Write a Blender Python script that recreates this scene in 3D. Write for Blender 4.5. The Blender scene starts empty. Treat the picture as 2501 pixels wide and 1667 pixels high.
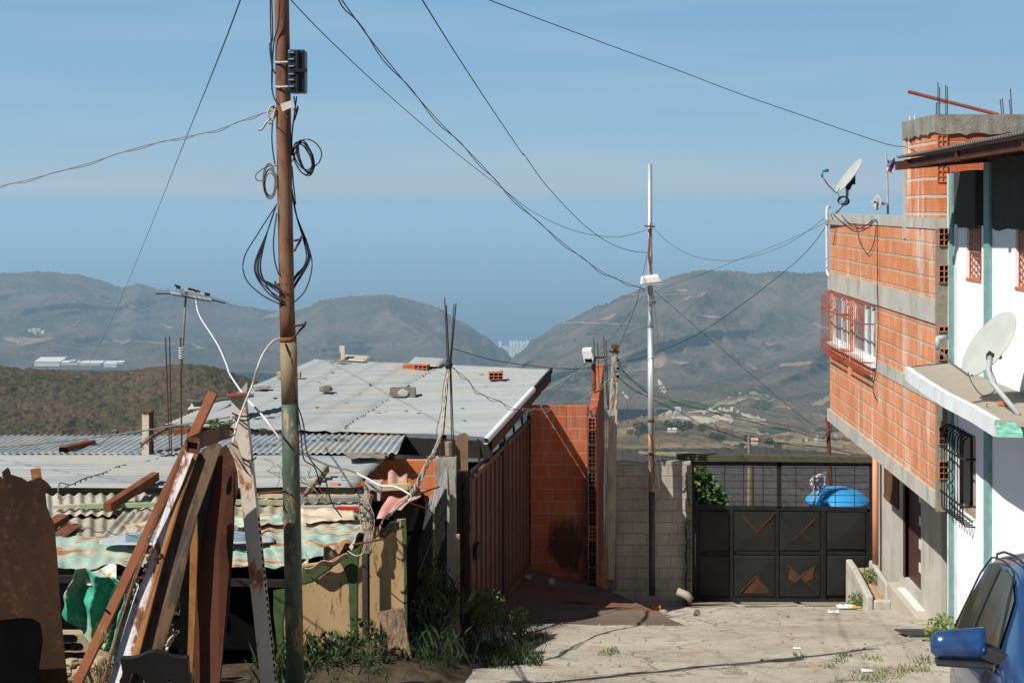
import bpy, bmesh, math, random
from mathutils import Vector, Matrix, noise
random.seed(7)
R = math.radians
SC = bpy.context.scene
COL = SC.collection
# ---------------------------------------------------------------- camera
F = 3474.0; HY = 498.0; CX = 1250.5       # focal length in photo pixels, horizon row, centre column
cd = bpy.data.cameras.new('camera'); cam = bpy.data.objects.new('camera', cd); COL.objects.link(cam)
cd.sensor_width = 36; cd.lens = 50.0; cd.shift_y = -(833.5 - HY) / 2501.0
cd.clip_start = 0.1; cd.clip_end = 300000
cam.location = (0, 0, 0); cam.rotation_euler = (R(90), 0, 0)
SC.camera = cam
# ---------------------------------------------------------------- sky, sun, exposure
SUN_EL = R(45); SUN_AZ = R(52)            # height; angle to the left of straight behind the camera
sd = Vector((math.sin(SUN_AZ) * math.cos(SUN_EL), math.cos(SUN_AZ) * math.cos(SUN_EL), -math.sin(SUN_EL)))
w = bpy.data.worlds.new('World'); SC.world = w; w.use_nodes = True
wn = w.node_tree; bg = wn.nodes['Background']
sky = wn.nodes.new('ShaderNodeTexSky'); sky.sky_type = 'NISHITA'; sky.sun_disc = False
sky.sun_elevation = SUN_EL
to = -sd; sky.sun_rotation = math.atan2(to.x, to.y)
sky.altitude = 900; sky.air_density = 1.0; sky.dust_density = 0.0; sky.ozone_density = 1.5
_tc = wn.nodes.new('ShaderNodeTexCoord'); _sx = wn.nodes.new('ShaderNodeSeparateXYZ'); wn.links.new(_tc.outputs['Generated'], _sx.inputs[0])
_rp = wn.nodes.new('ShaderNodeValToRGB'); wn.links.new(_sx.outputs[2], _rp.inputs[0]); _e = _rp.color_ramp.elements   # low sky: pale haze band, clearer blue above
while len(_e) < 6: _e.new(.5)
for _q, (_p, _c) in zip(_e, [(0,(.292,.468,.635)), (.0045,(.33,.49,.625)), (.012,(.385,.515,.62)), (.045,(.31,.50,.665)), (.10,(.25,.455,.66)), (.16,(.21,.42,.645))]):
    _q.position = _p; _q.color = (*_c, 1)
_nz = wn.nodes.new('ShaderNodeTexNoise'); _mp = wn.nodes.new('ShaderNodeMapping'); _mp.inputs['Scale'].default_value = (2.2, 2.2, 34)
wn.links.new(_tc.outputs['Generated'], _mp.inputs[0]); wn.links.new(_mp.outputs[0], _nz.inputs['Vector']); _nz.inputs['Detail'].default_value = 5; _nz.inputs['Scale'].default_value = 1.4
_cr = wn.nodes.new('ShaderNodeValToRGB'); wn.links.new(_nz.outputs['Fac'], _cr.inputs[0]); _cr.color_ramp.elements[0].position = .42; _cr.color_ramp.elements[1].position = .8; _cr.color_ramp.elements[1].color = (.32,.32,.32,1)
_cm = wn.nodes.new('ShaderNodeMix'); _cm.data_type = 'RGBA'; wn.links.new(_cr.outputs[0], _cm.inputs[0]); wn.links.new(_rp.outputs[0], _cm.inputs[6]); _cm.inputs[7].default_value = (.46,.58,.68,1)
_vm = wn.nodes.new('ShaderNodeVectorMath'); _vm.operation = 'SCALE'; _vm.inputs['Scale'].default_value = 15.4; wn.links.new(_cm.outputs[2], _vm.inputs[0])
_mr = wn.nodes.new('ShaderNodeMapRange'); wn.links.new(_sx.outputs[2], _mr.inputs[0]); _mr.inputs[1].default_value = .14; _mr.inputs[2].default_value = .4
_mx = wn.nodes.new('ShaderNodeMix'); _mx.data_type = 'RGBA'; wn.links.new(_mr.outputs[0], _mx.inputs[0]); wn.links.new(_vm.outputs[0], _mx.inputs[6]); wn.links.new(sky.outputs[0], _mx.inputs[7])
wn.links.new(_mx.outputs[2], bg.inputs['Color']); bg.inputs['Strength'].default_value = 0.05
sl = bpy.data.lights.new('sun', 'SUN'); sl.energy = 5.0; sl.angle = R(0.5); sl.color = (1.0, 0.95, 0.87)
so = bpy.data.objects.new('sun', sl); COL.objects.link(so); so.rotation_euler = sd.to_track_quat('-Z', 'Y').to_euler()
SC.view_settings.view_transform = 'Standard'; SC.view_settings.look = 'None'
SC.view_settings.exposure = 0.38; SC.view_settings.gamma = 1.0
SC.cycles.volume_bounces = 2 if hasattr(SC.cycles, 'volume_bounces') else 0
SC.cycles.max_bounces = 8; SC.cycles.diffuse_bounces = 2
SC.cycles.transparent_max_bounces = 16

def at(px, py, Y):                        # world point at depth Y under a photo pixel (for measuring)
    return Vector(((px - CX) / F * Y, Y, -(py - HY) / F * Y))
def gz(Y): return -1.6 - 0.22 * Y         # the street falls away from the camera

# ---------------------------------------------------------------- mesh builder
WPOS = {}
class MB:
    def __init__(s): s.v = []; s.f = []; s.sm = False
    def add(s, vs, fs):
        b = len(s.v); s.v += [tuple(v) for v in vs]; s.f += [tuple(b + i for i in f) for f in fs]; return s
    def box(s, x0, x1, y0, y1, z0, z1):
        vs = [(x, y, z) for z in (z0, z1) for y in (y0, y1) for x in (x0, x1)]
        return s.add(vs, [(0,2,3,1),(4,5,7,6),(0,1,5,4),(2,6,7,3),(0,4,6,2),(1,3,7,5)])
    def obox(s, o, a, b, c):              # box from corner o and three edge vectors
        o, a, b, c = map(Vector, (o, a, b, c))
        vs = [o, o+a, o+b, o+a+b, o+c, o+a+c, o+b+c, o+a+b+c]
        return s.add(vs, [(0,2,3,1),(4,5,7,6),(0,1,5,4),(2,6,7,3),(0,4,6,2),(1,3,7,5)])
    def prism(s, pts, d):                 # flat polygon pushed along d
        d = Vector(d); n = len(pts); P = [Vector(p) for p in pts]
        return s.add(P + [p + d for p in P], [tuple(range(n))[::-1], tuple(range(n, 2*n))] +
                     [(i, (i+1) % n, n + (i+1) % n, n + i) for i in range(n)])
    def bar(s, a, b, wd, ht=None, up=(0,0,1)):   # straight bar of box section
        a, b = Vector(a), Vector(b); ht = ht or wd; d = (b - a).normalized(); up = Vector(up)
        if abs(d.dot(up)) > .98: up = Vector((0,1,0))
        x = d.cross(up).normalized(); z = x.cross(d).normalized()
        return s.obox(a - x*wd/2 - z*ht/2, x*wd, z*ht, b - a)
    def tube(s, pts, r, n=8, cap=True):
        pts = [Vector(p) for p in pts]; m = len(pts); b = len(s.v)
        rs = r if isinstance(r, (list, tuple)) else [r] * m
        ref = None
        for i, p in enumerate(pts):
            d = (pts[min(i+1, m-1)] - pts[max(i-1, 0)])
            d = d.normalized() if d.length > 1e-9 else Vector((0,0,1))
            if ref is None:
                ref = Vector((0,0,1)) if abs(d.z) < .9 else Vector((1,0,0))
            x = d.cross(ref)
            if x.length < 1e-6: x = d.cross(Vector((0.3,1,.2)))
            x.normalize(); y = d.cross(x).normalized(); ref = -y if False else ref
            for k in range(n):
                t = 2*math.pi*k/n; s.v.append(tuple(p + x*math.cos(t)*rs[i] + y*math.sin(t)*rs[i]))
        for i in range(m-1):
            for k in range(n):
                k2 = (k+1) % n; s.f.append((b+i*n+k, b+i*n+k2, b+(i+1)*n+k2, b+(i+1)*n+k))
        if cap:
            s.f.append(tuple(b+k for k in range(n))[::-1]); s.f.append(tuple(b+(m-1)*n+k for k in range(n)))
        return s
    def grid(s, fn, nu, nv, th=0):        # surface from fn(u, v); thickness by solidify in build
        b = len(s.v)
        for j in range(nv+1):
            for i in range(nu+1): s.v.append(tuple(fn(i/nu, j/nv)))
        for j in range(nv):
            for i in range(nu):
                a = b + j*(nu+1) + i; s.f.append((a, a+1, a+nu+2, a+nu+1))
        return s
    def lathe(s, c, prof, n=32, axis=(0,0,1), ref=(1,0,0)):
        c = Vector(c); ax = Vector(axis).normalized(); x = Vector(ref); x = (x - ax*x.dot(ax)).normalized(); y = ax.cross(x)
        b = len(s.v); m = len(prof)
        for r_, h in prof:
            for k in range(n):
                t = 2*math.pi*k/n; s.v.append(tuple(c + ax*h + x*math.cos(t)*r_ + y*math.sin(t)*r_))
        for i in range(m-1):
            for k in range(n):
                k2 = (k+1) % n; s.f.append((b+i*n+k, b+i*n+k2, b+(i+1)*n+k2, b+(i+1)*n+k))
        s.f.append(tuple(b+k for k in range(n))[::-1]); s.f.append(tuple(b+(m-1)*n+k for k in range(n)))
        return s
    def build(s, name, m, parent=None, smooth=False, solid=0, bevel=0, label=None, cat=None, group=None, kind=None, fix=True, sub=0):
        xs = [v[0] for v in s.v]; ys = [v[1] for v in s.v]; zs = [v[2] for v in s.v]
        o3 = Vector(((min(xs)+max(xs))/2, (min(ys)+max(ys))/2, min(zs)))
        me = bpy.data.meshes.new(name)
        me.from_pydata([(v[0]-o3.x, v[1]-o3.y, v[2]-o3.z) for v in s.v], [], s.f)
        if fix:
            bm = bmesh.new(); bm.from_mesh(me); bmesh.ops.recalc_face_normals(bm, faces=bm.faces); bm.to_mesh(me); bm.free()
        if smooth:
            me.polygons.foreach_set('use_smooth', [True]*len(me.polygons))
        me.materials.append(m); me.update()
        o = bpy.data.objects.new(name, me); COL.objects.link(o)
        if parent is not None:
            o.parent = parent; o.location = o3 - WPOS[parent.name]
        else: o.location = o3
        WPOS[o.name] = o3
        if solid:
            md = o.modifiers.new('thickness', 'SOLIDIFY'); md.thickness = solid; md.offset = 0
        if bevel:
            md = o.modifiers.new('bevel', 'BEVEL'); md.width = bevel; md.segments = 2; md.limit_method = 'ANGLE'
        if sub:
            md = o.modifiers.new('sub', 'SUBSURF'); md.levels = sub; md.render_levels = sub
        tag(o, label, cat, group, kind)
        return o
def tag(o, label=None, cat=None, group=None, kind=None):
    if label: o['label'] = label
    if cat: o['category'] = cat
    if group: o['group'] = group
    if kind: o['kind'] = kind
def thing(name, label, cat, loc, group=None):
    o = bpy.data.objects.new(name, None); COL.objects.link(o); o.location = loc; o.empty_display_size = .2
    WPOS[o.name] = Vector(loc); tag(o, label, cat, group); return o
def dup(o, loc, label=None, rotz=0, scale=None):
    c = o.copy(); COL.objects.link(c); c.location = loc; c.rotation_euler = (0, 0, rotz)
    if scale: c.scale = scale
    if label: c['label'] = label
    WPOS[c.name] = Vector(loc)
    for ch in o.children:
        k = ch.copy(); COL.objects.link(k); k.parent = c
        for g in ch.children:
            d = g.copy(); COL.objects.link(d); d.parent = k
    return c
def sag(a, b, drop, n=20, p=1.0):
    a, b = Vector(a), Vector(b)
    return [a.lerp(b, i/n) + Vector((0,0,-4*drop*(i/n)*(1-i/n))) for i in range(n+1)]
def spline(pts, n=6):                     # smooth curve through points
    P = [Vector(p) for p in pts]; out = []
    for i in range(len(P)-1):
        p0 = P[max(i-1,0)]; p1 = P[i]; p2 = P[i+1]; p3 = P[min(i+2, len(P)-1)]
        for k in range(n):
            t = k/n; out.append(.5*((2*p1) + (-p0+p2)*t + (2*p0-5*p1+4*p2-p3)*t*t + (-p0+3*p1-3*p2+p3)*t**3))
    return out + [P[-1]]

# ---------------------------------------------------------------- materials
class NT:
    def __init__(s, name):
        s.m = bpy.data.materials.new(name); s.m.use_nodes = True; s.t = s.m.node_tree; s.b = s.t.nodes['Principled BSDF']
        s.g = s.n('ShaderNodeNewGeometry')
    def n(s, t, **k):
        o = s.t.nodes.new(t)
        for a, v in k.items():
            if a in ('i',):
                for kk, vv in v.items(): s.set(o, kk, vv)
            else: setattr(o, a, v)
        return o
    def set(s, o, k, v):
        if hasattr(v, 'bl_idname') or isinstance(v, bpy.types.NodeSocket): s.t.links.new(v, o.inputs[k])
        else: o.inputs[k].default_value = v
    def pos(s, scale=(1,1,1), rot=(0,0,0), loc=(0,0,0)):
        m = s.n('ShaderNodeMapping'); s.t.links.new(s.g.outputs['Position'], m.inputs['Vector'])
        m.inputs['Scale'].default_value = scale; m.inputs['Rotation'].default_value = rot; m.inputs['Location'].default_value = loc
        return m.outputs[0]
    def noise(s, scale, det=5, rough=.6, vec=None, dist=0):
        o = s.n('ShaderNodeTexNoise'); o.inputs['Scale'].default_value = scale; o.inputs['Detail'].default_value = det
        o.inputs['Roughness'].default_value = rough; o.inputs['Distortion'].default_value = dist
        s.t.links.new(vec if vec is not None else s.pos(), o.inputs['Vector']); return o.outputs['Fac']
    def ramp(s, fac, *st):
        o = s.n('ShaderNodeValToRGB'); s.t.links.new(fac, o.inputs[0]); e = o.color_ramp.elements
        while len(e) < len(st): e.new(.5)
        for q, (p, c) in zip(e, st):
            q.position = p; q.color = (c, c, c, 1) if isinstance(c, (int, float)) else (*c, 1)
        return o.outputs[0]
    def mix(s, fac, a, b, mode='MIX'):
        o = s.n('ShaderNodeMix', data_type='RGBA', blend_type=mode)
        for i, v in ((0, fac), (6, a), (7, b)):
            if isinstance(v, bpy.types.NodeSocket): s.t.links.new(v, o.inputs[i])
            elif i == 0: o.inputs[0].default_value = v
            else: o.inputs[i].default_value = (*v, 1)
        return o.outputs[2]
    def math(s, op, a, b=0, c=0):
        o = s.n('ShaderNodeMath', operation=op)
        for i, v in enumerate((a, b, c)):
            if isinstance(v, bpy.types.NodeSocket): s.t.links.new(v, o.inputs[i])
            else: o.inputs[i].default_value = v
        return o.outputs[0]
    def sep(s, v=None):
        o = s.n('ShaderNodeSeparateXYZ'); s.t.links.new(v if v is not None else s.g.outputs['Position'], o.inputs[0]); return o.outputs
    def comb(s, x, y, z=0):
        o = s.n('ShaderNodeCombineXYZ')
        for i, v in enumerate((x, y, z)):
            if isinstance(v, bpy.types.NodeSocket): s.t.links.new(v, o.inputs[i])
            else: o.inputs[i].default_value = v
        return o.outputs[0]
    def bump(s, h, st=.3, d=.01):
        o = s.n('ShaderNodeBump'); o.inputs['Strength'].default_value = st; o.inputs['Distance'].default_value = d
        s.t.links.new(h, o.inputs['Height']); s.t.links.new(o.outputs[0], s.b.inputs['Normal'])
    def out(s, col, rough=.8, metal=0, spec=.3):
        if isinstance(col, bpy.types.NodeSocket): s.t.links.new(col, s.b.inputs['Base Color'])
        else: s.b.inputs['Base Color'].default_value = (*col, 1)
        if isinstance(rough, bpy.types.NodeSocket): s.t.links.new(rough, s.b.inputs['Roughness'])
        else: s.b.inputs['Roughness'].default_value = rough
        s.b.inputs['Metallic'].default_value = metal; s.b.inputs['Specular IOR Level'].default_value = spec
        return s.m
def m_plain(name, col, rough=.7, var=.25, scale=6, metal=0, spec=.3, bump=.15):
    s = NT(name); a = s.noise(scale); b = s.noise(scale*7, 3)
    c = s.mix(s.ramp(a, (.3, 0), (.7, 1)), tuple(x*(1-var) for x in col), tuple(min(1, x*(1+var)) for x in col))
    c = s.mix(s.math('MULTIPLY', b, .35), c, tuple(x*.6 for x in col))
    if bump: s.bump(b, bump, .005)
    return s.out(c, rough, metal, spec)
def m_rust(name, base=(.18,.065,.03), dark=(.055,.022,.014), bright=(.34,.13,.05), scale=4, stretch=.35):
    s = NT(name); a = s.noise(scale, 8, .7, s.pos((1,1,stretch))); b = s.noise(scale*9, 4, .7); c0 = s.noise(scale*.5, 3)
    c = s.mix(s.ramp(a, (.32, 0), (.62, 1)), dark, base); c = s.mix(s.ramp(b, (.55, 0), (.75, 1)), c, bright)
    c = s.mix(s.ramp(c0, (.5, 0), (.62, .7)), c, base); s.bump(b, .35, .004)
    return s.out(c, .85, 0, .2)
def m_peel(name, paint, rust=(.2,.075,.03), cover=.5, scale=5, stretch=.4, dark=(.05,.03,.02), rough=.6):
    s = NT(name); a = s.noise(scale, 8, .72, s.pos((1,1,stretch))); b = s.noise(scale*6, 5, .7)
    k = s.ramp(a, (cover-.02, 1), (cover+.03, 0)); k2 = s.ramp(a, (cover+.03, 0), (cover+.12, 1))
    r_ = s.mix(k2, rust, dark); p = s.mix(s.ramp(b, (.4, 0), (.8, .5)), paint, tuple(x*.6 for x in paint))
    c = s.mix(k, r_, p); s.bump(s.math('ADD', k, s.math('MULTIPLY', b, .4)), .35, .004)
    return s.out(c, rough, 0, .35)
def m_concrete(name, col=(.36,.34,.30), stain=(.12,.115,.10), amt=.45, scale=2.2, bump=.4, streak=.25):
    s = NT(name); a = s.noise(scale, 8, .7); b = s.noise(scale*12, 6, .7); st = s.noise(scale*2, 5, .65, s.pos((1,1,streak)))
    c = s.mix(s.ramp(a, (.35, 0), (.7, 1)), tuple(x*.8 for x in col), col)
    c = s.mix(s.ramp(st, (amt, 0), (amt+.25, .8)), c, stain)
    c = s.mix(s.ramp(b, (.6, 0), (.8, .5)), c, tuple(x*.5 for x in col)); s.bump(b, bump, .012)
    return s.out(c, .92, 0, .15)
def m_brick(name, axis='y', col=(.52,.17,.075), col2=(.42,.12,.05), mortar=(.40,.36,.29), bw=.40, bh=.215, mo=.018, effl=.3, z0=0, ribs=True, vcell=False, u0=0, vjoint=None, vribs=False, soot=None, grime=0, dark_joint=False):
    s = NT(name); p = s.sep(); u = s.math('ADD', p[1] if axis == 'y' else p[0], 50.0+u0); z = s.math('ADD', p[2], 50.0 + z0)
    wob = s.math('MULTIPLY', s.math('SUBTRACT', s.noise(1.7, 3), .5), .03)
    wob2 = s.math('MULTIPLY', s.math('SUBTRACT', s.noise(25, 4), .5), .022)
    z = s.math('ADD', s.math('ADD', z, wob), wob2)
    u = s.math('ADD', u, s.math('MULTIPLY', wob2, .8))
    row = s.math('FLOOR', s.math('DIVIDE', z, bh)); zf = s.math('FRACT', s.math('DIVIDE', z, bh))
    rj = s.n('ShaderNodeTexWhiteNoise', noise_dimensions='1D'); s.t.links.new(row, rj.inputs['W'])
    uu = s.math('ADD', s.math('DIVIDE', u, bw), s.math('ADD', s.math('MULTIPLY', s.math('MODULO', row, 2), .5), s.math('MULTIPLY', rj.outputs['Value'], .28)))
    uf = s.math('FRACT', uu); col_ = s.math('FLOOR', uu)
    wn2 = s.n('ShaderNodeTexWhiteNoise', noise_dimensions='2D'); s.t.links.new(s.comb(col_, row), wn2.inputs['Vector']); rnd = wn2.outputs['Value']
    mz = s.math('ABSOLUTE', s.math('SUBTRACT', zf, .5)); mu = s.math('ABSOLUTE', s.math('SUBTRACT', uf, .5))
    fz = s.ramp(mz, (.5-(mo*1.35/bh)/2-.012, 0), (.5-(mo*1.35/bh)/2+.012, 1))
    vv = vjoint if vjoint is not None else mo*.5
    fu = s.ramp(mu, (.5-(vv/bw)/2-.006, 0), (.5-(vv/bw)/2+.006, 1))
    fac = s.math('MAXIMUM', fz, s.math('MULTIPLY', fu, .75))
    mcol = s.mix(s.noise(9, 5, .7), tuple(x*.72 for x in mortar), tuple(min(1, x*1.15) for x in mortar))
    c = s.mix(rnd, col, col2); c = s.mix(s.ramp(rnd, (.8, 0), (.9, .4)), c, tuple(min(1,x*1.25) for x in col)); c = s.mix(s.math('MULTIPLY', fu, .7 if dark_joint else 0), c, tuple(x*.38 for x in col)); c = s.mix(fz if dark_joint else fac, c, mcol)
    inv = s.math('SUBTRACT', 1, fac)
    c = s.mix(s.math('MULTIPLY', s.ramp(s.noise(3, 6, .7), (.45, 0), (.7, .6)), inv), c, tuple(x*.62 for x in col))
    c = s.mix(s.math('MULTIPLY', s.ramp(s.noise(40, 3), (.5, 0), (.8, .5)), inv), c, tuple(min(1, x*1.35) for x in col))
    h = s.math('MULTIPLY', inv, 1.0)
    if ribs:                                # grooves along each block
        g = s.math('ABSOLUTE', s.math('SUBTRACT', s.math('FRACT', s.math('MULTIPLY', z, 1/(bh/6))), .5))
        g = s.ramp(g, (0, 1), (.14, 0)); g = s.math('MULTIPLY', g, inv)
        c = s.mix(s.math('MULTIPLY', g, ribs if ribs is not True else .45), c, tuple(x*.45 for x in col)); h = s.math('SUBTRACT', h, s.math('MULTIPLY', g, .25))
    if vribs:
        g = s.math('ABSOLUTE', s.math('SUBTRACT', s.math('FRACT', s.math('MULTIPLY', uu, 3.0)), .5))
        g = s.math('MULTIPLY', s.ramp(g, (0, 1), (.03, 0)), inv); c = s.mix(s.math('MULTIPLY', g, .5), c, tuple(x*.4 for x in col))
    if effl:                                # lime runs
        e1 = s.noise(5, 5, .6, s.pos((1,1,.12))); e2 = s.noise(.7, 3)
        e = s.math('MULTIPLY', s.ramp(e1, (.50, 0), (.64, 1)), s.ramp(e2, (.42, 0), (.60, 1)))
        c = s.mix(s.math('MULTIPLY', e, effl), c, (.62,.55,.47))
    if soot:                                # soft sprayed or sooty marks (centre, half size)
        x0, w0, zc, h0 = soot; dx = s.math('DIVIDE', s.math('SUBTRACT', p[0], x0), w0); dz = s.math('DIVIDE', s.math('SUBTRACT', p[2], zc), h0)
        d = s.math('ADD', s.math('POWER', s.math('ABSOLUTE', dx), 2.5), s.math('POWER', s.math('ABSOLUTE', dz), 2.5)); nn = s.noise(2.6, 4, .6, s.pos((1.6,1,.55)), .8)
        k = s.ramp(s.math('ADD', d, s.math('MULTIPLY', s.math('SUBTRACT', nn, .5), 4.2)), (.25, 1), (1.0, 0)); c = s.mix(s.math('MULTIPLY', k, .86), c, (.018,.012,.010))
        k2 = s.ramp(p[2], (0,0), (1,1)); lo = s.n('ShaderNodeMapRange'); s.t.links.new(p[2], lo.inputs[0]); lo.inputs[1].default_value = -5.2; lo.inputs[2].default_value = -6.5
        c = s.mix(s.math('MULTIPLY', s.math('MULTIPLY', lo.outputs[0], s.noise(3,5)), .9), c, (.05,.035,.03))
    if grime:
        gg = s.noise(1.6, 6, .65, s.pos((1,1,.6), (0,0,0), (7,7,7))); c = s.mix(s.math('MULTIPLY', s.ramp(gg, (.42,0), (.68,1)), grime), c, tuple(x*.35 for x in col))
    h = s.math('ADD', h, s.math('MULTIPLY', s.noise(60, 4), .25))
    s.bump(h, .6, .012)
    return s.out(c, .9, 0, .15)
# ================================================================ far country
def veg(name, c1, c2, c3, earth, e_amt, s1, bumpd, dark=(.02,.02,.02), bs=.8, gol=None):
    s = NT(name)
    a = s.noise(1/s1, 8, .62); b = s.noise(1/(s1*.12), 6, .7); c0 = s.noise(1/(s1*3.2), 6, .6, None, .4); e = s.noise(1/(s1*1.6), 7, .62, s.pos((1,1,1), (0,0,0), (371,92,55)), .6)
    c = s.mix(s.ramp(a, (.42, 0), (.58, 1)), c1, c2)
    c = s.mix(s.ramp(b, (.38, 0), (.7, 1)), c, c3)
    c = s.mix(s.ramp(b, (.28, .75), (.42, 0)), c, dark)
    if gol: c = s.mix(s.ramp(c0, (.52, 0), (.6, .85)), c, gol)
    c = s.mix(s.ramp(e, (1-e_amt-.02, 0), (1-e_amt+.03, .9)), c, earth)
    f = s.noise(1/(s1*.035), 4, .7)
    c = s.mix(s.ramp(f, (.42, 0), (.62, .55)), c, dark)
    s.bump(s.math('ADD', s.math('MULTIPLY', b, 1.0), s.math('MULTIPLY', f, .5)), bs, bumpd*.25)
    return s.out(c, 1, 0, 0)
TERR = []
def interp(pts, x):
    if x <= pts[0][0]: return pts[0][1]
    for (a, ya), (b, yb) in zip(pts, pts[1:]):
        if x <= b:
            t = (x-a)/(b-a); t2 = t*t*(3-2*t)*.6 + t*.4; return ya + (yb-ya)*t2
    return pts[-1][1]
def mountain(name, crest, foot, Yc, Yf, m, nx, ny, gul, gs, jit=1.2, drift=0, shape=.85, label=None, back=.5, seed=0, tree=0, slant=.6):
    mb = MB(); x0, x1 = crest[0][0], crest[-1][0]; rows = []
    for j in range(ny+1):
        t = j/ny
        for i in range(nx+1):
            px = x0 + (x1-x0)*i/nx
            yc = interp(crest, px) + jit*(noise.fractal(Vector((px*.03+seed, 3.1, 0)), 1, 2.2, 6))
            yf = interp(foot, px); Y = Yc + (Yf-Yc)*t**shape
            py = yc + (yf-yc)*t
            p = at(px + drift*t, py, Y)
            k = math.sin(math.pi*min(1, t*1.05))**.7 if 0 < t < .95 else 0
            L = abs(Yc-Yf)
            wx = noise.noise(Vector((p.x/gs*.6, t*2.5, seed)))*.5
            q = Vector((p.x/gs+seed + t*slant + wx, t*L/gs*.22, seed*1.3))
            g = noise.ridged_multi_fractal(q, 1.0, 2.1, 4, 1.0, 1.6) - 1.3
            q2 = Vector((p.x/gs*3, p.y/gs*1.2, seed))
            g2 = noise.fractal(q2, .8, 2.0, 6)
            d = (g*gul + g2*gul*.22)*k
            ray = Vector((p.x, p.y, p.z)).normalized()
            p = p - ray*d*.75 + Vector((0,0,d*.10))
            if tree: p.z += (tree*(.25+.75*math.exp(-t*14)) if Yc > 1000 else tree*.45)*(.5+noise.noise(Vector((p.x/(tree*1.6), p.y/(tree*3), seed))) + .5*noise.noise(Vector((p.x/(tree*.7), p.y/tree, seed+5))))
            rows.append(p)
    mb.v = [tuple(p) for p in rows]
    n1 = nx+1; TERR.append(mb)
    for j in range(ny):
        for i in range(nx):
            a = j*n1+i; mb.f.append((a, a+n1, a+n1+1, a+1))
    nb = 6; base = len(mb.v)                # the far side of the hill
    for j in range(1, nb+1):
        for i in range(n1):
            c = rows[i]; t = j/nb
            mb.v.append((c.x*(1+back*t), c.y*(1+back*t), c.z - Yc*.10*t**1.3))
    for j in range(nb):
        for i in range(nx):
            a = (i if j == 0 else base+(j-1)*n1+i); b = base + j*n1 + i
            mb.f.append((a, a+1, b+1, b))
    return mb.build(name, m, smooth=True, kind='structure', fix=False)
N = 1/.9404                                  # overview pixel -> photo pixel
def V(*p): return [(x*N, y*N) for x, y in p]
M_far = veg('dry_forest_far', (.028,.040,.018), (.150,.105,.085), (.13,.105,.078), (.36,.22,.15), .335, 300, 60, (.03,.034,.026), .7)
M_right = veg('dry_forest_right', (.028,.042,.016), (.165,.115,.090), (.14,.115,.078), (.36,.24,.17), .33, 260, 50, (.028,.034,.026), .7)
M_mid = veg('scrub_mid', (.055,.055,.03), (.20,.14,.09), (.17,.13,.08), (.45,.29,.18), .38, 70, 10, (.028,.03,.02), .9, (.34,.24,.14))
M_near = veg('scrub_near', (.038,.050,.016), (.095,.070,.048), (.13,.095,.065), (.22,.12,.07), .30, 34, 3.0, (.012,.014,.010), .9)
M_slope = veg('scrub_shaded_slope', (.050,.046,.040), (.075,.062,.055), (.09,.075,.062), (.2,.14,.1), .28, 26, 2.5, (.02,.02,.022), .8)  # the slope's shade is put into these dark scrub colours
mountain('hills', V((-160,650),(0,628),(100,625),(180,632),(230,645),(280,662),(320,652),(360,665),(450,672),(560,705),(640,717),(720,722),(820,732),(900,760)),
         V((-160,850),(0,848),(300,850),(900,862)), 8200, 5200, M_far, 340, 90, 480, 1000, seed=3, drift=-40, tree=9)
mountain('hills', V((600,800),(650,724),(700,710),(740,690),(830,680),(890,678),(930,688),(1000,705),(1060,740),(1110,770),(1150,800),(1190,836),(1215,870)),
         V((600,900),(900,905),(1215,900)), 7400, 5200, M_far, 240, 80, 420, 900, seed=11, drift=30, tree=9)
mountain('hills', V((1120,905),(1165,838),(1190,812),(1230,778),(1290,742),(1380,702),(1440,677),(1500,655),(1550,634),(1610,622),(1680,623),(1740,630),(1790,624),(1850,630),(1900,625),(1960,640),(2100,625),(2400,600)),
         V((1120,940),(1500,940),(1900,950),(2400,960)), 6200, 3000, M_right, 420, 130, 520, 800, seed=21, drift=-60, tree=7, slant=2.2)
mountain('hills', V((1120,915),(1250,900),(1300,900),(1380,915),(1480,945),(1540,960),(1660,1010),(1800,1050)),
         V((1120,1000),(1800,1080)), 3600, 2700, M_far, 160, 50, 60, 260, seed=31, tree=6)
mountain('hills', V((1440,968),(1500,958),(1560,945),(1640,925),(1720,915),(1800,930),(1880,955),(1960,950),(2060,930),(2300,920)),
         V((1440,1040),(2300,1060)), 3000, 1900, M_mid, 220, 70, 90, 240, seed=41, tree=6)
mountain('hills', V((1340,965),(1380,975),(1420,978),(1480,975),(1560,980),(1640,992),(1700,1008),(1760,1018),(1850,1022),(1950,1015),(2060,1020),(2300,1010)),
         V((1340,1060),(2300,1075)), 1700, 1150, M_mid, 240, 70, 40, 130, seed=47, tree=3.5)
mountain('hills', V((1000,1300),(1100,1140),(1200,1075),(1400,1048),(1600,1046),(1750,1043),(1850,1052),(2000,1065),(2300,1080)),
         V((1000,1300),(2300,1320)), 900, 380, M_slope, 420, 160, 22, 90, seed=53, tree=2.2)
mountain('hills', V((-160,835),(0,842),(60,848),(130,851),(220,856),(300,852),(340,845),(420,838),(470,840),(520,852),(560,868),(620,890),(720,930),(900,990),(1020,1100),(1080,1175)),
         V((-160,1180),(1080,1180)), 820, 300, M_near, 600, 220, 34, 95, seed=61, tree=2.4, jit=2.0)
from mathutils.bvhtree import BVHTree
_vv = []; _ff = []
for _m in TERR:
    _b = len(_vv); _vv += _m.v; _ff += [tuple(_b+i for i in f) for f in _m.f]
BV = BVHTree.FromPolygons([Vector(v) for v in _vv], _ff)
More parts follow.
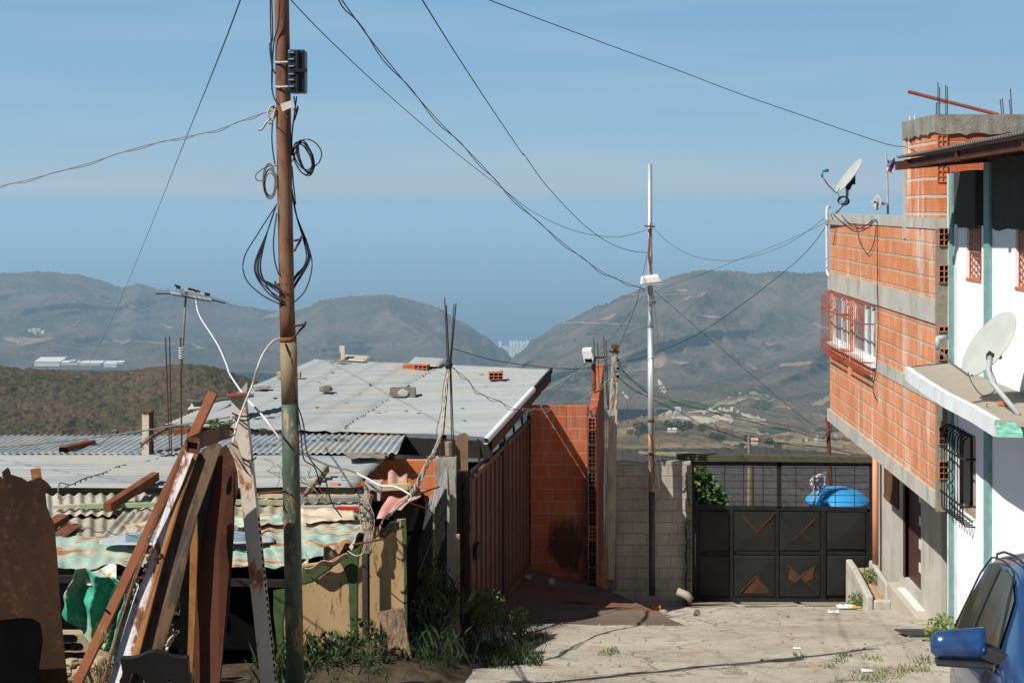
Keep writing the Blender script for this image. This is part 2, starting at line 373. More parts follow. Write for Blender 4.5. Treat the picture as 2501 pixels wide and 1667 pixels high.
def drape_strip(name, pts, hw, m, n=3, k=6, **kw):    # a track or scar laid on the hillside along a line of sight points
    P = spline([Vector((x, y, w_)) for x, y, w_ in pts], k); mb = MB(); ok = []
    for i, p in enumerate(P):
        d = P[min(i+1, len(P)-1)] - P[max(i-1, 0)]; l = math.hypot(d.x, d.y) or 1; nx_, ny_ = -d.y/l, d.x/l
        for j in range(n+1):
            t = (j/n-.5)*2*p.z*hw*.75*(1+.9*noise.noise(Vector((i*1.3, j*2.1, p.x*.01)))); r = Vector(((p.x+nx_*t-CX)/F, 1, -(p.y+ny_*t-HY)/F)).normalized()
            h = BV.ray_cast(Vector((0,0,0)), r); ok.append(h[0] is not None); q = h[0] if h[0] else r*5000; mb.v.append(tuple(q - r*q.length*.0012 + Vector((0,0,q.length*.0004))))
    for i in range(len(P)-1):
        for j in range(n):
            a = i*(n+1)+j; c = (a, a+1, a+n+2, a+n+1)
            if all(ok[z] for z in c):
                ys = [mb.v[z][1] for z in c]
                if max(ys)-min(ys) < .06*min(ys): mb.f.append(c)
    if mb.f: return mb.build(name, m, kind='structure', fix=False)
M_scar = veg('bare_earth', (.20,.12,.085), (.28,.17,.12), (.16,.13,.09), (.32,.21,.15), .45, 40, 4, (.16,.12,.08))
M_quarry = veg('pale_quarry', (.42,.34,.24), (.36,.34,.27), (.46,.40,.30), (.5,.42,.32), .45, 40, 4, (.22,.2,.16))
M_field = veg('dry_field', (.26,.22,.12), (.30,.25,.15), (.20,.20,.10), (.35,.28,.18), .4, 60, 4, (.10,.11,.05))
M_grove = veg('green_grove', (.03,.055,.018), (.05,.075,.025), (.06,.09,.03), (.1,.1,.05), .3, 30, 6, (.012,.02,.01))
for q in (((1368,791,2),(1400,789,2.2),(1450,790,2),(1500,792,2),(1562,793,1.2)), ((1520,722,1.5),(1560,721,1.6),(1640,721,1.2),(1680,718,1)), ((230,725,1),(262,738,2),(275,733,1.5),(285,726,1)), ((300,742,1),(330,752,1.5),(345,760,1),(362,754,1.5),(374,748,2),(380,745,1)), ((150,806,1.5),(175,800,2),(188,790,2.2),(196,778,1.5)), ((330,834,2),(380,838,2),(430,841,1)), ((1400,985,.8),(1430,1000,1.2),(1445,1010,.6)), ((560,726,2),(600,728,4),(640,732,2),(680,733,2)), ((640,778,2),(680,770,7),(710,776,3)), ((1985,790,3),(2010,800,7),(2040,806,5),(2070,800,3)), ((1700,770,1),(1740,775,3),(1770,776,1)), ((1888,905,1),(1910,893,4),(1950,890,6),(1985,885,3))):
    drape_strip('dirt_track', q, 1, M_scar)
for q in (((1700,728,1),(1712,722,7),(1722,717,3)), ((1664,733,1),(1680,729,5),(1690,724,1)), ((1650,708,1),(1668,711,5),(1680,709,2)), ((1455,788,1),(1490,775,6),(1505,770,2)), ((8,828,6),(40,830,9),(80,832,6),(120,828,6)), ((40,844,3),(90,836,4),(130,826,5)), ((275,832,2),(300,836,6),(318,830,4)), ((470,840,2),(486,850,5),(500,852,2)), ((400,792,2),(412,800,4),(424,800,1)), ((1552,905,2),(1590,902,3),(1606,898,1)), ((1820,885,1),(1840,898,5),(1850,904,2)), ((1640,880,1),(1660,888,5),(1690,884,2)), ((1860,836,3),(1880,842,4),(1900,838,2))):
    drape_strip('bare_slope', q, 1, M_scar)
for q in (((1608,928,3),(1613,940,7),(1620,952,8),(1625,960,3)), ((1640,1020,3),(1680,1024,9),(1730,1026,11),(1775,1024,16),(1790,1030,6)), ((1680,1008,2),(1730,1004,3),(1790,1004,3)), ((1810,1010,3),(1840,1022,8),(1870,1028,4)), ((1520,958,2),(1528,966,6),(1534,976,2))):
    drape_strip('quarry', q, 1, M_quarry)
for q in (((1740,996,4),(1780,978,12),(1820,968,14),(1880,972,8)), ((1780,1050,3),(1830,1058,8),(1880,1064,6)), ((1985,990,4),(2010,982,9),(2040,966,9),(2060,955,4)), ((1765,1080,4),(1800,1086,9),(1850,1088,6)), ((1340,1070,4),(1400,1085,7),(1470,1090,5)), ((1880,1075,4),(1960,1082,9),(2060,1090,7)), ((1560,1105,3),(1640,1110,7),(1720,1108,3))):
    drape_strip('dry_field', q, 1, M_field)
for q in (((1600,990,4),(1660,985,9),(1720,992,9),(1760,1000,5)), ((1780,968,4),(1810,965,6),(1850,966,3)), ((1830,990,5),(1860,992,11),(1885,990,5)), ((1850,1050,4),(1880,1052,9),(1930,1048,6)), ((1560,1048,2),(1600,1046,5),(1640,1048,3)), ((1990,1050,5),(2040,1048,8),(2080,1052,5)), ((1500,925,3),(1530,918,5),(1560,915,3))):
    drape_strip('grove', q, 1, M_grove)
# the ground: one sheet from the street to beyond the shore
M_ground = veg('valley_floor', (.05,.055,.03), (.09,.08,.05), (.11,.1,.06), (.3,.22,.15), .35, 200, 20)
prof = [(-60,11.2),(0,-2.0),(27,-8.0),(30,-9.4),(60,-24),(200,-72),(450,-150),(1000,-300),(2200,-480),(4500,-720),(8000,-1010),(9600,-1120),(10300,-1147),(11200,-1158),(13000,-1230),(60000,-1500),(115000,-1700)]
def zprof(Y):
    for (a, za), (b, zb) in zip(prof, prof[1:]):
        if Y <= b: return za + (zb-za)*(Y-a)/(b-a)
    return prof[-1][1]
gb = MB(); Ys = [-60,-30,-12,-8] + [y*1.0 for y in range(-6, 31, 1)] + [34,40,50,60,90,130,200,300,450,650,1000,1500,2200,3200,4500,6000,8000,9600,10300,11200,13000,20000,40000,60000,90000,115000]
xs_ = [-1,-.6,-.35,-.2,-.1,-.05,-.02,0,.02,.05,.1,.2,.35,.6,1]
def ghalf(Y): return 70 if Y < 35 else 70 + (Y-35)*1.1
for Y in Ys:
    for u in xs_:
        x = u*ghalf(Y); gb.v.append((x, Y, zprof(Y)))
nx_ = len(xs_)
for j in range(len(Ys)-1):
    for i in range(nx_-1):
        a = j*nx_+i; gb.f.append((a, a+1, a+nx_+1, a+nx_))
gb.build('ground', M_ground, kind='structure', smooth=False, fix=False)
s = NT('sea_water'); s.bump(s.noise(1/60, 4), .1, 2); M_sea = s.out((.012,.045,.085), .35, 0, .5)
MB().add([(-120000,11000,-1160),(120000,11000,-1160),(120000,114000,-1160),(-120000,114000,-1160)], [(0,1,2,3)]).build('sea', M_sea, kind='structure', fix=False)

# ---- the air
hz = bpy.data.materials.new('haze_air'); hz.use_nodes = True; ht = hz.node_tree
for n_ in list(ht.nodes):
    if n_.type == 'BSDF_PRINCIPLED': ht.nodes.remove(n_)
pv = ht.nodes.new('ShaderNodeVolumePrincipled'); pv.inputs['Color'].default_value = HAZE_COL = (.475,.72,.915,1); pv.inputs['Density'].default_value = 7.5e-5
pv.inputs['Anisotropy'].default_value = 0.0
ht.links.new(pv.outputs[0], [n_ for n_ in ht.nodes if n_.type == 'OUTPUT_MATERIAL'][0].inputs['Volume'])
MB().box(-125000, 125000, -80, 116000, -1710, 14).build('haze', hz, kind='stuff')
# ================================================================ materials
M_brickR = m_brick('clay_block_wall', 'y', (.68,.29,.145), (.55,.20,.09), (.44,.39,.31), bw=.215, bh=.205, mo=.018, ribs=.15, effl=1.0, z0=.09, dark_joint=True, vjoint=.010, vribs=False, grime=.30)
M_brickT = m_brick('clay_block_tower', 'y', (.60,.20,.085), (.50,.15,.065), (.50,.46,.38), bw=.215, bh=.215, mo=.022, effl=1.0, dark_joint=True, vjoint=.010, ribs=.18)
M_brickF = m_brick('clay_block_front', 'x', (.56,.15,.06), (.48,.12,.05), (.40,.35,.28), bw=.40, bh=.215, mo=.010, effl=.15)
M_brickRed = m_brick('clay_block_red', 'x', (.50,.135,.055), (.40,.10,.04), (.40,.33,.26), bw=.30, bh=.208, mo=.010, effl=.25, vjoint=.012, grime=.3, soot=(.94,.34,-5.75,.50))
M_brickSide = m_brick('clay_block_side', 'y', (.40,.11,.05), (.34,.09,.04), (.30,.22,.16), bw=.30, bh=.208, mo=.008, effl=0)
M_clay = m_plain('fired_clay', (.50,.17,.08), .85, .2, 12)
M_dark = m_plain('shade_and_part_black', (.006,.006,.006), 1, .2, 5, spec=0, bump=0)  # black standing in for shade inside holes, rooms and vents; also tar, bolts
M_conc = m_concrete('weathered_concrete')
M_concL = m_concrete('pale_concrete', (.47,.45,.40), (.22,.20,.17), .5, 2.0)
M_concG = m_concrete('gravelly_concrete', (.40,.36,.29), (.24,.21,.17), .5, 9, .9, 1)
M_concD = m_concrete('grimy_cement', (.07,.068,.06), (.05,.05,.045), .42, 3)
M_floor = m_concrete('pale_pavement', (.46,.41,.34), (.30,.26,.2), .55, 1.6, .5, 1)
M_white = m_plain('white_wall_paint', (.78,.77,.80), .8, .05, 1.2)
M_turq = m_plain('turquoise_paint', (.17,.33,.31), .7, .2, 9)
M_mint = m_plain('flaking_mint_paint', (.22,.52,.42), .7, .3, 14, bump=.6)
M_ledge = m_plain('whitewashed_edge', (.66,.68,.70), .8, .12, 5, bump=.4)
M_metalblk = m_plain('black_painted_iron', (.014,.014,.014), .6, .4, 5, 0, .25)
M_redgr = m_plain('rust_red_grille_paint', (.33,.075,.04), .6, .25, 8)
M_rust = m_rust('rusted_steel')
M_rustD = m_rust('dark_rusted_steel', (.10,.038,.022), (.035,.016,.012), (.22,.08,.035))
M_rebar = m_rust('rusty_rebar', (.10,.05,.035), (.04,.025,.02), (.16,.07,.04), 8, 1)
M_frame = m_plain('white_window_frame', (.72,.73,.72), .5, .1, 9)
s = NT('window_glass'); M_glass = s.out((.03,.035,.04), .08, 0, .6)
M_doorb = m_plain('brown_door_leaf', (.075,.035,.025), .45, .25, 6)
M_downp = m_plain('terracotta_pipe_plastic', (.55,.24,.14), .5, .15, 3)
M_pvc = m_plain('white_plastic', (.74,.74,.76), .45, .08, 6)
M_grey = m_plain('grey_plastic', (.38,.40,.41), .5, .12, 8)
M_dish = m_plain('dish_enamel', (.44,.455,.42), .4, .1, 4)
M_cable = m_plain('black_cable', (.02,.022,.026), .5, .2, 8, bump=0)
M_cableG = m_plain('grey_cable', (.16,.16,.15), .6, .25, 20, bump=0)
M_cableW = m_plain('white_cable', (.72,.66,.70), .5, .1, 20, bump=0)
M_cableT = m_plain('teal_cable', (.10,.26,.25), .5, .2, 20, bump=0)
M_cableB = m_plain('beige_cable', (.42,.38,.30), .6, .2, 30, bump=0)
s = NT('corrugated_zinc_underside'); M_zincU = s.out(s.mix(s.noise(4,6), (.12,.11,.10), (.22,.20,.18)), .6, .3, .4)
# ================================================================ right: brick house
DX = .037
def xw(Y, off=0): return 5.07 + DX*(Y-17) + off
def skew(mb, Y0, Y1, z0, z1, off=0, th=.15):
    return mb.obox((xw(Y0, off), Y0, z0), (th, 0, 0), (DX*(Y1-Y0), Y1-Y0, 0), (0, 0, z1-z0))
def hollow(parent, c, wd, hh, dp, nx=2, nz=3, t=.009, axis='y', mat=None, through=False, cell_shade=True, name='hollow_block'):
    mb = MB(); c = Vector(c)
    def bx(u0, u1, z0, z1, d0=0, d1=dp):
        if axis == 'y': mb.box(c.x+u0, c.x+u1, c.y+d0, c.y+d1, c.z+z0, c.z+z1)
        else: mb.box(c.x+d0, c.x+d1, c.y+u0, c.y+u1, c.z+z0, c.z+z1)
    for i in range(nx+1):
        u = (wd-t)*i/nx; bx(u, u+t, 0, hh)
    for j in range(nz+1):
        z = (hh-t)*j/nz
        for i in range(nx):
            u = (wd-t)*i/nx; bx(u+t, u+(wd-t)/nx, z, z+t, .001, dp-.001)
    o = mb.build(name, mat or M_clay, parent)
    if cell_shade:
        k = MB()
        if axis == 'y': k.box(c.x+t*.5, c.x+wd-t*.5, c.y+dp*.6, c.y+dp*.62, c.z+t*.5, c.z+hh-t*.5)
        else: k.box(c.x+dp*.6, c.x+dp*.62, c.y+t*.5, c.y+wd-t*.5, c.z+t*.5, c.z+hh-t*.5)
        k.build('cell_shade', M_dark, o)  # black sheet painted as the shade inside the shallow cells
    return o
BH = thing('brick_house', 'unfinished orange clay block house with a projecting upper storey and flat parapet', 'house', (5.6, 20.4, -6.6))
W = MB()
skew(W, 17.005, 23.8, -1.14, -.30)                       # upper course block
for Y0, Y1 in ((17.005, 20.30), (22.02, 22.16), (23.72, 23.8)): skew(W, Y0, Y1, -2.28, -1.43)
skew(W, 17.005, 23.8, -3.43, -2.28)
W.build('wall', M_brickR, BH)
W = MB(); skew(W, 17.004, 23.9, -.30, -.165, -.012, .20); skew(W, 17.0, 23.9, -1.43, -1.14, -.022, .2)
skew(W, 17.0, 23.9, -3.63, -3.43, -.03, .25); skew(W, 17.003, 20.25, -2.38, -2.21, -.012, .1)
W.build('concrete_band', M_concL, BH)
W = MB(); W.box(5.26, 9.5, 17.0, 23.9, -.34, -.26); W.box(5.35, 9.5, 17.0, 23.9, -3.63, -3.45); W.build('floor_slab', M_conc, BH)
W = MB(); W.box(xw(23.8)+.155, 9.5, 23.65, 23.8, -3.43, -.34); W.build('end_wall', M_brickF, BH)
# near end: rough mortar wall with open block ends
W = MB(); W.box(5.06, 5.40, 16.93, 17.0, -3.66, -.30); W.box(5.40, 9.5, 16.95, 17.0, -6.0, -.30)
W.build('rough_end', m_concrete('rough_mortar', (.30,.27,.21), (.15,.12,.09), .45, 7, 1.0, 1), BH)
for z, n in ((-.50,3), (-.94,3), (-1.52,1), (-1.86,2), (-2.86,3), (-3.27,3)):
    hollow(BH, (5.075, 16.905, z), .13, .075*n - .01 + .0, .03, 2, n)
# lower storey wall, recessed
LX = lambda Y, off=0: 6.55 + DX*(Y-21.7) + off
def lower(mb, Y0, Y1, z0, z1, off=0, th=.15): return mb.obox((LX(Y0, off), Y0, z0), (th,0,0), (DX*(Y1-Y0), Y1-Y0, 0), (0,0,z1-z0))
W = MB(); lower(W, 21.7, 22.94, -6.9, -3.63); lower(W, 24.0, 26.3, -7.6, -3.64); lower(W, 22.94, 24.0, -6.9, -6.29); lower(W, 22.94, 24.0, -4.2, -3.63); lower(W, 17.0, 21.2, -6.7, -3.63)
W.build('ground_floor_wall', M_concL, BH)
W = MB(); lower(W, 21.2, 21.7, -6.6, -3.63, .08, .05); W.build('metal_door', m_plain('grey_metal_door', (.10,.11,.115), .5, .3, 5), BH)
D = MB(); lower(D, 22.94, 24.0, -6.29, -4.2, .06, .05)
dr = D.build('door', M_doorb, BH)
M_frost = m_plain('frosted_glass', (.62,.68,.70), .3, .1, 6)
for z in (-6.0, -5.62, -5.24, -4.86, -4.48): D = MB(); lower(D, 23.05, 23.24, z, z+.15, .04, .015); D.build('glass_slot', M_frost, dr)
W = MB(); lower(W, 24.0, 24.08, -6.29, -4.2, -.02, .1); W.build('door_frame', m_rust('red_door_frame', (.13,.05,.035)), BH)
# louvred vent next to the door
W = MB()
for k in range(15): lower(W, 24.45 + k*.07, 24.48 + k*.07, -5.2, -4.3, -.03, .03)
lower(W, 24.4, 25.5, -5.24, -5.2, -.035, .04)
W.build('vent_grille', m_rust('vent_rust', (.17,.08,.05), (.06,.03,.02)), BH)
W = MB(); lower(W, 24.42, 25.48, -5.2, -4.3, -.012, .008); W.build('vent_cavity', M_dark, BH)
# windows with projecting basket grilles
for Y0, Y1 in ((22.16, 23.72), (20.30, 22.02)):
    o = MB()
    for a, b in ((Y0, Y0+.06), (Y1-.06, Y1), ((Y0+Y1)/2-.03, (Y0+Y1)/2+.03), (Y0+.4, Y0+.44)): skew(o, a, b, -2.26, -1.45, .03, .05)
    skew(o, Y0+.06, Y1-.06, -2.28, -2.22, .029, .05); skew(o, Y0+.06, Y1-.06, -1.50, -1.44, .029, .05)
    wf = o.build('window', M_frame, BH)
    o = MB(); skew(o, Y0+.05, Y1-.05, -2.25, -1.45, .062, .006); o.build('pane', m_plain('curtained_glass', (.20,.22,.22), .25, .4, 5) if 'curtained_glass' not in bpy.data.materials else bpy.data.materials['curtained_glass'], wf)
    o = MB(); skew(o, Y0, Y1, -2.34, -2.275, -.06, .2); o.build('sill', M_frame, wf)
    g = MB(); n = 11
    for k in range(n+1):
        Y = Y0+.06 + (Y1-Y0-.16)*k/n; x = xw(Y)
        pts = [(x, Y, -1.45), (x-.10, Y, -1.455), (x-.17, Y, -1.50), (x-.18, Y, -1.6), (x-.18, Y, -2.44), (x, Y, -2.44)]
        g.tube(pts, .0075, 6)
    for z in (-1.72, -2.27):
        a = (xw(Y0)-.0, Y0+.05, z); b = (xw(Y0)-.19, Y0+.05, z); c = (xw(Y1)-.19, Y1-.09, z); d = (xw(Y1), Y1-.09, z)
        g.bar(a, b, .012, .02); g.bar(b, c, .012, .02); g.bar(c, d, .012, .02)
    for k in range(2): g.obox((xw(Y0)-.16+k*.07, Y0+.06, -2.45), (.02,0,0), (DX*(Y1-Y0-.16), Y1-Y0-.16, 0), (0,0,.008))
    g.build('window_grille', M_redgr, BH)
# penthouse tower on the roof
W = MB(); skew(W, 17.012, 18.5, -.163, .86, 0.003, .15); W.box(5.4, 9.5, 18.35, 18.5, -.26, .86)
W.build('tower_side_wall', M_brickT, BH)
W = MB(); W.box(5.225, 9.5, 17.02, 17.16, -.26, .86); W.build('tower_front_wall', M_brickF, BH)
for z in (.62, .26): hollow(BH, (5.085, 16.995, z), .12, .205, .03, 2, 3)
W = MB(); W.box(5.112, 5.25, 18.5, 18.60, -.45, .86); W.build('corner_post', M_concL, BH)
cb = MB(); rr = random.Random(3)                          # the ragged ring beam
def beam_prof(L, f):
    n = 60; top = []; bot = []
    for i in range(n+1):
        t = i/n; bot.append(.86 - .05*abs(noise.noise(Vector((t*L*4, f, 0)))) - .04*abs(noise.noise(Vector((t*L*17, f, 3)))))
    return n, bot
n, bot = beam_prof(4.4, 1.0); P = [(5.05+4.45*i/n, 16.99, bot[i]) for i in range(n+1)] + [(9.5, 16.99, 1.07), (5.05, 16.99, 1.07)]; cb.prism(P, (0,.2,0))
n, bot = beam_prof(1.5, 5.0); P = [(xw(17.2+1.4*i/n)-.03, 17.195+1.4*i/n, bot[i]) for i in range(n+1)] + [(xw(18.6)-.03, 18.6, 1.07), (xw(17.2)-.03, 17.195, 1.07)]; cb.prism(P, (.2,0,0))
cb.box(5.25, 9.5, 17.195, 18.6, .99, 1.068)
cb.build('ring_beam', m_concrete('stained_ring_beam', (.34,.32,.27), (.13,.12,.10), .42, 4, 1.0, .5), BH)
# ---- things on the brick house
g = MB()
for px, y0, y1, Yr in ((2291,201,282,17.1),(2295,213,282,17.2),(2310,208,282,17.1),(2314,212,282,17.2),(2287,252,282,17.3)):
    g.tube([at(px,y0,Yr)+Vector((0,0,0)), at(px,y1,Yr)], .006, 6)
g.tube([at(2287,252,17.1), at(2314,252,17.15)], .004, 5)
g.build('rebar_cluster', M_rebar, label='four tall bare rebars rising from the ring beam corner nearest the roof edge', cat='rebar')
g = MB()
for px, y0, Yr in ((2444,243,17.1),(2449,241,17.2),(2466,243,17.1),(2469,217,17.15)): g.tube([at(px-1,y0,Yr), at(px+3,282,Yr)], .006, 6)
g.build('rebar_cluster', M_rebar, label='shorter bare rebars on the concrete beam near the right edge of the photo', cat='rebar')
M_stub = m_plain('limed_stub', (.6,.58,.52), .8)
for px, y0, Yr, lb in ((2223,283,18.4,'short pale stub furthest left on the rooftop ring beam'),(2235,280,18.0,'short pale stub second from the left on the rooftop ring beam')): MB().tube([at(px,y0,Yr), at(px,298,Yr)], .012, 6).build('rebar_stub', M_stub, label=lb, cat='rebar')
MB().tube([at(2219,224,17.9), at(2438,280,17.2)], .022, 8).build('steel_pipe', m_rust('red_oxide_pipe', (.20,.05,.035), (.08,.03,.02)), label='dark red steel pipe slanting across the rebars on the rooftop', cat='pipe')
# conduit at the far corner
MB().tube(spline([(5.36,23.95,-.05),(5.30,23.9,-.06),(5.285,23.88,-.2),(5.285,23.86,-.9),(5.285,23.86,-1.12),(5.31,23.82,-1.2),(5.42,23.81,-1.22)], 5), .022, 8).build('conduit_pipe', m_plain('cream_conduit', (.62,.58,.52), .6), label='cream service pipe running down the far corner of the brick house', cat='pipe')
def sat_dish(name, label, c, nrm, rad, depth, mount, lnb, col, lnbcol, squash=1.0):
    c = Vector(c); nrm = Vector(nrm).normalized(); T = thing(name, label, 'satellite dish', mount[-1])
    m = MB(); prof = []
    for k in range(13):
        r_ = rad*k/12; prof.append((max(r_, .002), -depth*(1-(k/12)**2)))
    m.lathe(c, prof, 40, nrm, (0,0,1)); m.f = m.f[:-2]
    m.build('reflector', col, T, smooth=True, solid=.012, fix=False)
    m = MB(); m.lathe(c, [(rad-.006,-.004),(rad+.004,-.006),(rad+.006,.004),(rad-.004,.006)], 40, nrm, (0,0,1)); m.build('rim', col, T, smooth=True)
    m = MB(); m.tube(mount, .024, 10); m.build('mast', M_grey, T, smooth=True)
    b = c - nrm*(depth+.03); m = MB(); m.bar(b - nrm*.0, mount[0], .07, .05); m.bar(b+Vector((0,0,.07)), b-Vector((0,0,.09)), .09, .06); m.build('bracket', M_metalblk, T)
    low = c + (Vector((0,0,-1)) - nrm*Vector((0,0,-1)).dot(nrm)).normalized()*rad
    m = MB(); m.tube([low, low.lerp(Vector(lnb), .5)+Vector((0,0,-.02)), lnb], .012, 8); m.build('feed_arm', M_grey, T, smooth=True)
    m = MB(); d = (c-Vector(lnb)).normalized(); m.tube([Vector(lnb)-Vector((0,0,.0)), Vector(lnb)+Vector((0,0,.11))], .02, 10); m.tube([Vector(lnb)+Vector((0,0,.1)), Vector(lnb)+Vector((0,0,.1))+d*.12], [.022,.03], 12)
    m.build('feed_horn', lnbcol, T, smooth=True)
    return T
m = MB()
for q in ([(2035,523),(2060,545),(2090,560),(2120,548),(2137,536),(2143,560),(2143,700),(2145,800),(2140,900),(2132,950),(2140,976)], [(2090,548),(2100,590),(2112,612),(2122,618),(2135,590),(2140,550)], [(2030,525),(2040,560),(2035,600)], [(2055,525),(2075,545),(2110,552),(2130,538)]):
    P = []
    for x_, y_ in q:
        k_ = (x_-CX)/F; Yw = (5.07-DX*17-.03)/(k_-DX); P.append((k_*Yw, Yw, -(y_-HY)/F*Yw))
    m.tube(spline(P, 5), .006, 5)
m.build('wall_cable', M_cable, smooth=True, label='thin black cables drooping across the orange side wall of the brick house', cat='cable')
# dish far corner of the brick roof
D1 = sat_dish('satellite_dish', 'white satellite dish on the far corner of the brick parapet against the sky', at(2072,430,23.2), (-.79,-.02,.575), .34, .05,
         [at(2070,462,23.3), at(2068,490,23.3), at(2040,520,23.4)], at(2008,432,22.9), M_dish, m_plain('blue_feed_horn', (.05,.30,.42), .5))
c = MB()
for k in range(4):
    P = [at(2059+13*math.cos(t)+k*1.0, 489+10*math.sin(t)+k*.8, 23.15+.02*k) for t in [i*math.pi/10 for i in range(21)]]
    c.tube(P, .006, 5)
c.tube(spline([at(2046,468,23.2), at(2050,482,23.2), at(2057,500,23.2), at(2044,521,23.3), at(2030,522,23.6)]), .005, 5)
c.build('cable_coil', M_cable, smooth=True, label='coil of black cable hung on the far roof dish mast', cat='cable coil')
# flag pole and small antenna
FP = thing('flag_pole', 'thin flag pole standing on the brick parapet behind the dish', 'flag pole', at(2169,523,21.5))
MB().tube([at(2169,523,21.5), at(2167,440,21.5), at(2164,370,21.5)], [.02,.017,.012], 8).build('pole', M_grey, FP)
fl = MB().grid(lambda u, v: at(2167+18*u*(1-.2*v)+2*math.sin(v*6), 388+34*v+3*math.sin(u*5+v*3), 21.45+.05*math.sin(u*7+v*4)), 10, 10)
s = NT('faded_flag_cloth'); p = s.sep(); M_flag = s.out(s.ramp(s.math('MULTIPLY_ADD', p[2], 3.2, -1.45), (.0, (.60,.22,.22)), (.28, (.62,.40,.42)), (.35, (.08,.10,.25)), (.65, (.12,.13,.28)), (.75,(.6,.58,.4))), .9)
fl.build('flag', M_flag, FP, smooth=True, solid=.003)
SA = thing('small_antenna', 'small grey round antenna clamped to the flag pole', 'antenna', at(2168,500,21.45))
MB().lathe(at(2143,495,21.4), [(.005,-.04),(.06,-.02),(.112,0),(.116,.008),(.11,.012),(.06,-.008),(.005,-.025)], 28, (-1,-.35,.05), (0,0,1)).build('reflector', M_grey, SA, smooth=True)
m = MB(); m.bar(at(2130,493,21.3), at(2143,495,21.42), .05, .03); m.bar(at(2145,496,21.43), at(2166,498,21.47), .05, .04); m.build('feed', M_grey, SA)
# downpipe, planter, steps at the foot of the house
dp = MB().tube([(6.58,25.75,-4.3),(6.58,25.75,-6.52)], .055, 14)
dp.build('drain_pipe', M_downp, smooth=True, label='terracotta coloured drain pipe running down beside the black gate', cat='drain pipe')
ST = thing('entrance_steps', 'raised concrete doorstep and planter beside the brown house door', 'steps', (6.4,23.6,-6.9))
m = MB(); m.obox((6.36,22.2,-7.0), (.34,0,0), (.10,2.3,0), (0,0,.50)); m.obox((6.60,20.9,-7.0), (.05,0,0), (.04,1.3,0), (0,0,.44)); m.build('landing', M_floor, ST, bevel=.03)
m = MB(); m.prism([(6.03,24.2,-7.3),(6.10,26.0,-7.4),(6.10,26.0,-6.48),(6.08,25.5,-6.50),(6.03,24.2,-6.66)], (.12,0,0)); m.obox((6.16,24.2,-7.3), (.3,0,0), (0,.1,0), (0,0,.56)); m.prism([(6.42,24.45,-7.3),(6.52,26.0,-7.4),(6.52,26.0,-6.5),(6.42,24.45,-6.52)], (.09,0,0)); m.build('planter_wall', M_concL, ST, bevel=.03)
m = MB(); m.grid(lambda u, v: (6.13+.32*u+.07*v, 24.28+1.7*v, -6.80+.16*v+.04*noise.noise(Vector((u*6,v*9,1)))), 10, 24); m.build('soil', m_concrete('dry_soil', (.42,.30,.18), (.25,.17,.1), .5, 9, 1, 1), ST, smooth=True)
m = MB(); m.obox((6.46,22.7,-6.497), (.14,0,0), (.05,1.35,0), (0,0,.02)); m.build('threshold', m_plain('white_tile', (.7,.68,.62), .5), ST)
# ================================================================ right: white house
def xh(Y, off=0): return 5.22 + DX*(Y-17) + off
def wh(mb, Y0, Y1, z0, z1, off=0, th=.2): return mb.obox((xh(Y0, off), Y0, z0), (th,0,0), (DX*(Y1-Y0), Y1-Y0, 0), (0,0,z1-z0))
WH = thing('white_house', 'white painted two storey house with turquoise pilasters at the right edge', 'house', (5.6,14,-5.5))
W = MB(); Yn, Yf = 9.5, 16.88
wh(W, Yn, 13.85, -.84, -.24); wh(W, 14.48, 15.66, -.84, -.24); wh(W, 16.24, Yf, -.84, -.24)
wh(W, Yn, Yf, -2.62, -.84)
wh(W, Yn, 15.88, -3.56, -2.62); wh(W, 16.80, Yf, -3.56, -2.62)
wh(W, Yn, Yf, -6.2, -3.56)
s = NT('white_wall'); z_ = s.sep()[2]
c_ = s.mix(s.ramp(s.noise(1.1, 4), (.3, 0), (.7, 1)), (.76,.76,.80), (.82,.81,.82))
c_ = s.mix(s.math('MULTIPLY', s.ramp(s.noise(6, 6, .7, s.pos((1,1,.3))), (.5, 0), (.7, .5)), s.ramp(s.math('MULTIPLY_ADD', z_, -.6, -2.9), (0, 0), (.5, 1))), c_, (.5,.45,.38))
s.bump(s.noise(30, 5), .15, .004)
W.build('wall', s.out(c_, .85), WH)
# ragged unpainted cement above the white paint
def ragged(Y0, Y1, ztop, zb=-.24):
    n = 40; P = [(xh(Y0 + (Y1-Y0)*i/n, -.006), Y0 + (Y1-Y0)*i/n, zb - .0 + .03*noise.noise(Vector((i*.9, Y0, 0))) - .03) for i in range(n+1)]
    P += [(xh(Y1, -.006), Y1, ztop), (xh(Y0, -.006), Y0, ztop)]; return P
W = MB(); W.prism(ragged(15.9, 16.87, .38), (.2,0,0)); W.prism(ragged(9.5, 15.44, .62), (.2,0,0)); W.build('cement_panel', M_concD, WH)
W = MB()
wh(W, 16.76, 16.9, -6.2, .36, -.03, .06); wh(W, 15.27, 15.47, -6.2, .45, -.035, .06)
W.build('pilaster', M_turq, WH)
W = MB(); wh(W, 16.9, 16.96, -6.2, .36, -.03, .25); wh(W, 16.60, 16.72, -6.2, -.24, -.012, .03); W.build('painted_corner', M_ledge, WH)
W = MB(); W.box(5.55, 9.5, 9.6, 16.6, -6.0, .3); W.build('interior', M_dark, WH)  # solid black box, painted darkness behind the window openings
for (Y0, Y1, z0) in ((15.66, 16.24, -.84), (13.85, 14.48, -.84)):
    o = MB(); wh(o, Y0, Y1, z0-.03, z0, -.01, .2); ws = o.build('window', M_clay, WH)
    o = MB(); n = 3 
    for i in range(5): wh(o, Y0+.16+(Y1-Y0-.17)*i/4, Y0+.17+(Y1-Y0-.17)*i/4, z0, -.25, .03, .008)
    for j in range(9): wh(o, Y0+.16, Y1, z0+.59*j/8, z0+.012+.59*j/8, .029, .009)
    o.build('lattice', M_clay, ws)
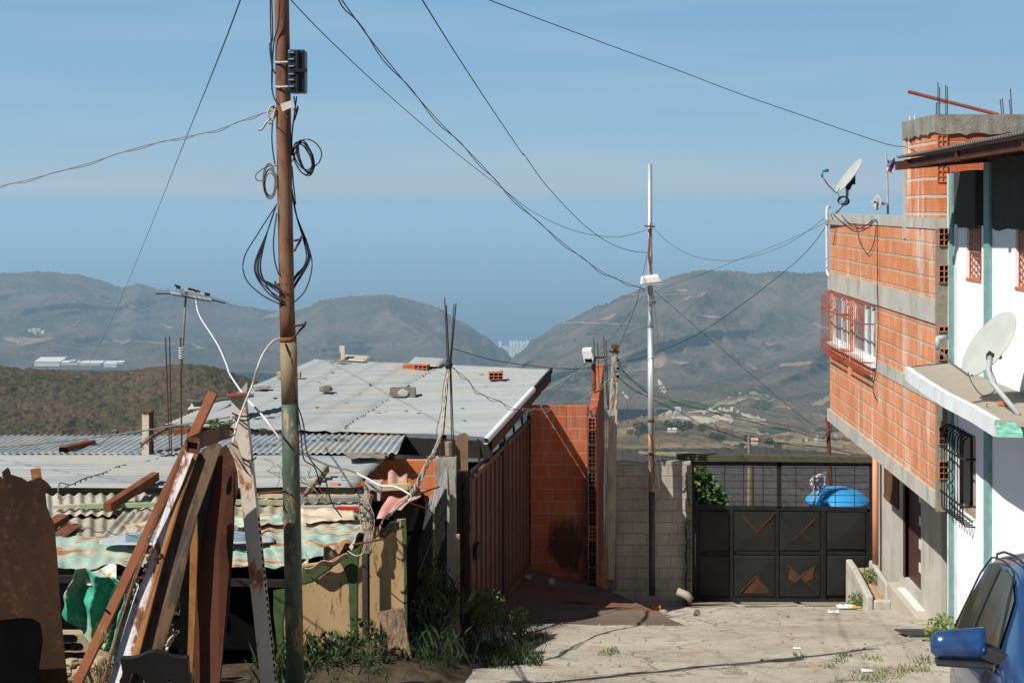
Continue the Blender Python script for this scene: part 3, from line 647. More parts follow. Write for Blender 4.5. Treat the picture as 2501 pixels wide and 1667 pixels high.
# barred ground floor window
o = MB(); wh(o, 15.88, 15.93, -3.56, -2.62, .05, .05); wh(o, 16.75, 16.80, -3.56, -2.62, .05, .05); wh(o, 15.93, 16.75, -3.56, -3.5, .05, .05)
wl = o.build('window', m_plain('timber_window_frame', (.30,.24,.15), .7), WH)
o = MB(); wh(o, 15.93, 16.3, -3.5, -2.62, .09, .01); o.build('shutter', m_plain('wooden_shutter', (.34,.27,.17), .7, .3, 9), wl)
g = MB(); n = 9
for k in range(n):
    Y = 15.90 + .88*k/(n-1); x = xh(Y)
    g.tube([(x,Y,-2.60),(x-.08,Y,-2.60),(x-.13,Y,-2.64),(x-.14,Y,-2.72),(x-.14,Y,-3.55),(x-.12,Y,-3.60),(x+.0,Y,-3.61)], .009, 6)
for z in (-2.85, -3.38): g.bar((xh(15.88)-.15,15.88,z), (xh(16.8)-.15,16.8,z), .014, .02); g.bar((xh(15.88),15.88,z), (xh(15.88)-.15,15.88,z), .014, .02)
for k in range(3):
    zc = -3.0 - .13*k; P = [(xh(16.34)-.155, 16.34+.1*math.cos(t), zc+.06*math.sin(t)) for t in [i*math.pi/8 for i in range(17)]]; g.tube(P, .006, 5)
g.build('window_grille', M_metalblk, WH, smooth=True)
# canopy slab with its broken mint end
W = MB(); pl = [(4.57,16.5),(5.19,16.97),(5.04,12.35),(4.60,12.34),(4.23,12.46),(4.30,13.3),(4.33,14.2),(4.42,15.2),(4.50,16.0)]
W.prism([(x, y, -1.89) for x, y in pl], (0,0,-.05)); cs = W.build('canopy_slab', M_concG, WH)
ou = [(4.57,16.5),(4.50,16.0),(4.42,15.2),(4.33,14.2),(4.30,13.3),(4.23,12.46)]
W = MB(); n_ = len(ou)
W.prism([(x-.012, y, 0) for x, y in ou] + [(x+.05, y-.0, 0) for x, y in ou[::-1]], (0,0,.15)); W.v = [(a, b, c-2.035) for a, b, c in W.v]
W.prism([(4.59,16.51,-2.035),(5.19,16.98,-2.035),(5.19,16.90,-2.035),(4.6,16.46,-2.035)], (0,0,.145))
W.build('canopy_edge', M_ledge, WH)
W = MB(); W.grid(lambda u, v: (4.235+.85*u, 12.45-.10*u-.012*noise.noise(Vector((u*14,v*4,0)))-.015, -1.905-.13*v-.008*noise.noise(Vector((u*9,0,2)))), 30, 6)
W.build('broken_edge', M_mint, WH, solid=.02)
W = MB(); W.prism([(x*1.0+ (.03 if x < 4.9 else 0), y, -2.03) for x, y in pl], (0,0,.088)); W.build('canopy_soffit', M_concD, WH)
# dish on the canopy
sat_dish('satellite_dish', 'large white satellite dish on a bent mast standing on the canopy slab', at(2415,840,13.6), (-.80,-.09,.55), .36, .06,
         [at(2418,872,13.35), at(2414,905,13.2), at(2424,935,13.1), at(2489,1013,12.75)], at(2290,852,13.2), M_dish, M_grey)
MB().tube(spline([at(2364,908,13.3),at(2376,938,13.2),at(2400,965,13.1),at(2425,958,13.1),at(2433,935,13.1),at(2420,900,13.2),at(2416,880,13.3)], 8), .005, 6).build('cable', M_cable, smooth=True, label='black cable looping below the large dish on the canopy', cat='cable')
MB().obox((4.55,13.3,-1.885), (.10,-.01,0), (.0,.05,0), (0,0,.035)).build('brick_fragment', M_clay, bevel=.005, label='broken piece of orange clay block lying on the canopy slab', cat='brick')
# roof over the white house
def corr(mb, o, du, dv, nu, amp, wl, nv=1, up=(0,0,1), jit=0, seed=0, sub=8):
    o, du, dv, up = map(Vector, (o, du, dv, up)); L = du.length; nu = max(2, int(L/wl*sub))
    return mb.grid(lambda u, v: o + du*u + dv*v + up*(amp*math.sin(2*math.pi*u*L/wl) + jit*noise.noise(Vector((u*L*.8, v*dv.length*.8, seed)))), nu, nv)
W = MB(); corr(W, (4.42,16.35,.535), (-.20,-6.6,.10), (4.2,0,.40), 0, .014, .076, 1); W.build('roof', M_zincU, WH, smooth=True, solid=.003)
W = MB()
for Yb, x0, z in ((16.05,4.33,.43), (14.1,4.40,.47), (12.1,4.35,.5)): W.bar((x0,Yb,z), (8.4,Yb,z+.36), .07, .10)
W.bar((4.52,16.3,.455), (4.34,9.9,.55), .06, .10)
W.build('roof_beam', M_rustD, WH)
# ================================================================ the blue car
s = NT('blue_car_paint'); p_ = s.sep(); dust = s.noise(3, 5); M_paint = s.out(s.mix(s.ramp(dust, (.35, 0), (.8, .45)), (.009,.060,.20), (.10,.11,.13)), .22, .3, .6)
s.b.inputs['Coat Weight'].default_value = .6; s.b.inputs['Coat Roughness'].default_value = .06
s = NT('tinted_car_glass'); M_cglass = s.out(s.mix(s.ramp(s.noise(2, 4, .6), (.4, 0), (.7, 1)), (.035,.034,.022), (.065,.06,.04)), .12, 0, .5)
M_trim = m_plain('black_car_trim', (.03,.032,.034), .45, .2, 9)
M_tyre = m_plain('tyre_rubber', (.02,.02,.02), .85, .2, 20)
dl = Vector((.19,.96,-.2112)).normalized(); dw = Vector((.981,-.194,0)).normalized(); dh = dw.cross(dl).normalized()
if dh.z < 0: dh = -dh
CO = Vector((1.955,5.30,-2.83))
def cp(L, W_, H): return CO + dl*L + dw*W_ + dh*H
CAR = thing('parked_car', 'dark blue hatchback with white filler patches on its pillar, parked by the white house', 'car', cp(2,.84,0))
CW = 1.68
st = [ # L, inset at belt, belt height, roof inset, roof height
 (0.00,.30,.60,.34,.62),(0.06,.17,.66,.24,.68),(0.22,.09,.72,.20,.76),(0.55,.045,.80,.18,.86),(0.95,.02,.86,.16,.93),(1.12,.01,.90,.16,.965),(1.40,.005,.915,.20,1.16),(1.65,.0,.925,.235,1.33),(1.85,.0,.93,.26,1.405),
 (2.2,.0,.94,.265,1.44),(2.7,.005,.945,.275,1.45),(3.1,.02,.95,.29,1.43),(3.4,.045,.95,.32,1.37),(3.65,.08,.95,.37,1.22),(3.85,.13,.93,.33,1.02),(4.0,.22,.86,.36,.90),(4.06,.34,.7,.42,.72)]
def sect(L, bi, bh, ri, rh):
    lo = .22
    pts = [(bi+.05, lo), (bi+.012, .36), (bi-.002, .55), (bi+.0, .72 if bh > .8 else bh*.85), (bi+.02, bh-.045), (bi+.05, bh)]
    k = (rh-bh)
    for t in (.25, .5, .75, .92): pts.append((bi+.05+(ri-bi-.05)*t**1.15, bh+k*t))
    pts += [(ri+.06, rh-.012*min(1,k*3)), (ri+.22, rh+.02), (CW/2, rh+.032)]
    full = pts + [(CW-a, b) for a, b in pts[-2::-1]]
    return [cp(L, a, b) for a, b in full]
bd = MB(); secs = [sect(*q) for q in st]; m_ = len(secs[0])
for q in secs: bd.v += [tuple(x) for x in q]
for i in range(len(secs)-1):
    for k in range(m_-1): bd.f.append((i*m_+k, i*m_+k+1, (i+1)*m_+k+1, (i+1)*m_+k))
    bd.f.append((i*m_+m_-1, i*m_, (i+1)*m_, (i+1)*m_+m_-1))
bd.f.append(tuple(range(m_))); bd.f.append(tuple((len(secs)-1)*m_+k for k in range(m_)))
bd.build('body', M_paint, CAR, smooth=True, sub=2)
def side(L, t, off=.006):                  # a point on the greenhouse side at height fraction t
    for a, b in zip(st, st[1:]):
        if L <= b[0]:
            u = (L-a[0])/(b[0]-a[0]); q = [x+(y-x)*u for x, y in zip(a, b)]; break
    _, bi, bh, ri, rh = q
    return cp(L, bi+.05+(ri-bi-.05)*t**1.15-off, bh+(rh-bh)*t)
def panel(outline_lo, outline_hi, L0, L1, off, name, mat, par, n=16):
    g = MB(); g.grid(lambda u, v: side(L0+(L1-L0)*u, (outline_lo(u)*(1-v)+outline_hi(u)*v), off), n, 8)
    return g.build(name, mat, par, smooth=True)
fw = panel(lambda u: .06, lambda u: min(.86, .10+3.2*u), 1.36, 2.24, .016, 'side_window', M_cglass, CAR)
rw = panel(lambda u: .06, lambda u: .86-.0*u if u < .55 else .86-1.65*(u-.55), 2.36, 3.30, .016, 'side_window', M_cglass, CAR)
g = MB(); g.tube([side(1.30,.05,.02)] + [side(1.30+.12*i, min(.93,.12+.22*i), .02) for i in range(1,5)] + [side(L,.93,.02) for L in (2.0,2.3,2.6,2.85)] + [side(3.1,.75,.02), side(3.28,.42,.02), side(3.38,.06,.02)], .006, 6)
g.tube([side(L, .02, .016) for L in (1.3,1.6,2.0,2.4,2.8,3.1,3.38)], .007, 6); g.build('window_trim', M_trim, CAR, smooth=True)
g = MB(); g.grid(lambda u, v: side(2.24+.12*u, .04+.84*v, .022), 2, 6); g.build('door_pillar', M_trim, CAR, smooth=True)
g = MB(); g.grid(lambda u, v: cp(1.13+.68*v, .26+(CW-.52)*u+ (.06*(v)*(1-2*u)), .985+.40*v + .035*math.sin(math.pi*u)+.02), 14, 8); g.build('windscreen', M_cglass, CAR, smooth=True)
g = MB(); g.tube([*[side(L, .99, -.02) for L in (1.16,1.3,1.5,1.7,1.85,2.2,2.7,3.1,3.4)]], [.007]*9, 8); g.build('roof_rail', M_trim, CAR, smooth=True)
mr = MB(); 
mc = cp(1.36,.03,.985)
rows = []
for i in range(9):                          # mirror housing: a tapered rounded shell
    t = i/8; w_ = -.02 - .25*t; hh = .068*(1-.2*t)*(1 if i < 8 else .55); dd = .055*(1-.15*t)*(1 if i < 8 else .4)
    rows.append([mc + dw*(w_) + dh*(.03+.02*(1-t)+hh*1.15*math.sin(a)) - dl*(dd*math.cos(a)) for a in [k*math.pi/8 for k in range(16)]])
for r_ in rows: mr.v += [tuple(x) for x in r_]
for i in range(8):
    for k in range(16): mr.f.append((i*16+k, i*16+(k+1)%16, (i+1)*16+(k+1)%16, (i+1)*16+k))
mr.f.append(tuple(range(16))); mr.f.append(tuple(128+k for k in range(16)))
mo = mr.build('wing_mirror', M_paint, CAR, smooth=True)
g = MB(); g.bar(mc+dw*.02-dh*.045, mc-dw*.25-dh*.045, .09, .02); g.bar(mc+dw*.08-dh*.02, mc-dw*.03+dh*.02, .09, .06); g.build('mirror_foot', M_trim, mo, bevel=.006)
M_fill = m_plain('white_body_filler', (.72,.74,.76), .8, .08, 30)
bpy.context.view_layer.update()
_dg = bpy.context.evaluated_depsgraph_get(); _cb = [o for o in CAR.children if o.name.startswith('body')][0]
_ev = _cb.evaluated_get(_dg); _mw = _cb.matrix_world.copy(); _me = _ev.to_mesh()
_BC = BVHTree.FromPolygons([_mw @ v.co for v in _me.vertices], [tuple(p.vertices) for p in _me.polygons])
for cx_, cy_, rx, ry, sd_ in ((2455,1437,10,17,1),(2450,1494,5,6,2),(2449,1512,9,11,3),(2453,1528,5,5,4),(2445,1508,4,5,5)):
    mb_ = MB(); ring = [(0,0)] + [(math.cos(t)*(1+.25*noise.noise(Vector((math.cos(t)*2,math.sin(t)*2,sd_)))), math.sin(t)) for t in [2*math.pi*i/14 for i in range(14)]]; good = True
    for x_, y_ in ring:
        r = Vector(((cx_+x_*rx-CX)/F, 1, -(cy_+y_*ry-HY)/F)).normalized(); h = _BC.ray_cast(Vector((0,0,0)), r)
        if h[0] is None: good = False; break
        mb_.v.append(tuple(h[0]-r*.004))
    if good:
        mb_.f = [(0,1+i,1+(i+1)%14) for i in range(14)]; mb_.build('filler_patch', M_fill, CAR, fix=False)
_ev.to_mesh_clear()
for L in (.72, 3.35):
    wl_ = thing('wheel', None, None, cp(L,.12,.30)); wl_.parent = CAR; wl_.location = cp(L,.12,.30) - WPOS[CAR.name]; WPOS['wheel'] = cp(L,.12,.30)
    for W_ in (.03, CW-.21):
        m = MB(); m.lathe(cp(L,W_,.30), [(.18,0),(.29,.005),(.305,.03),(.305,.15),(.29,.175),(.18,.18)], 28, dw, dl); 
        m.build('tyre', M_tyre, wl_, smooth=True)
m = MB(); m.bar(cp(.03,.35,.45), cp(.03,CW-.35,.45), .06, .14); m.build('bumper_grille', M_trim, CAR)
for W_ in (.16, CW-.46):
    m = MB(); m.obox(cp(.10,W_,.58), dw*.30, dl*.10, dh*.12); m.build('headlight', M_frame, CAR, bevel=.03)
# ================================================================ street, driveway
def m_street():
    s = NT('worn_street'); a = s.noise(.7, 7, .65); b = s.noise(14, 8, .75); c1 = s.noise(3.2, 6, .7, s.pos((1,.5,1))); st = s.noise(60, 3)
    c = s.mix(s.ramp(a, (.35, 0), (.65, 1)), (.40,.355,.285), (.55,.50,.41))
    c = s.mix(s.ramp(c1, (.54, 0), (.66, .75)), c, (.27,.245,.205)); c = s.mix(s.ramp(b, (.56, 0), (.66, .8)), c, (.19,.17,.14))
    c = s.mix(s.ramp(st, (.66, 0), (.72, .5)), c, (.55,.50,.42)); e = s.noise(1.1, 5, .6, s.pos((1,.6,1), (0,0,0), (9,3,1)))
    c = s.mix(s.ramp(e, (.56, 0), (.64, .45)), c, (.36,.23,.13))
    cr = s.n('ShaderNodeTexVoronoi', feature='DISTANCE_TO_EDGE'); cr.inputs['Scale'].default_value = .35
    dv = s.n('ShaderNodeVectorMath', operation='ADD'); nz = s.n('ShaderNodeTexNoise'); nz.inputs['Scale'].default_value = 1.3; nz.inputs['Detail'].default_value = 5
    s.t.links.new(s.pos(), nz.inputs['Vector']); s.t.links.new(s.pos(), dv.inputs[0]); s.t.links.new(nz.outputs['Color'], dv.inputs[1]); s.t.links.new(dv.outputs[0], cr.inputs['Vector'])
    k = s.ramp(cr.outputs['Distance'], (0, 1), (.012, 0)); c = s.mix(s.math('MULTIPLY', k, .6), c, (.10,.09,.075))
    s.bump(s.math('SUBTRACT', s.math('ADD', s.math('MULTIPLY', b, 1.2), a), s.math('MULTIPLY', k, .6)), .9, .03)
    return s.out(c, .92, 0, .12)
M_street = m_street()
def rz(x, Y):
    return gz(Y) + .012 + .025*noise.noise(Vector((x*.8, Y*.6, 0))) + .012*noise.noise(Vector((x*3, Y*2.4, 4))) + (.16*max(0, 1-abs(Y-17.5)/1.6)*max(0, (x-2.2)/3) if x > 2.2 else 0)*.5
g = MB(); g.grid(lambda u, v: ((-2.6+9.6*u), -3+29.6*v, rz(-2.6+9.6*u, -3+29.6*v)), 96, 260)
g.build('street', M_street, kind='structure', smooth=True, fix=False)
s = NT('earth_bank'); c_ = s.mix(s.ramp(s.noise(2.5, 7, .7), (.4, 0), (.65, 1)), (.05,.038,.025), (.13,.10,.07)); s.bump(s.noise(18, 7, .7), .9, .03); M_earth = s.out(c_, 1, 0, 0)
def ez(x, Y):
    t = max(0, min(1, (-x-.55)/.9)); h = .34*math.exp(-((x+1.35)/.75)**2 - ((Y-14.6)/1.6)**2)
    return gz(Y) + .02 + h + .05*noise.noise(Vector((x*2, Y*1.4, 7)))*(1 if x < -.7 else .3) - (.05 if x > -.62 else 0)
g = MB(); g.grid(lambda u, v: (-11+10.55*u - .0, -3+24.0*v, ez(-11+10.55*u, -3+24.0*v)), 150, 160)
g.build('earth_verge', M_earth, kind='structure', smooth=True, fix=False)
def m_drive():
    s = NT('stained_driveway'); a = s.noise(1.3, 6, .65, s.pos((.5,1.4,1))); c = s.mix(s.ramp(a, (.35, 0), (.65, 1)), (.10,.077,.06), (.16,.125,.10))  # base browns darkened to deepen the shade here, stains mixed over
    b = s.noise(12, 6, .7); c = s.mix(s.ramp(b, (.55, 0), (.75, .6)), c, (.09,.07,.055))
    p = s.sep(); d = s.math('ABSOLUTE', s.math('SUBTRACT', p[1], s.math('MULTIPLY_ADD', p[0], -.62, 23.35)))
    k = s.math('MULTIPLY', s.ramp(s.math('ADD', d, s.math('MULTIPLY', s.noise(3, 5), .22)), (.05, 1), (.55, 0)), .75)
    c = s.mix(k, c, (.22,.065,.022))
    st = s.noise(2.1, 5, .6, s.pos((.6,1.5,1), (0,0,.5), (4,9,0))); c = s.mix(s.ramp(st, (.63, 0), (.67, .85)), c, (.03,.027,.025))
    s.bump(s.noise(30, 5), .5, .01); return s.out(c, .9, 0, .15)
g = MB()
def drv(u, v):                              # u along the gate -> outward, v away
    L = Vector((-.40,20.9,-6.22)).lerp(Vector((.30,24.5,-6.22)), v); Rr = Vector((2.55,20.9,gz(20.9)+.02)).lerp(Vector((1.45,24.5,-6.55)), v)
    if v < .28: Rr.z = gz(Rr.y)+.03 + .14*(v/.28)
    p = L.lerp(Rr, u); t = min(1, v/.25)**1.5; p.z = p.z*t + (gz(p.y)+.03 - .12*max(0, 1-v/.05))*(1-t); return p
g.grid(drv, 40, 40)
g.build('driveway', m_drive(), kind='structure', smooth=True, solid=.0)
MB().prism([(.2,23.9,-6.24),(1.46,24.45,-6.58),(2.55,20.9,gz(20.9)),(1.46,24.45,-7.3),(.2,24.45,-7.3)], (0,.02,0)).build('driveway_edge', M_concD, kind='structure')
# drain grate in front of the gate
g = MB()
for k in range(74):
    x = 3.05+3.1*k/74
    if 0 <= (k % 26) < 23: g.obox((x, 25.35, gz(25.35)+.05), (.016,0,0), (.0,.42,-.09), (0,0,.014))
g.build('drain_grate', m_plain('worn_grate_bars', (.30,.26,.2), .8, .3, 9), label='long concrete drain grate across the foot of the black gate', cat='drain grate')
g = MB(); g.obox((5.18, 18.5, gz(18.5)+.05), (.42,0,.0), (.06,1.0,-.22), (0,0,.02)); g.build('drain_cover', m_plain('dark_timber_cover', (.05,.047,.042), .9, .4, 14), label='dark weathered cover lying over the gutter beside the parked car', cat='drain cover')
# ================================================================ black gate and its frame
s = NT('black_gate_sheet'); a = s.noise(2.3, 6, .65, s.pos((.4,1,1))); c = s.mix(s.ramp(a, (.4, 0), (.75, .6)), (.009,.011,.012), (.030,.028,.022)); s.bump(s.noise(6,4), .2, .01); M_gate = s.out(c, .5, .0, .3)
M_gaterust = m_rust('gate_rust_bloom', (.15,.05,.02), (.05,.03,.02), (.38,.15,.05), 9, 1)
GY = 26.1
def gp(px, py, off=0): 
    p = at(px, py, GY); return Vector((p.x, GY+off, p.z))
GT = thing('metal_gate', 'wide black sheet metal gate with pressed cross panels and an open mesh top', 'gate', gp(1910,1480))
g = MB()
def gbar(x0, y0, x1, y1, w_, o=0, d=.05): a = gp(x0,y0,o); b = gp(x1,y1,o); g.bar(a, b, w_, d, up=(0,1,0))
for x0, x1 in ((1698,2124),):
    gbar(x0,1238,x1,1243,.075); gbar(x0,1462,x1-12,1468,.09)
for x in (1703, 1786, 1898, 2008, 2014): gbar(x,1240,x,1464,.06 if x < 2000 else .05, .001)
gbar(2121,1243,2118,1466,.06)
for a_, b_ in ((1730,1784),(1797,1894),(1905,2004),(2020,2112)): gbar(a_,1349,b_,1350,.05, .002, .04)
gbar(2012,1245,2014,1455,.02,-.03,.01)
g.build('gate_frame', M_metalblk, GT)
def crosspanel(x0, y0, x1, y1, name='pressed_panel'):
    c_ = gp((x0+x1)/2, (y0+y1)/2, -.045); q = [gp(x0,y0,.0), gp(x1,y0,.0), gp(x1,y1,.0), gp(x0,y1,.0)]
    m = MB(); inner = [p.lerp(c_, .08)+Vector((0,-.015,0)) for p in q]; inner = [Vector((p.x, GY-.015, p.z)) for p in inner]
    m.v = [tuple(p) for p in q+inner]+[tuple(c_)]; m.f = [(i,(i+1)%4,4+(i+1)%4,4+i) for i in range(4)] + [(4+i,4+(i+1)%4,8) for i in range(4)]
    return m.build(name, M_gate, GT, fix=False)
cols = ((1734,1782),(1800,1893),(1909,2003),(2022,2113))
cols = ((1706,1783),(1791,1895),(1903,2005),(2019,2116))
for x0, x1 in cols:
    for y0, y1 in ((1247,1346),(1355,1458)):
        if x1 > 2100: y1 -= 4
        crosspanel(x0, y0, x1, y1)
m = MB(); m.box(gp(1700,0).x, gp(2120,0).x, GY+.03, GY+.036, gp(0,1464).z, gp(0,1242).z); m.build('backing_sheet', M_metalblk, GT)
for cx_, cy_, pts in ((1848,1297,((1812,1258),(1893,1250))), (1957,1298,((1990,1265),(1936,1316),(1976,1317))), (1847,1404,((1806,1445),(1877,1440))), (1953,1405,((1925,1378),(1992,1378),(1936,1422),(1990,1440)))):
    m = MB()
    for x_, y_ in pts:
        m.bar(gp(cx_,cy_,-.048), gp(x_,y_,-.032), .009, .009, up=(0,1,0))
    m.build('rusted_crease', M_gaterust, GT)
m = MB(); m.add([gp(1847,1408,-.049), gp(1815,1447,-.03), gp(1880,1447,-.03)], [(0,1,2)]); M_dullb = m_rust('dull_rust_bloom', (.10,.04,.018), (.03,.022,.016), (.2,.07,.025), 6, 1); m.build('rust_bloom', M_dullb, GT); m = MB(); m.add([gp(1953,1407,-.05), gp(1928,1385,-.034), gp(1925,1412,-.034), gp(1945,1420,-.04)], [(0,1,2,3)]); m.add([gp(1955,1407,-.05), gp(1990,1380,-.034), gp(1985,1410,-.034), gp(1965,1420,-.04)], [(0,1,2,3)]); m.build('rust_bloom', M_dullb, GT)
g = MB()
for i, x in enumerate((1724, 1770, 1816, 1864, 1944, 1991, 2040, 2087)): g.tube([gp(x,1128,.0), gp(x,1240,.0)], .007, 5)
for y in (1140, 1157, 1173, 1190, 1206, 1223): g.tube([gp(1696,y,.012), gp(2122,y+4,.012)], .006, 5)
g.build('mesh_panel', M_metalblk, GT)
g = MB(); gbar(1903,1125,1903,1240,.075); g.build('centre_bar', M_metalblk, GT)
FR = thing('gate_frame', 'dark mossy concrete lintel and posts framing the black gate', 'gateway', gp(1690,1480))
m = MB(); m.bar(gp(1653,1115,.02), gp(2131,1121,.02), .10, .24, up=(0,1,0)); m.v = m.v; 
m.build('lintel', m_concrete('mossy_lintel', (.10,.095,.06), (.035,.035,.03), .45, 5, .8, 1), FR)
m = MB(); m.bar(gp(1686,1124,-.02), gp(1690,1470,-.02), .11, .14, up=(0,1,0)); m.bar(gp(2128,1128,0), gp(2126,1470,0), .05, .10, up=(0,1,0)); m.bar(gp(1690,1131,0), gp(2126,1133,0), .07, .05, up=(0,1,0)); m.build('post', M_metalblk, FR)
# ================================================================ grey block wall
M_block = m_brick('grey_concrete_block', 'x', (.52,.49,.42), (.44,.41,.35), (.30,.27,.22), bw=.41, bh=.205, mo=.010, effl=0, ribs=False, vjoint=.014, grime=.55)
GB = thing('block_wall', 'grey concrete block wall between the brick column and the black gate', 'wall', at(1590,1450,25.6))
m = MB(); a = at(1497,1128,25.6); b = at(1688,1128,25.6)
P = [(a.x, 25.6, -7.6), (b.x, 25.6, -7.6)] + [(b.x, 25.6, -4.64), (b.x-.45, 25.6, -4.62), (b.x-.6, 25.6, -4.64), (a.x+.55, 25.6, -4.67), (a.x+.2, 25.6, -4.63), (a.x, 25.6, -4.66)]
m.prism(P, (0,.15,0)); m.build('wall', M_block, GB)
m = MB(); c = at(1683,1130,25.5)
for k in range(22): 
    z = -4.7-.12*k; m.box(c.x-.03-.03*abs(math.sin(k*2.3)), c.x+.05, 25.47, 25.62, z-.11, z)
m.build('mortar_drips', m_concrete('dark_mortar_edge', (.06,.06,.045), (.02,.02,.02), .5, 8, 1, 1), GB)
# ================================================================ tall brick garden wall on the left of the street
RY = 24.3
RW = thing('brick_wall', 'tall orange clay block wall facing the street with a diagonal shadow', 'wall', at(1366,1400,RY))
a = at(1296,990,RY); b = at(1437,1400,RY)
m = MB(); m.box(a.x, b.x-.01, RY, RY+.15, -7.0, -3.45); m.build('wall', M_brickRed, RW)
e0 = at(1436,1400,RY)
s0 = Vector((e0.x+.01, RY-.05, 0))
# side wall running back from the end column
SW = thing('brick_side_wall', 'orange clay block wall running away from the rebar column beside the concrete post', 'wall', (1.36,25.2,-6.9))
m = MB(); q = [(1.42,24.2,-7.0),(1.72,26.9,-7.0),(1.72,26.9,-3.02),(1.42,24.2,-3.52)]; m.prism([Vector(p)+Vector((-.11,0,0)) for p in q], (.13,0,0)); m.build('wall', M_brickSide, SW)
for k in range(14):
    hollow(SW, (1.302, 24.12, -3.83-.232*k), .115, .205, .10, 2, 3, .010, mat=M_clay if k < 1 or k == 8 else bpy.data.materials.get('sooty_block') or m_plain('sooty_block', (.10,.055,.04), .9))
RC = thing('rebar_column', 'column cage of rusty rebar with square ties against the brick ends', 'rebar', (1.36,24.1,-6.8))
for x in (1.285, 1.425):
    MB().tube([(x,24.10,-6.6),(x,24.10,-3.42)], .009, 6).build('bar', M_rebar, RC)
for z in (-4.08,-4.48,-4.86,-5.32): 
    MB().tube([(1.28,24.09,z),(1.43,24.09,z)], .007, 5).build('tie', M_rust, RC)
MB().prism([at(1448,1090,24.05)+Vector((0,.0,0))]+[at(x,y,24.05) for x,y in ((1486,1090),(1484,1180),(1482,1330),(1484,1452),(1470,1452),(1465,1330),(1463,1180))], (0,.05,0)).build('board', m_plain('red_brown_board', (.28,.09,.04), .85, .3, 8), label='narrow reddish board standing against the rebar column', cat='board') if False else None
# red painted steel post with lamp
LP = thing('lamp_post', 'short red oxide steel post carrying a white floodlight behind the brick wall', 'lamp post', at(1450,1000,25.2))
MB().tube([at(1450,1000,25.2), at(1450,874,25.2)], .04, 14).build('post', m_rust('red_oxide_post', (.20,.06,.035), (.10,.035,.025)), LP, smooth=True)
m = MB(); m.bar(at(1432,874,25.1), at(1479,872,25.3), .03, .03); m.build('arm', M_rust, LP)
m = MB(); P = [at(1421,856,24.9), at(1444,855,24.9), at(1450,873,24.9), at(1449,886,24.9), at(1427,886,24.9)]; m.prism(P, (.03,.28,.03)); m.build('floodlight', m_plain('floodlight_shell', (.66,.67,.68), .5), LP, bevel=.01)
m = MB(); m.prism([at(1427,876,24.88), at(1446,876,24.88), at(1446,884,24.88), at(1430,884,24.88)], (0,-.01,0)); m.build('lamp_glass', M_dark, LP)
# rebars behind
for i, (x0, y0, x1, y1, lb) in enumerate(((1450,823,1457,985,'thin bare rebar standing just right of the floodlight'),(1459,836,1465,985,'shorter thin rebar second to the right of the floodlight'),(1474,822,1484,990,'thin rebar third to the right of the floodlight'),(1480,828,1487,1000,'thin rebar nearest the concrete post behind the side wall'))):
    MB().tube([at(x1,y1,25.4), at(x0,y0,25.4)], .008, 5).build('rebar', M_rebar, label=lb, cat='rebar', group='rebars behind the brick side wall')
# concrete post
CP = thing('concrete_post', 'pale tapering concrete power post crowded with wires beside the brick side wall', 'utility post', at(1483,1410,25.0))
m = MB(); tp = at(1502,850,25.0); bt = at(1487,1412,25.0)
def frus(m, b_, t_, wb, wt, db, dt):
    vs = []
    for p, w_, d_ in ((b_, wb, db), (t_, wt, dt)): vs += [p+Vector((-w_/2,-d_/2,0)), p+Vector((w_/2,-d_/2,0)), p+Vector((w_/2,d_/2,0)), p+Vector((-w_/2,d_/2,0))]
    m.add(vs, [(0,1,2,3)[::-1],(4,5,6,7),(0,1,5,4),(1,2,6,5),(2,3,7,6),(3,0,4,7)])
frus(m, bt, tp, .20, .10, .16, .12); m.build('shaft', m_concrete('pale_post', (.50,.45,.36), (.20,.17,.13), .45, 6, .6, .2), CP)
m = MB(); m.bar(at(1493,845,24.95)+Vector((0,0,0)), at(1511,846,24.95), .12, .06); m.build('rusty_cap', M_rust, CP)
m = MB(); m.bar(at(1489,858,24.9), at(1513,859,24.9), .05, .03); m.build('clamp', M_metalblk, CP)
for k, y in enumerate((868, 876, 884, 896, 904, 915, 926)):
    MB().lathe(at(1506 + (k % 2)*3, y, 24.88), [(.012,0),(.03,.008),(.02,.02),(.032,.03),(.012,.045)], 10, (0,0,-1), (1,0,0)).build('insulator', M_metalblk if k % 2 else M_dish, CP)
m = MB()
for k in range(7):
    r_ = random.Random(k); P = [at(1503+r_.uniform(-5,5) - 1.2*j, 865+ j*14 + r_.uniform(-4,4), 24.86-.01*k) for j in range(9)]; m.tube(spline(P, 4), .006, 5)
for k in range(3): m.tube([at(1478+k*5, 1000, 24.86), at(1474+k*5,1200,24.86), at(1476+k*5,1410,24.86)], .008, 5)
m.build('wiring', M_cableB, CP, smooth=True)
# timber / steel posts at the side wall foot
m = MB(); m.prism([at(x,y,24.0) for x,y in ((1467,1375),(1485,1330),(1484,1452),(1470,1449))], (.0,.04,0)); m.build('timber_board', m_plain('weathered_orange_timber', (.30,.17,.09), .9, .3, 12), label='rough orange timber stub at the foot of the brick side wall', cat='board')
m = MB(); m.bar(at(1500,1185,25.2), at(1503,1440,25.2), .05, .05); m.build('timber_post', m_plain('pale_timber', (.22,.17,.10), .9, .3, 9), label='thin timber prop leaning on the grey block wall', cat='post')
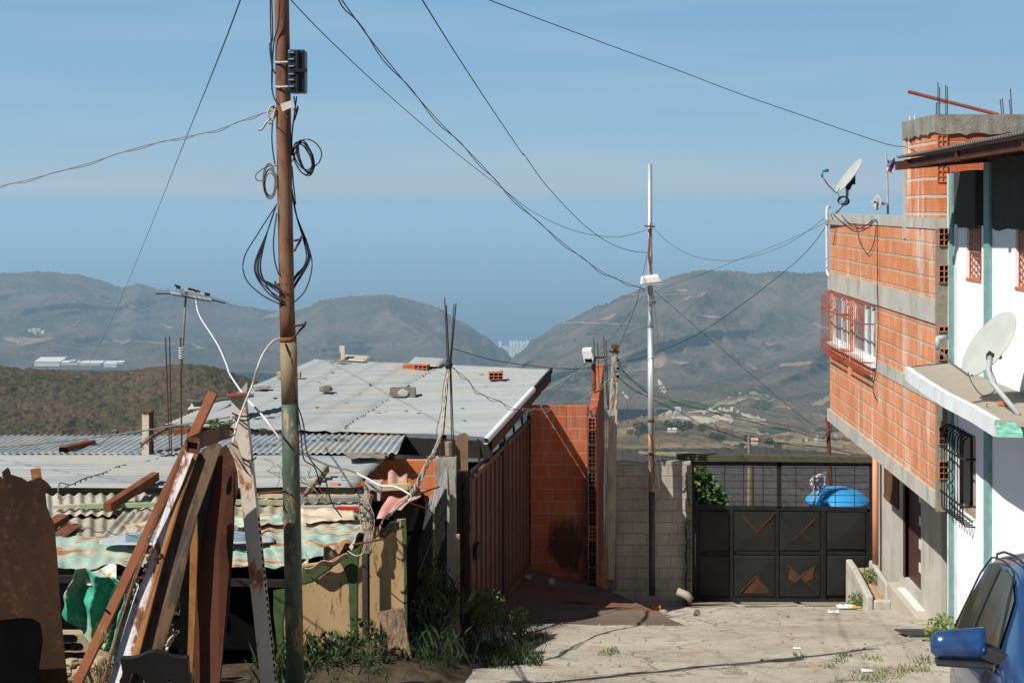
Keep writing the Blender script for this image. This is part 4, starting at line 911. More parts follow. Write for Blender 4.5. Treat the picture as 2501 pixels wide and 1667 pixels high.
# galvanised pole
GP = thing('street_light_pole', 'tall galvanised steel pole with a small white street lamp standing by the block wall', 'street light', at(1592,1450,25.2))
s = NT('galvanised_steel'); s.bump(s.noise(40,3), .1, .003); M_galv = s.out(s.mix(s.ramp(s.noise(5,6,.6,s.pos((1,1,.2))), (.4,0),(.7,1)), (.34,.38,.40), (.46,.49,.51)), .45, .45, .5)
m = MB(); m.tube([at(1587,400,25.2), at(1588,700,25.2), at(1588.5,784,25.2), at(1588.5,785,25.2), at(1589,805,25.2)], [.040,.042,.042,.046,.053], 18); m.tube([at(1589,800,25.2), at(1590,1060,25.2), at(1591,1060,25.2)], .056, 18); m.build('pole', M_galv, GP, smooth=True)
m = MB(); m.tube([at(1590,1060,25.2), at(1592,1200,25.2)], .053, 18); m.build('worn_section', m_peel('yellowed_pole', (.33,.30,.17), (.17,.09,.05), .5, 4, .2), GP, smooth=True)
m = MB(); m.tube([at(1590,1022,25.2), at(1590,1030,25.2)], .0575, 18); m.build('rust_band', M_rust, GP, smooth=True)
m = MB(); m.tube([at(1592,1200,25.2), at(1593,1452,25.2)], .055, 18); m.build('green_base', m_plain('dark_green_paint', (.045,.085,.075), .6, .3, 9), GP, smooth=True)
m = MB(); vs = [at(1566,676,24.9), at(1608,670,24.9), at(1620,690,24.9), at(1564,697,24.9)]; m.prism(vs, (.02,.30,.0)); m.build('lamp_head', m_plain('lamp_head_shell', (.70,.72,.68), .4), GP, bevel=.03)
m = MB(); m.bar(at(1567,697,24.95), at(1617,692,24.95), .10, .02); m.build('lamp_rim', M_grey, GP)
m = MB(); m.bar(at(1574,552,25.1), at(1600,553,25.1), .06, .03); m.tube([at(1588,545,25.1), at(1586,600,25.1), at(1584,620,25.1), at(1590,672,25.1)], [.012,.02,.02,.012], 8); m.build('bracket', M_rust, GP)
m = MB()
for q in ([(1583,700),(1590,760),(1588,800)], [(1594,705),(1598,750),(1604,800),(1606,840),(1600,862),(1594,875)], [(1600,1000),(1598,1080),(1606,1150),(1612,1200)], [(1602,1000),(1606,1040),(1612,1110),(1616,1150)]): m.tube(spline([at(x,y,25.05) for x,y in q], 5), .007, 5)
for y in (735,737,740,1100,1103): m.tube([at(1579,y,25.2)+Vector((0,-.06,0)), at(1590,y+2,25.1), at(1600,y,25.2)+Vector((0,-.06,0))], .008, 5)
m.build('pole_wiring', M_cableG, GP, smooth=True, kind='stuff')
# behind the gate
WT = thing('water_tank', 'blue plastic water tank with a domed lid behind the gate', 'water tank', at(2045,1460,28.5))
M_tank = m_plain('blue_tank_plastic', (.035,.27,.56), .45, .06, 2, bump=0)
c = at(2046,1240,28.5); rad = (2122-1966)/2*28.5/F*1.0
m = MB(); m.lathe((c.x, 28.5, c.z), [(rad*.80,-1.6),(rad*.84,-1.0),(rad*.88,-.12),(rad*.86,.0),(rad*.86,.06)], 40); m.build('tank_body', m_plain('deep_blue_tank', (.02,.15,.40), .45, .06, 2, bump=0), WT, smooth=True)
m = MB(); zl = at(0,1218,28.5).z
prof_ = [(rad*.86,-.06),(rad*.99,.0),(rad*1.0,.03),(rad*.95,.07),(rad*.80,.16),(rad*.62,.235),(rad*.40,.275),(rad*.2,.285),(.01,.29)]
m.lathe((c.x,28.5,zl-.06), prof_, 48); m.build('lid', M_tank, WT, smooth=True)
# coil of white hose on a post
HP = thing('hose_coil', 'tangle of white hose hanging beside the blue water tank', 'hose', at(2000,1230,28.0))
m = MB(); rnd_ = random.Random(5)
for k in range(9):
    cx_, cy_, ra, rb, ph = 1998+rnd_.uniform(-6,8), 1182+rnd_.uniform(-8,8), rnd_.uniform(8,20), rnd_.uniform(10,24), rnd_.uniform(0,3)
    P = [at(cx_+ra*math.cos(t)*math.cos(ph)-rb*math.sin(t)*math.sin(ph)*.5, cy_+rb*math.sin(t), 28.0+.03*k) for t in [i*math.pi/8 for i in range(17)]]; m.tube(P, .011, 5)
m.tube(spline([at(1993,1170,28), at(1990,1205,28), at(1985,1230,28), at(1987,1260,28)]), .011, 5)
m.build('hose', M_cableW, HP, smooth=True)
MB().tube([at(1987,1160,28.05), at(1988,1300,28.05)], .02, 6).build('stake', m_plain('grey_stake', (.25,.22,.18), .9), HP)
m = MB(); m.tube([at(2036,1330,30.5), at(2021,1018,30.5)], .045, 8); m.tube([at(2024,1072,30.5), at(2033,1026,30.4)], .02, 6); m.tube([at(2008,1072,30.4), at(2026,1048,30.4)], .018, 6); m.build('wire_post', m_rust('dark_red_post', (.16,.05,.035), (.07,.03,.02)), label='dark red leaning steel post behind the gate carrying wires', cat='post')
for x, t_, lb in ((1829,1062,'thin pale timber pole standing behind the left half of the gate'),(1834,1137,'split dark stump standing beside the thin timber pole')):
    MB().tube([at(x,1300,31), at(x+1,t_,31)], [.04,.03] if x == 1829 else [.07,.045], 7).build('timber_pole', m_plain('pole_timber_%d' % x, (.22,.18,.12) if x == 1829 else (.12,.08,.05), .9, .3, 9), label=lb, cat='post')
# ================================================================ left: materials
def m_zinc(name, c1=(.40,.43,.44), c2=(.52,.545,.55), stain=(.50,.44,.30), amt=.62, sx=.35, sy=5):
    s = NT(name); a = s.noise(1.0, 6, .65, s.pos((sx, sy, 1))); b = s.noise(.9, 4, .6, s.pos((.6,1.2,1), (0,0,0), (3,8,0))); d = s.noise(22, 5, .7, s.pos((.3,1.5,1)))
    c = s.mix(s.ramp(a, (.35,0), (.68,1)), c1, c2); c = s.mix(s.math('MULTIPLY', s.ramp(b, (amt-.08,0), (amt+.05,.8)), s.ramp(a, (.3,.3), (.6,1))), c, stain)
    c = s.mix(s.ramp(d, (.62,0), (.74,.35)), c, (.25,.24,.21)); s.bump(d, .15, .003)
    return s.out(c, .62, .15, .3)
M_zinc = m_zinc('dull_zinc_sheet', (.26,.285,.29), (.35,.37,.37), (.37,.33,.23))
M_zincA = m_zinc('weathered_zinc_sheet', (.23,.25,.25), (.36,.38,.375), (.34,.31,.25), .56)
M_zincB = m_zinc('streaky_zinc_sheet', (.22,.27,.30), (.44,.46,.45), (.40,.36,.27), .56, 2.5, 2.5)
M_cream = m_zinc('cream_fibre_sheet', (.33,.31,.25), (.46,.43,.35), (.24,.19,.13), .58, 1.5, 1.5)
M_fascia = m_plain('black_fascia', (.018,.014,.012), .8, .3, 6)  # near-black for eave beams, their shade put into the colour
def m_tin(name, paint, alt, cover=.60, rust=(.30,.13,.06), sc=(.7,2.2,1)):
    s = NT(name); a = s.noise(2.2, 9, .72, s.pos(sc)); b = s.noise(3, 5, .6); d = s.noise(30, 5, .7)
    c = s.mix(s.ramp(b, (.4,0), (.65,1)), paint, alt); c = s.mix(s.ramp(d, (.5,0), (.8,.5)), c, (.62,.66,.58))
    c = s.mix(s.ramp(a, (cover-.06,0), (cover,.6)), c, (.55,.42,.28)); c = s.mix(s.ramp(a, (cover,0), (cover+.05,1)), c, rust)
    s.bump(s.math('ADD', a, s.math('MULTIPLY', d, .3)), .5, .012); return s.out(c, .7, .0, .3)
M_mintTin = m_tin('flaking_mint_tin', (.19,.33,.27), (.30,.42,.35), .52)
M_greenTin = m_tin('emerald_painted_tin', (.012,.22,.12), (.03,.33,.22), .60, (.16,.07,.04), (1,1,1))
M_mix = m_tin('mottled_tin', (.33,.29,.21), (.24,.34,.30), .50)
M_pink = m_tin('faded_pink_tin', (.50,.20,.16), (.58,.32,.27), .64, (.45,.36,.28))
s = NT('tan_chipboard'); a = s.noise(9, 7, .75, s.pos((2.2,2.2,.45))); b = s.noise(2, 5, .6, s.pos((1,1,.3)))
c = s.mix(s.ramp(b, (.35,0), (.7,1)), (.34,.23,.115), (.46,.325,.175)); c = s.mix(s.ramp(a, (.56,0), (.62,.85)), c, (.12,.07,.04)); s.bump(a, .4, .006); M_tan = s.out(c, .9, 0, .1)
M_green = m_plain('mottled_dark_green', (.055,.085,.03), .9, .35, 12, bump=.5)  # green of the painted trim edges, also used on the curved band
M_peelW = m_peel('peeling_white_steel', (.62,.60,.60), (.24,.09,.035), .53, 6, .25)
M_peelP = m_peel('cream_rusting_steel', (.56,.50,.42), (.38,.15,.05), .55, 5, .5)
M_yel = m_peel('yellow_brown_panel', (.11,.062,.026), (.04,.022,.013), .52, 4, .2)
M_pole = m_peel('pole_rust', (.20,.125,.07), (.20,.085,.045), .50, 5, .3, (.10,.05,.035), .8)
M_poleL = m_peel('pole_green_paint', (.055,.085,.065), (.26,.17,.075), .55, 5, .35, (.10,.05,.03), .6)
M_wood = m_plain('grey_weathered_wood', (.24,.19,.14), .9, .35, 14, bump=.5)
s = NT('cracked_timber'); a = s.noise(6, 6, .7, s.pos((7,7,.6))); c = s.mix(s.ramp(a, (.4,0), (.62,1)), (.10,.065,.04), (.27,.19,.13)); s.bump(a, .8, .02); M_timber = s.out(c, .9, 0, .1)
M_gateB = m_plain('brown_gate_paint', (.155,.075,.055), .5, .15, 3)
M_gateD = m_plain('dark_gate_post', (.05,.032,.028), .6, .2, 4)
# ================================================================ big tin roofed house
BIG = thing('tin_roof_house', 'low house under the largest flat grey corrugated roof in the middle of the picture', 'house', (-2.6, 24, -6.4))
A, B, C_, D_ = Vector((-5.45,22.35,-3.46)), Vector((-.366,21.0,-3.46)), Vector((.67,26.1,-3.06)), Vector((-3.9,28.0,-3.06))
def roofpt(u, v, off=0, j=0):
    p = A.lerp(B, u).lerp(D_.lerp(C_, u), v); p.z += off + .010*math.sin(2*math.pi*v*5.4/.105) + .025*noise.noise(Vector((u*4, v*5, j))); return p
m = MB(); m.grid(lambda u, v: roofpt(u*.585, v + .004*math.sin(u*60), 0, 1), 24, 420); m.build('roof_sheet', M_zinc, BIG, smooth=True, fix=False)
m = MB(); m.grid(lambda u, v: roofpt(.565+.435*u, v, .022, 2), 20, 420); m.build('roof_sheet', M_zinc, BIG, smooth=True, fix=False)
m = MB(); m.grid(lambda u, v: roofpt(.44+.135*u, .93+.09*v, .06+.06*v, 3), 6, 16); m.build('roof_sheet', M_zinc, BIG, smooth=True, solid=.003)
m = MB(); m.grid(lambda u, v: roofpt(.12+.12*u, .985+.06*v, .03+.05*v, 4), 6, 10); m.build('roof_sheet', M_cream, BIG, smooth=True, solid=.003)
m = MB(); rr = random.Random(9)
for k in range(46):
    v = rr.uniform(0, 1); p = roofpt(.566+rr.uniform(-.002,.002), v, .03); l = rr.uniform(.02,.07)
    m.prism([p, p+Vector((rr.uniform(.01,.03), l, .0)), p+Vector((rr.uniform(-.02,.0), l*.8, .012))], (0,0,.008))
m.build('tar_seam', M_dark, BIG)
m = MB()
for k in range(26):
    p = roofpt(rr.uniform(.1,.95), rr.uniform(.05,.95), .025); m.prism([p+Vector((math.cos(t)*rr.uniform(.02,.05), math.sin(t)*.03, 0)) for t in (0,1.2,2.4,3.6,5)], (0,0,.01))
m.build('leaf_litter', M_wood, BIG)
m = MB(); d = (B-A).normalized(); m.obox(A+Vector((1.15,-.3,-.30))+d*.15, d*(4.0), (0,.08,0), (0,0,.25)); m.build('fascia_beam', M_fascia, BIG)
m = MB(); m.obox(A+Vector((-.05,.08,-.25)), d*1.35, (0,.08,0), (0,0,.20)); m.build('rusty_beam', M_rust, BIG)
m = MB(); m.bar(B+Vector((.02,.1,-.14)), C_+Vector((-.0,-.05,-.12)), .09, .14); m.build('eave_beam', m_rust('brown_eave_beam', (.12,.055,.035), (.05,.03,.02), (.2,.09,.05)), BIG)
m = MB()
for k in range(30):
    t = .28+.7*k/30; p = (B+Vector((.06,.1,-.03))).lerp(C_+Vector((.05,-.05,-.02)), t); h = .05+.05*abs(math.sin(k*1.7)); m.obox(p, (.03,0,-.0), (.036,.18,.006), (0,0,h))
m.build('torn_gutter', M_fascia, BIG)
m = MB(); a = B+Vector((-.02,-.12,-.02)); b = B.lerp(C_, .62)+Vector((.08,0,.06)); m.tube([a,b], .05, 16, cap=False); m.tube([b,a], .043, 16, cap=False); m.build('gutter_pipe', M_pvc, BIG, smooth=True)
m = MB(); m.box(-4.6,-.55,24.2,24.3,-6.5,-4.4); m.box(-5.0,-4.9,22.6,27.5,-8.2,-3.9); m.box(-4.4,-2.2,21.9,22.0,-6.3,-4.15); m.build('wall', M_concD, BIG)
m = MB(); m.box(-3.6,-2.0,24.0,24.15,-4.4,-3.62); m.build('plank_wall', m_plain('dark_interior_plank', (.05,.028,.02), .9), BIG)  # near-black planks stand in for the dark inside of the house
for px, w_ in ((690,14),(768,14),(1083,22)):
    p = at(px, 1100, 21.95 if px < 1000 else 22.5); MB().box(p.x-.045, p.x+.045, p.y, p.y+.06, -6.3, -3.66).build('post', M_rust, BIG)
m = MB(); p = at(963,1080,20.9)                     # small mesh truss
for k in range(9): m.tube([at(956,1068+6*k,20.95), at(966,1071+6*k,20.95)], .005, 4)
m.tube([at(956,1065,20.95), at(957,1125,20.95)], .007, 5); m.tube([at(966,1062,20.95), at(966,1125,20.95)], .007, 5); m.build('mesh_bracket', M_grey, BIG)
# things lying on that roof
def brick(c, L, Wd, H, rz_, label, open_end=True):
    T = thing('clay_brick', label, 'brick', c, 'hollow bricks holding down the big roof')
    m = MB(); t = .012
    if open_end:
        for i in range(4): m.box(-L/2+(L-t)*i/3, -L/2+(L-t)*i/3+t, -Wd/2, Wd/2, 0, H)
        for j in range(3): m.box(-L/2+.002, L/2-.002, -Wd/2+.001, Wd/2-.001, (H-t)*j/2, (H-t)*j/2+t)
    else:
        m.box(-L/2, L/2, -Wd/2, Wd/2, 0, H)
        for j in range(5): m.box(-L/2-.001, L/2+.001, -Wd/2-.004, Wd/2+.001, H*(j+.25)/5, H*(j+.7)/5)
    o = m.build('block', M_clay, T); o.location += Vector(c)*0 + (WPOS[T.name] - WPOS[T.name])
    o.location = Vector((0,0,0)); o.rotation_euler = (0,0,rz_)
    if open_end:
        k = MB(); k.box(-L/2+.003, L/2-.003, -.01, .01, .003, H-.003); kk = k.build('cell_shade', M_dark, o); kk.location = (0, .02, .003)  # black core sheet as the shade inside the brick
    return T
brick(Vector(((1211-CX)/F*25.2,25.2,-3.10)), .25, .18, .125, .06, 'hollow clay brick alone near the right end of the big roof')
brick(Vector(((1030-CX)/F*26.6,26.6,-3.125)), .26, .18, .125, -.25, 'right hand hollow brick of the pair at the top of the roof seam')
brick(Vector(((1000-CX)/F*26.6,26.7,-3.125)), .26, .16, .12, .02, 'left hand ribbed brick of the pair at the top of the roof seam', False)
T = thing('concrete_block', 'hollow grey concrete block with a pale mortar lump lying mid roof', 'block', ((984-CX)/F*24.0,24.0,-3.27))
m = MB(); x0 = (953-CX)/F*24; x1 = (1015-CX)/F*24; m.box(x0,x1,23.9,23.93,-3.24,-3.10); m.box(x0,x1,24.07,24.1,-3.24,-3.10)
for x in (x0, (x0+x1)/2-.015, x1-.03): m.box(x, x+.03, 23.93, 24.07, -3.239, -3.101)
m.build('block', m_concrete('mossy_block', (.26,.24,.18), (.10,.10,.07), .5, 9, 1, 1), T)
m = MB(); m.lathe(Vector(((985-CX)/F*23.88,23.89,-3.17)), [(.001,-.02),(.05,-.01),(.06,.0),(.05,.012),(.001,.015)], 12, (0,-1,0), (1,0,0)); m.v = [((x-(985-CX)/F*23.88)*1.6+(985-CX)/F*23.88,y,z+.02*noise.noise(Vector((x*20,z*20,0)))) for x,y,z in m.v]; m.build('mortar_lump', M_concL, T)
def rock(c, r, sq, name, label, cat, mat, seed=0, sx=1):
    m = MB(); n, k = 14, 8
    for j in range(k+1):
        ph = math.pi*j/k
        for i in range(n):
            t = 2*math.pi*i/n; q = Vector((math.sin(ph)*math.cos(t), math.sin(ph)*math.sin(t), math.cos(ph))); d = r*(1+.35*noise.noise(q*1.6+Vector((seed,0,0)))); m.v.append((c[0]+q.x*d*sx, c[1]+q.y*d, c[2]+q.z*d*sq+r*sq*.8))
    for j in range(k):
        for i in range(n): m.f.append((j*n+i, j*n+(i+1)%n, (j+1)*n+(i+1)%n, (j+1)*n+i))
    return m.build(name, mat, label=label, cat=cat)
M_rock = m_concrete('brown_rock', (.22,.17,.11), (.10,.08,.05), .5, 9, 1, 1)
rock(((795-CX)/F*24.6,24.6,-3.23), .11, .45, 'stone', 'brown stone holding down the left half of the big roof', 'stone', M_rock, 3, 1.2)
rock(((640-CX)/F*24.9,24.9,-3.22), .10, .22, 'driftwood', 'flat piece of dry bark lying left of the utility pole on the roof', 'wood scrap', M_wood, 5, 1.6)
T = MB(); T.obox(((676-CX)/F*25.9,25.9,-3.18), (.43,0,0), (0,.12,0), (0,0,.12)); T.build('roof_weight', m_concrete('ochre_block', (.40,.34,.22), (.2,.16,.1), .5, 8), bevel=.01, label='ochre concrete block seen behind the rusty pole on the big roof', cat='block')
MB().obox(at(829,884,27.6), (.10,.0,0), (.0,.10,0), (0,0,.31)).build('vent_stub', M_peelP, label='short square rusty stub standing on the far edge of the big roof', cat='post')
m = MB(); rr = random.Random(4)
for k in range(9): m.obox(at(806+k*5, 886, 27.4), (.035,0,0), (0,.05,0), (0,0,.03+rr.uniform(0,.04)))
m.build('rubble', M_conc, label='row of pale rubble pieces along the far edge of the big roof', cat='rubble', kind='stuff')
# scrap gutters leaning on the left edge
M_gut = m_plain('dark_zinc_gutter', (.08,.085,.075), .5, .4, 5); M_gutL = m_plain('grey_gutter_end', (.36,.37,.32), .5, .3, 7)
GU = thing('scrap_gutter', 'curled dark gutter sheet rising behind the rusty beams on the roof edge', 'gutter', at(560,985,22.6))
m = MB(); P = spline([at(530,1003,22.4), at(560,990,22.5), at(580,962,22.6), at(600,935,22.7), at(612,930,22.75)], 6); n_ = len(P)
m.grid(lambda u, v: P[min(n_-1,int(u*(n_-1)+.5))] + Vector((.13*v, .5*v, .06*v*v)), n_-1, 6); m.build('sheet', M_gut, GU, smooth=True, solid=.006)
m = MB(); m.grid(lambda u, v: at(578+26*u+10*v*(1-u), 962-30*u+18*v, 22.45), 6, 6); m.build('pale_end', M_gutL, GU, solid=.006)
m = MB(); m.grid(lambda u, v: at(456+38*u+6*math.sin(v*3), 976+24*v*(1-.3*u)+3*u, 22.2) + Vector((0,.15*math.sin(math.pi*v),0)), 8, 8); m.build('gutter_scrap', M_gutL, smooth=True, solid=.006, label='pale curved gutter end on the left tip of the big roof', cat='gutter')
m = MB(); m.tube([at(495,985,22.3), at(540,975,22.4), at(620,965,22.5)], .03, 6); m.build('crumpled_strip', M_gut, GU)
# ================================================================ middle flat roof
MID = thing('flat_tin_house', 'low house with a long flat roof of horizontal zinc sheets at the left edge', 'house', (-4.5, 18.8, -6.0))
def midpt(u, v, o=0): 
    x = -9.5 + (7.58+.22*v)*u if False else -9.5 + (7.57+.22*v)*u
    Y = 17.55 + 2.25*v; return Vector((x, Y, -3.50 + o + .016*math.sin(2*math.pi*v*2.25/.125) + .03*((v*4.3) % 1)*(1 if v < .95 else 0) + .02*noise.noise(Vector((u*6, v*2, 1)))))
m = MB(); m.grid(lambda u, v: midpt(u, v), 50, 200); m.build('roof_sheet', M_zincA, MID, smooth=True, solid=.003)
m = MB(); m.grid(lambda u, v: (-9.5+7.9*u-.9*(1-v)*0, 19.75+1.65*v+.1*u, -3.475 + .014*math.sin(2*math.pi*((-9.5+7.9*u)*1.0 - 1.5*(1.65*v))/.10) + .012*noise.noise(Vector((u*9,v,3)))), 560, 12); m.build('roof_sheet', M_zincB, MID, smooth=True, solid=.003)
m = MB(); m.grid(lambda u, v: at(905+44*u, 1109+3*v, 19.7-.3*v)+Vector((0,0,.02+.02*math.sin(u*5))), 8, 4); m.build('bent_flap', M_zincA, MID, solid=.003)
m = MB(); m.grid(lambda u, v: at(845+95*u, 1112+11*v+3*math.sin(u*9)*v, 19.5-.5*v)+Vector((0,0,.035)), 12, 4); m.build('torn_flap', M_wood, MID, solid=.004)
m = MB(); m.box(-9.5,-2.15,18.35,18.45,-6.0,-3.56); m.build('shaded_wall', m_brick('dim_block', 'x', (.10,.035,.02), (.07,.025,.016), (.05,.045,.04), effl=0), MID)  # brick colours darkened for the shade beneath the roof edge
m = MB(); m.box(-9.5,-1.96,17.62,17.68,-3.60,-3.525); m.build('eave_strip', m_plain('olive_eave', (.12,.12,.08), .8), MID)
# block wall and concrete column at its right
OW = thing('low_block_wall', 'short stretch of orange block wall between the zinc roofs and the concrete column', 'wall', at(1000,1300,20.1))
a = at(868,1124,20.1); b = at(1066,1124,20.1); m = MB(); m.box(a.x, b.x, 20.1, 20.22, -6.3, a.z); m.build('wall', m_brick('clay_block_low', 'x', (.58,.17,.06), (.5,.14,.05), (.42,.38,.31), bw=.40, bh=.215, mo=.012, effl=.2, z0=.05), OW)
CC = thing('concrete_column', 'stubby cement column topped with long rebars tied into a cross', 'column', at(1089,1450,20.0))
m = MB(); a = at(1064,1118,20.0); b = at(1114,1118,20.0); m.box(a.x, b.x, 19.95, 20.2, -4.85, a.z); m.box(a.x+.10, b.x, 19.96, 20.2, -6.4, -4.85); m.build('column', m_concrete('cement_column', (.38,.35,.29), (.13,.12,.10), .48, 4, .9, .4), CC)
q = [((1074,1118),(1093,893),(1086,727)),((1079,1118),(1097,888),(1090,745)),((1104,1118),(1099,890),(1109,743)),((1109,1118),(1101,886),(1114,741))]
for k, (a, b, c) in enumerate(q): MB().tube([at(*a,20.02+.03*k), at(*b,20.0+.02*k), at(*c,20.0+.02*k)], .009, 6).build('rebar', M_rebar, CC)
m = MB(); m.tube([at(1070,1113,19.98), at(1112,1113,19.98)], .008, 5); m.tube([at(1070,1083,19.98), at(1080,1083,19.98)], .012, 5); m.build('rebar_tie', M_rebar, CC)
rock(at(1096,902,19.96), .05, 1.5, 'knot', '', '', M_cable, 2)['x'] = 0; kn = bpy.data.objects['knot']; kn.parent = CC; kn.location = WPOS['knot'] - WPOS[CC.name]; del kn['x']
m = MB(); m.prism([at(x,y,20.35) for x,y in ((1112,1075),(1122,1060),(1134,1057),(1143,1062),(1143,1232),(1124,1262),(1112,1262))], (0,.03,0)); m.build('scrap_board', m_plain('brown_scrap_board', (.20,.12,.075), .85, .25, 6), label='worn brown board fixed beside the rebar column', cat='board')
MB().tube([at(1096,1078,20.3), at(1098,1120,20.3)], .06, 7).build('stump', M_wood, CC)
# ================================================================ brown gate
BG = thing('brown_gate', 'tall brown ribbed metal gate running along the shaded driveway', 'gate', (0, 22.7, -6.24))
g0 = Vector((-.585,20.35,0)); g1 = Vector((.30,24.4,0)); gd = (g1-g0)
def gt(t, z0, z1, w_=.06, th=.03, off=0):
    p = g0 + gd*t; dn = gd.normalized(); nrm = Vector((dn.y,-dn.x,0)); return (p + nrm*off + Vector((0,0,z0)), dn*w_, -nrm*th, Vector((0,0,z1-z0)))
def top(t): return -3.90 + .22*t
L_ = gd.length
m = MB(); m.obox(*gt(.0, -6.2, -3.90, L_*.46, .02)); m.v[-4:] = [(v[0], v[1], v[2] + (.10 if i in (2,3,1) else 0)) for i, v in enumerate(m.v[-4:])]
m.obox(*gt(.53, -6.2, -3.78, L_*.44, .02)); m.build('sheet', M_gateB, BG)
def ribs(t0, t1, n):
    m = MB()
    for k in range(n): t = t0+(t1-t0)*(k+.5)/n; m.obox(*gt(t, -6.1, top(t)-.10, .085, .035, .03))
    return m
ribs(.03,.46,6).build('rib', M_gateB, BG); ribs(.55,.97,6).build('rib', M_gateB, BG)
m = MB()
for a_, b_ in ((.0,.46),(.53,.98)):
    p = g0+gd*a_; q = g0+gd*b_; m = MB(); m.bar(p+Vector((.03,0,-6.17)), q+Vector((.03,0,-6.17)), .05, .09); m.build('rail', M_gateB, BG)
    m = MB(); m.bar(p+Vector((.03,0,top(a_))), q+Vector((.03,0,top(b_))), .05, .05); m.build('rail', M_gateB, BG)
for t, w_ in ((-.06,.12),(.465,.2),(.985,.12)):
    m = MB(); m.obox(*gt(t, -6.3, top(t)+.06, w_, .08, .05)); m.build('gate_post', M_gateD, BG)
m = MB(); m.obox(*gt(.02, -5.12, -4.90, .22, .03, .07)); m.build('lock_box', M_gateD, BG)
m = MB(); m.obox(*gt(1.0, -6.3, -3.4, .05, .05, .02)); m.build('edge_post', m_plain('pale_edge_post', (.42,.42,.40), .6), BG)
m = MB(); m.box(-.80,-.70,20.30,20.34,-6.3,-3.95); m.box(-.688,-.62,20.28,20.34,-6.3,-3.85); m.build('side_jamb', m_plain('weathered_brown_jamb', (.13,.085,.06), .85, .3, 6), BG)
# struts between gate and eave
m = MB()
for t in (.15,.32,.55,.72,.88): p = g0+gd*t; m.bar(p+Vector((-.02,0,top(t))), p+Vector((-.05,.1,-3.52+.28*t)), .03, .03)
m.build('strut', M_fascia, BG)
# ================================================================ black spiked fence
BF = thing('black_fence', 'black vertical bar fence topped with pale angled spikes in deep shade', 'fence', (-1.2, 17.5, -5.6))
f0 = Vector((-1.20,15.2,0)); f1 = Vector((-.92,20.0,0))
m = MB(); n = 34
for k in range(n):
    t = k/(n-1); p = f0.lerp(f1, t); zt = -3.98 - (0 if t > .42 else (.42-t)*.45); zb = gz(p.y)-.05; m.obox((p.x-.02,p.y,zb), (.04,0,0), (0,.04,0), (0,0,zt-zb))
m.build('bar', M_metalblk, BF)
for k in range(26):
    t = .46+.52*k/25; p = f0.lerp(f1, t); MB().tube([(p.x-.02, p.y, -4.0), (p.x+.03+.02*math.sin(k), p.y+.05, -3.66)], [.009,.003], 5).build('spike', M_grey, BF)
m = MB(); m.bar((f0.x,f0.y,-4.4), (f1.x,f1.y,-4.15), .04, .05); m.build('rail', M_metalblk, BF); m = MB(); m.bar((f0.x,f0.y,-5.2), (f1.x,f1.y,-5.6), .04, .05); m.build('rail', M_metalblk, BF)
m = MB()
for k in range(5):
    p = f0.lerp(f1, .02+.08*k); zt = gz(p.y)+1.1; 
    m.obox((p.x-.12+.0*k, p.y, gz(p.y)-.05), (.075,0,0), (0,.06,0), (0,0, -4.13+.045*k - (gz(p.y)-.05)))
m.build('picket', M_metalblk, BF)
m = MB(); m.box(-1.5,-1.45,15.5,19.8,-6.2,-4.35); m.build('backing_sheet', M_dark, BF)
MB().box(-1.02,-.99,18.2,18.24,-5.9,-3.9).build('pale_post', m_plain('ochre_post', (.30,.21,.11), .9, .3, 9), BF)
m = MB(); a = at(1113,1240,18.5); m.box(a.x, a.x+.05, 18.5, 18.56, -6.0, -4.3); m.build('wall_edge', m_plain('ochre_wall_edge', (.34,.23,.12), .9, .3, 9), label='thin ochre plaster edge between the black fence and the brown gate', cat='wall edge')
# ================================================================ patched shack at the lower left
SH = thing('patched_shack', 'low shack roofed with overlapping cream and flaking mint sheets behind the scrap metal', 'shack', (-3.0, 16, -5.2))
def sp(px, py, off=0):                      # a point on the sloping plane of the shack roof
    # plane: z = -3.84 + (Y-14.8)*.078
    k = (py-HY)/F; Y = (3.84 + 14.8*.078)/(k + .078); return Vector(((px-CX)/F*Y, Y, -k*Y + off))
def sheet(poly4, mat, amp=.012, wl=.09, off=.0, across=True, nu=60, nv=40, wob=.02, seed=0, edge=.0, name='roof_sheet', par=None, L=None, thick=.004):
    a, b, c, d = [sp(*p, off) for p in poly4]; L = L or ((b-a).length if across else (d-a).length)
    m = MB()
    def f(u, v):
        if edge: 
            v2 = v + edge*noise.noise(Vector((u*5, seed, v*0)))*(1-v)*1.0; u2 = u + edge*.4*noise.noise(Vector((v*4, seed+3, 0)))*(u if u > .5 else 0)
        else: u2, v2 = u, v
        p = a.lerp(b, u2).lerp(d.lerp(c, u2), v2); w_ = (u if across else v)*L/wl
        p.z += amp*math.sin(2*math.pi*w_) + wob*noise.noise(Vector((u*3, v*3, seed))) + wob*.5*noise.noise(Vector((u*9, v*7, seed+9))); return p
    m.grid(f, nu, nv); return m.build(name, mat, par if par is not None else SH, smooth=True, solid=thick)
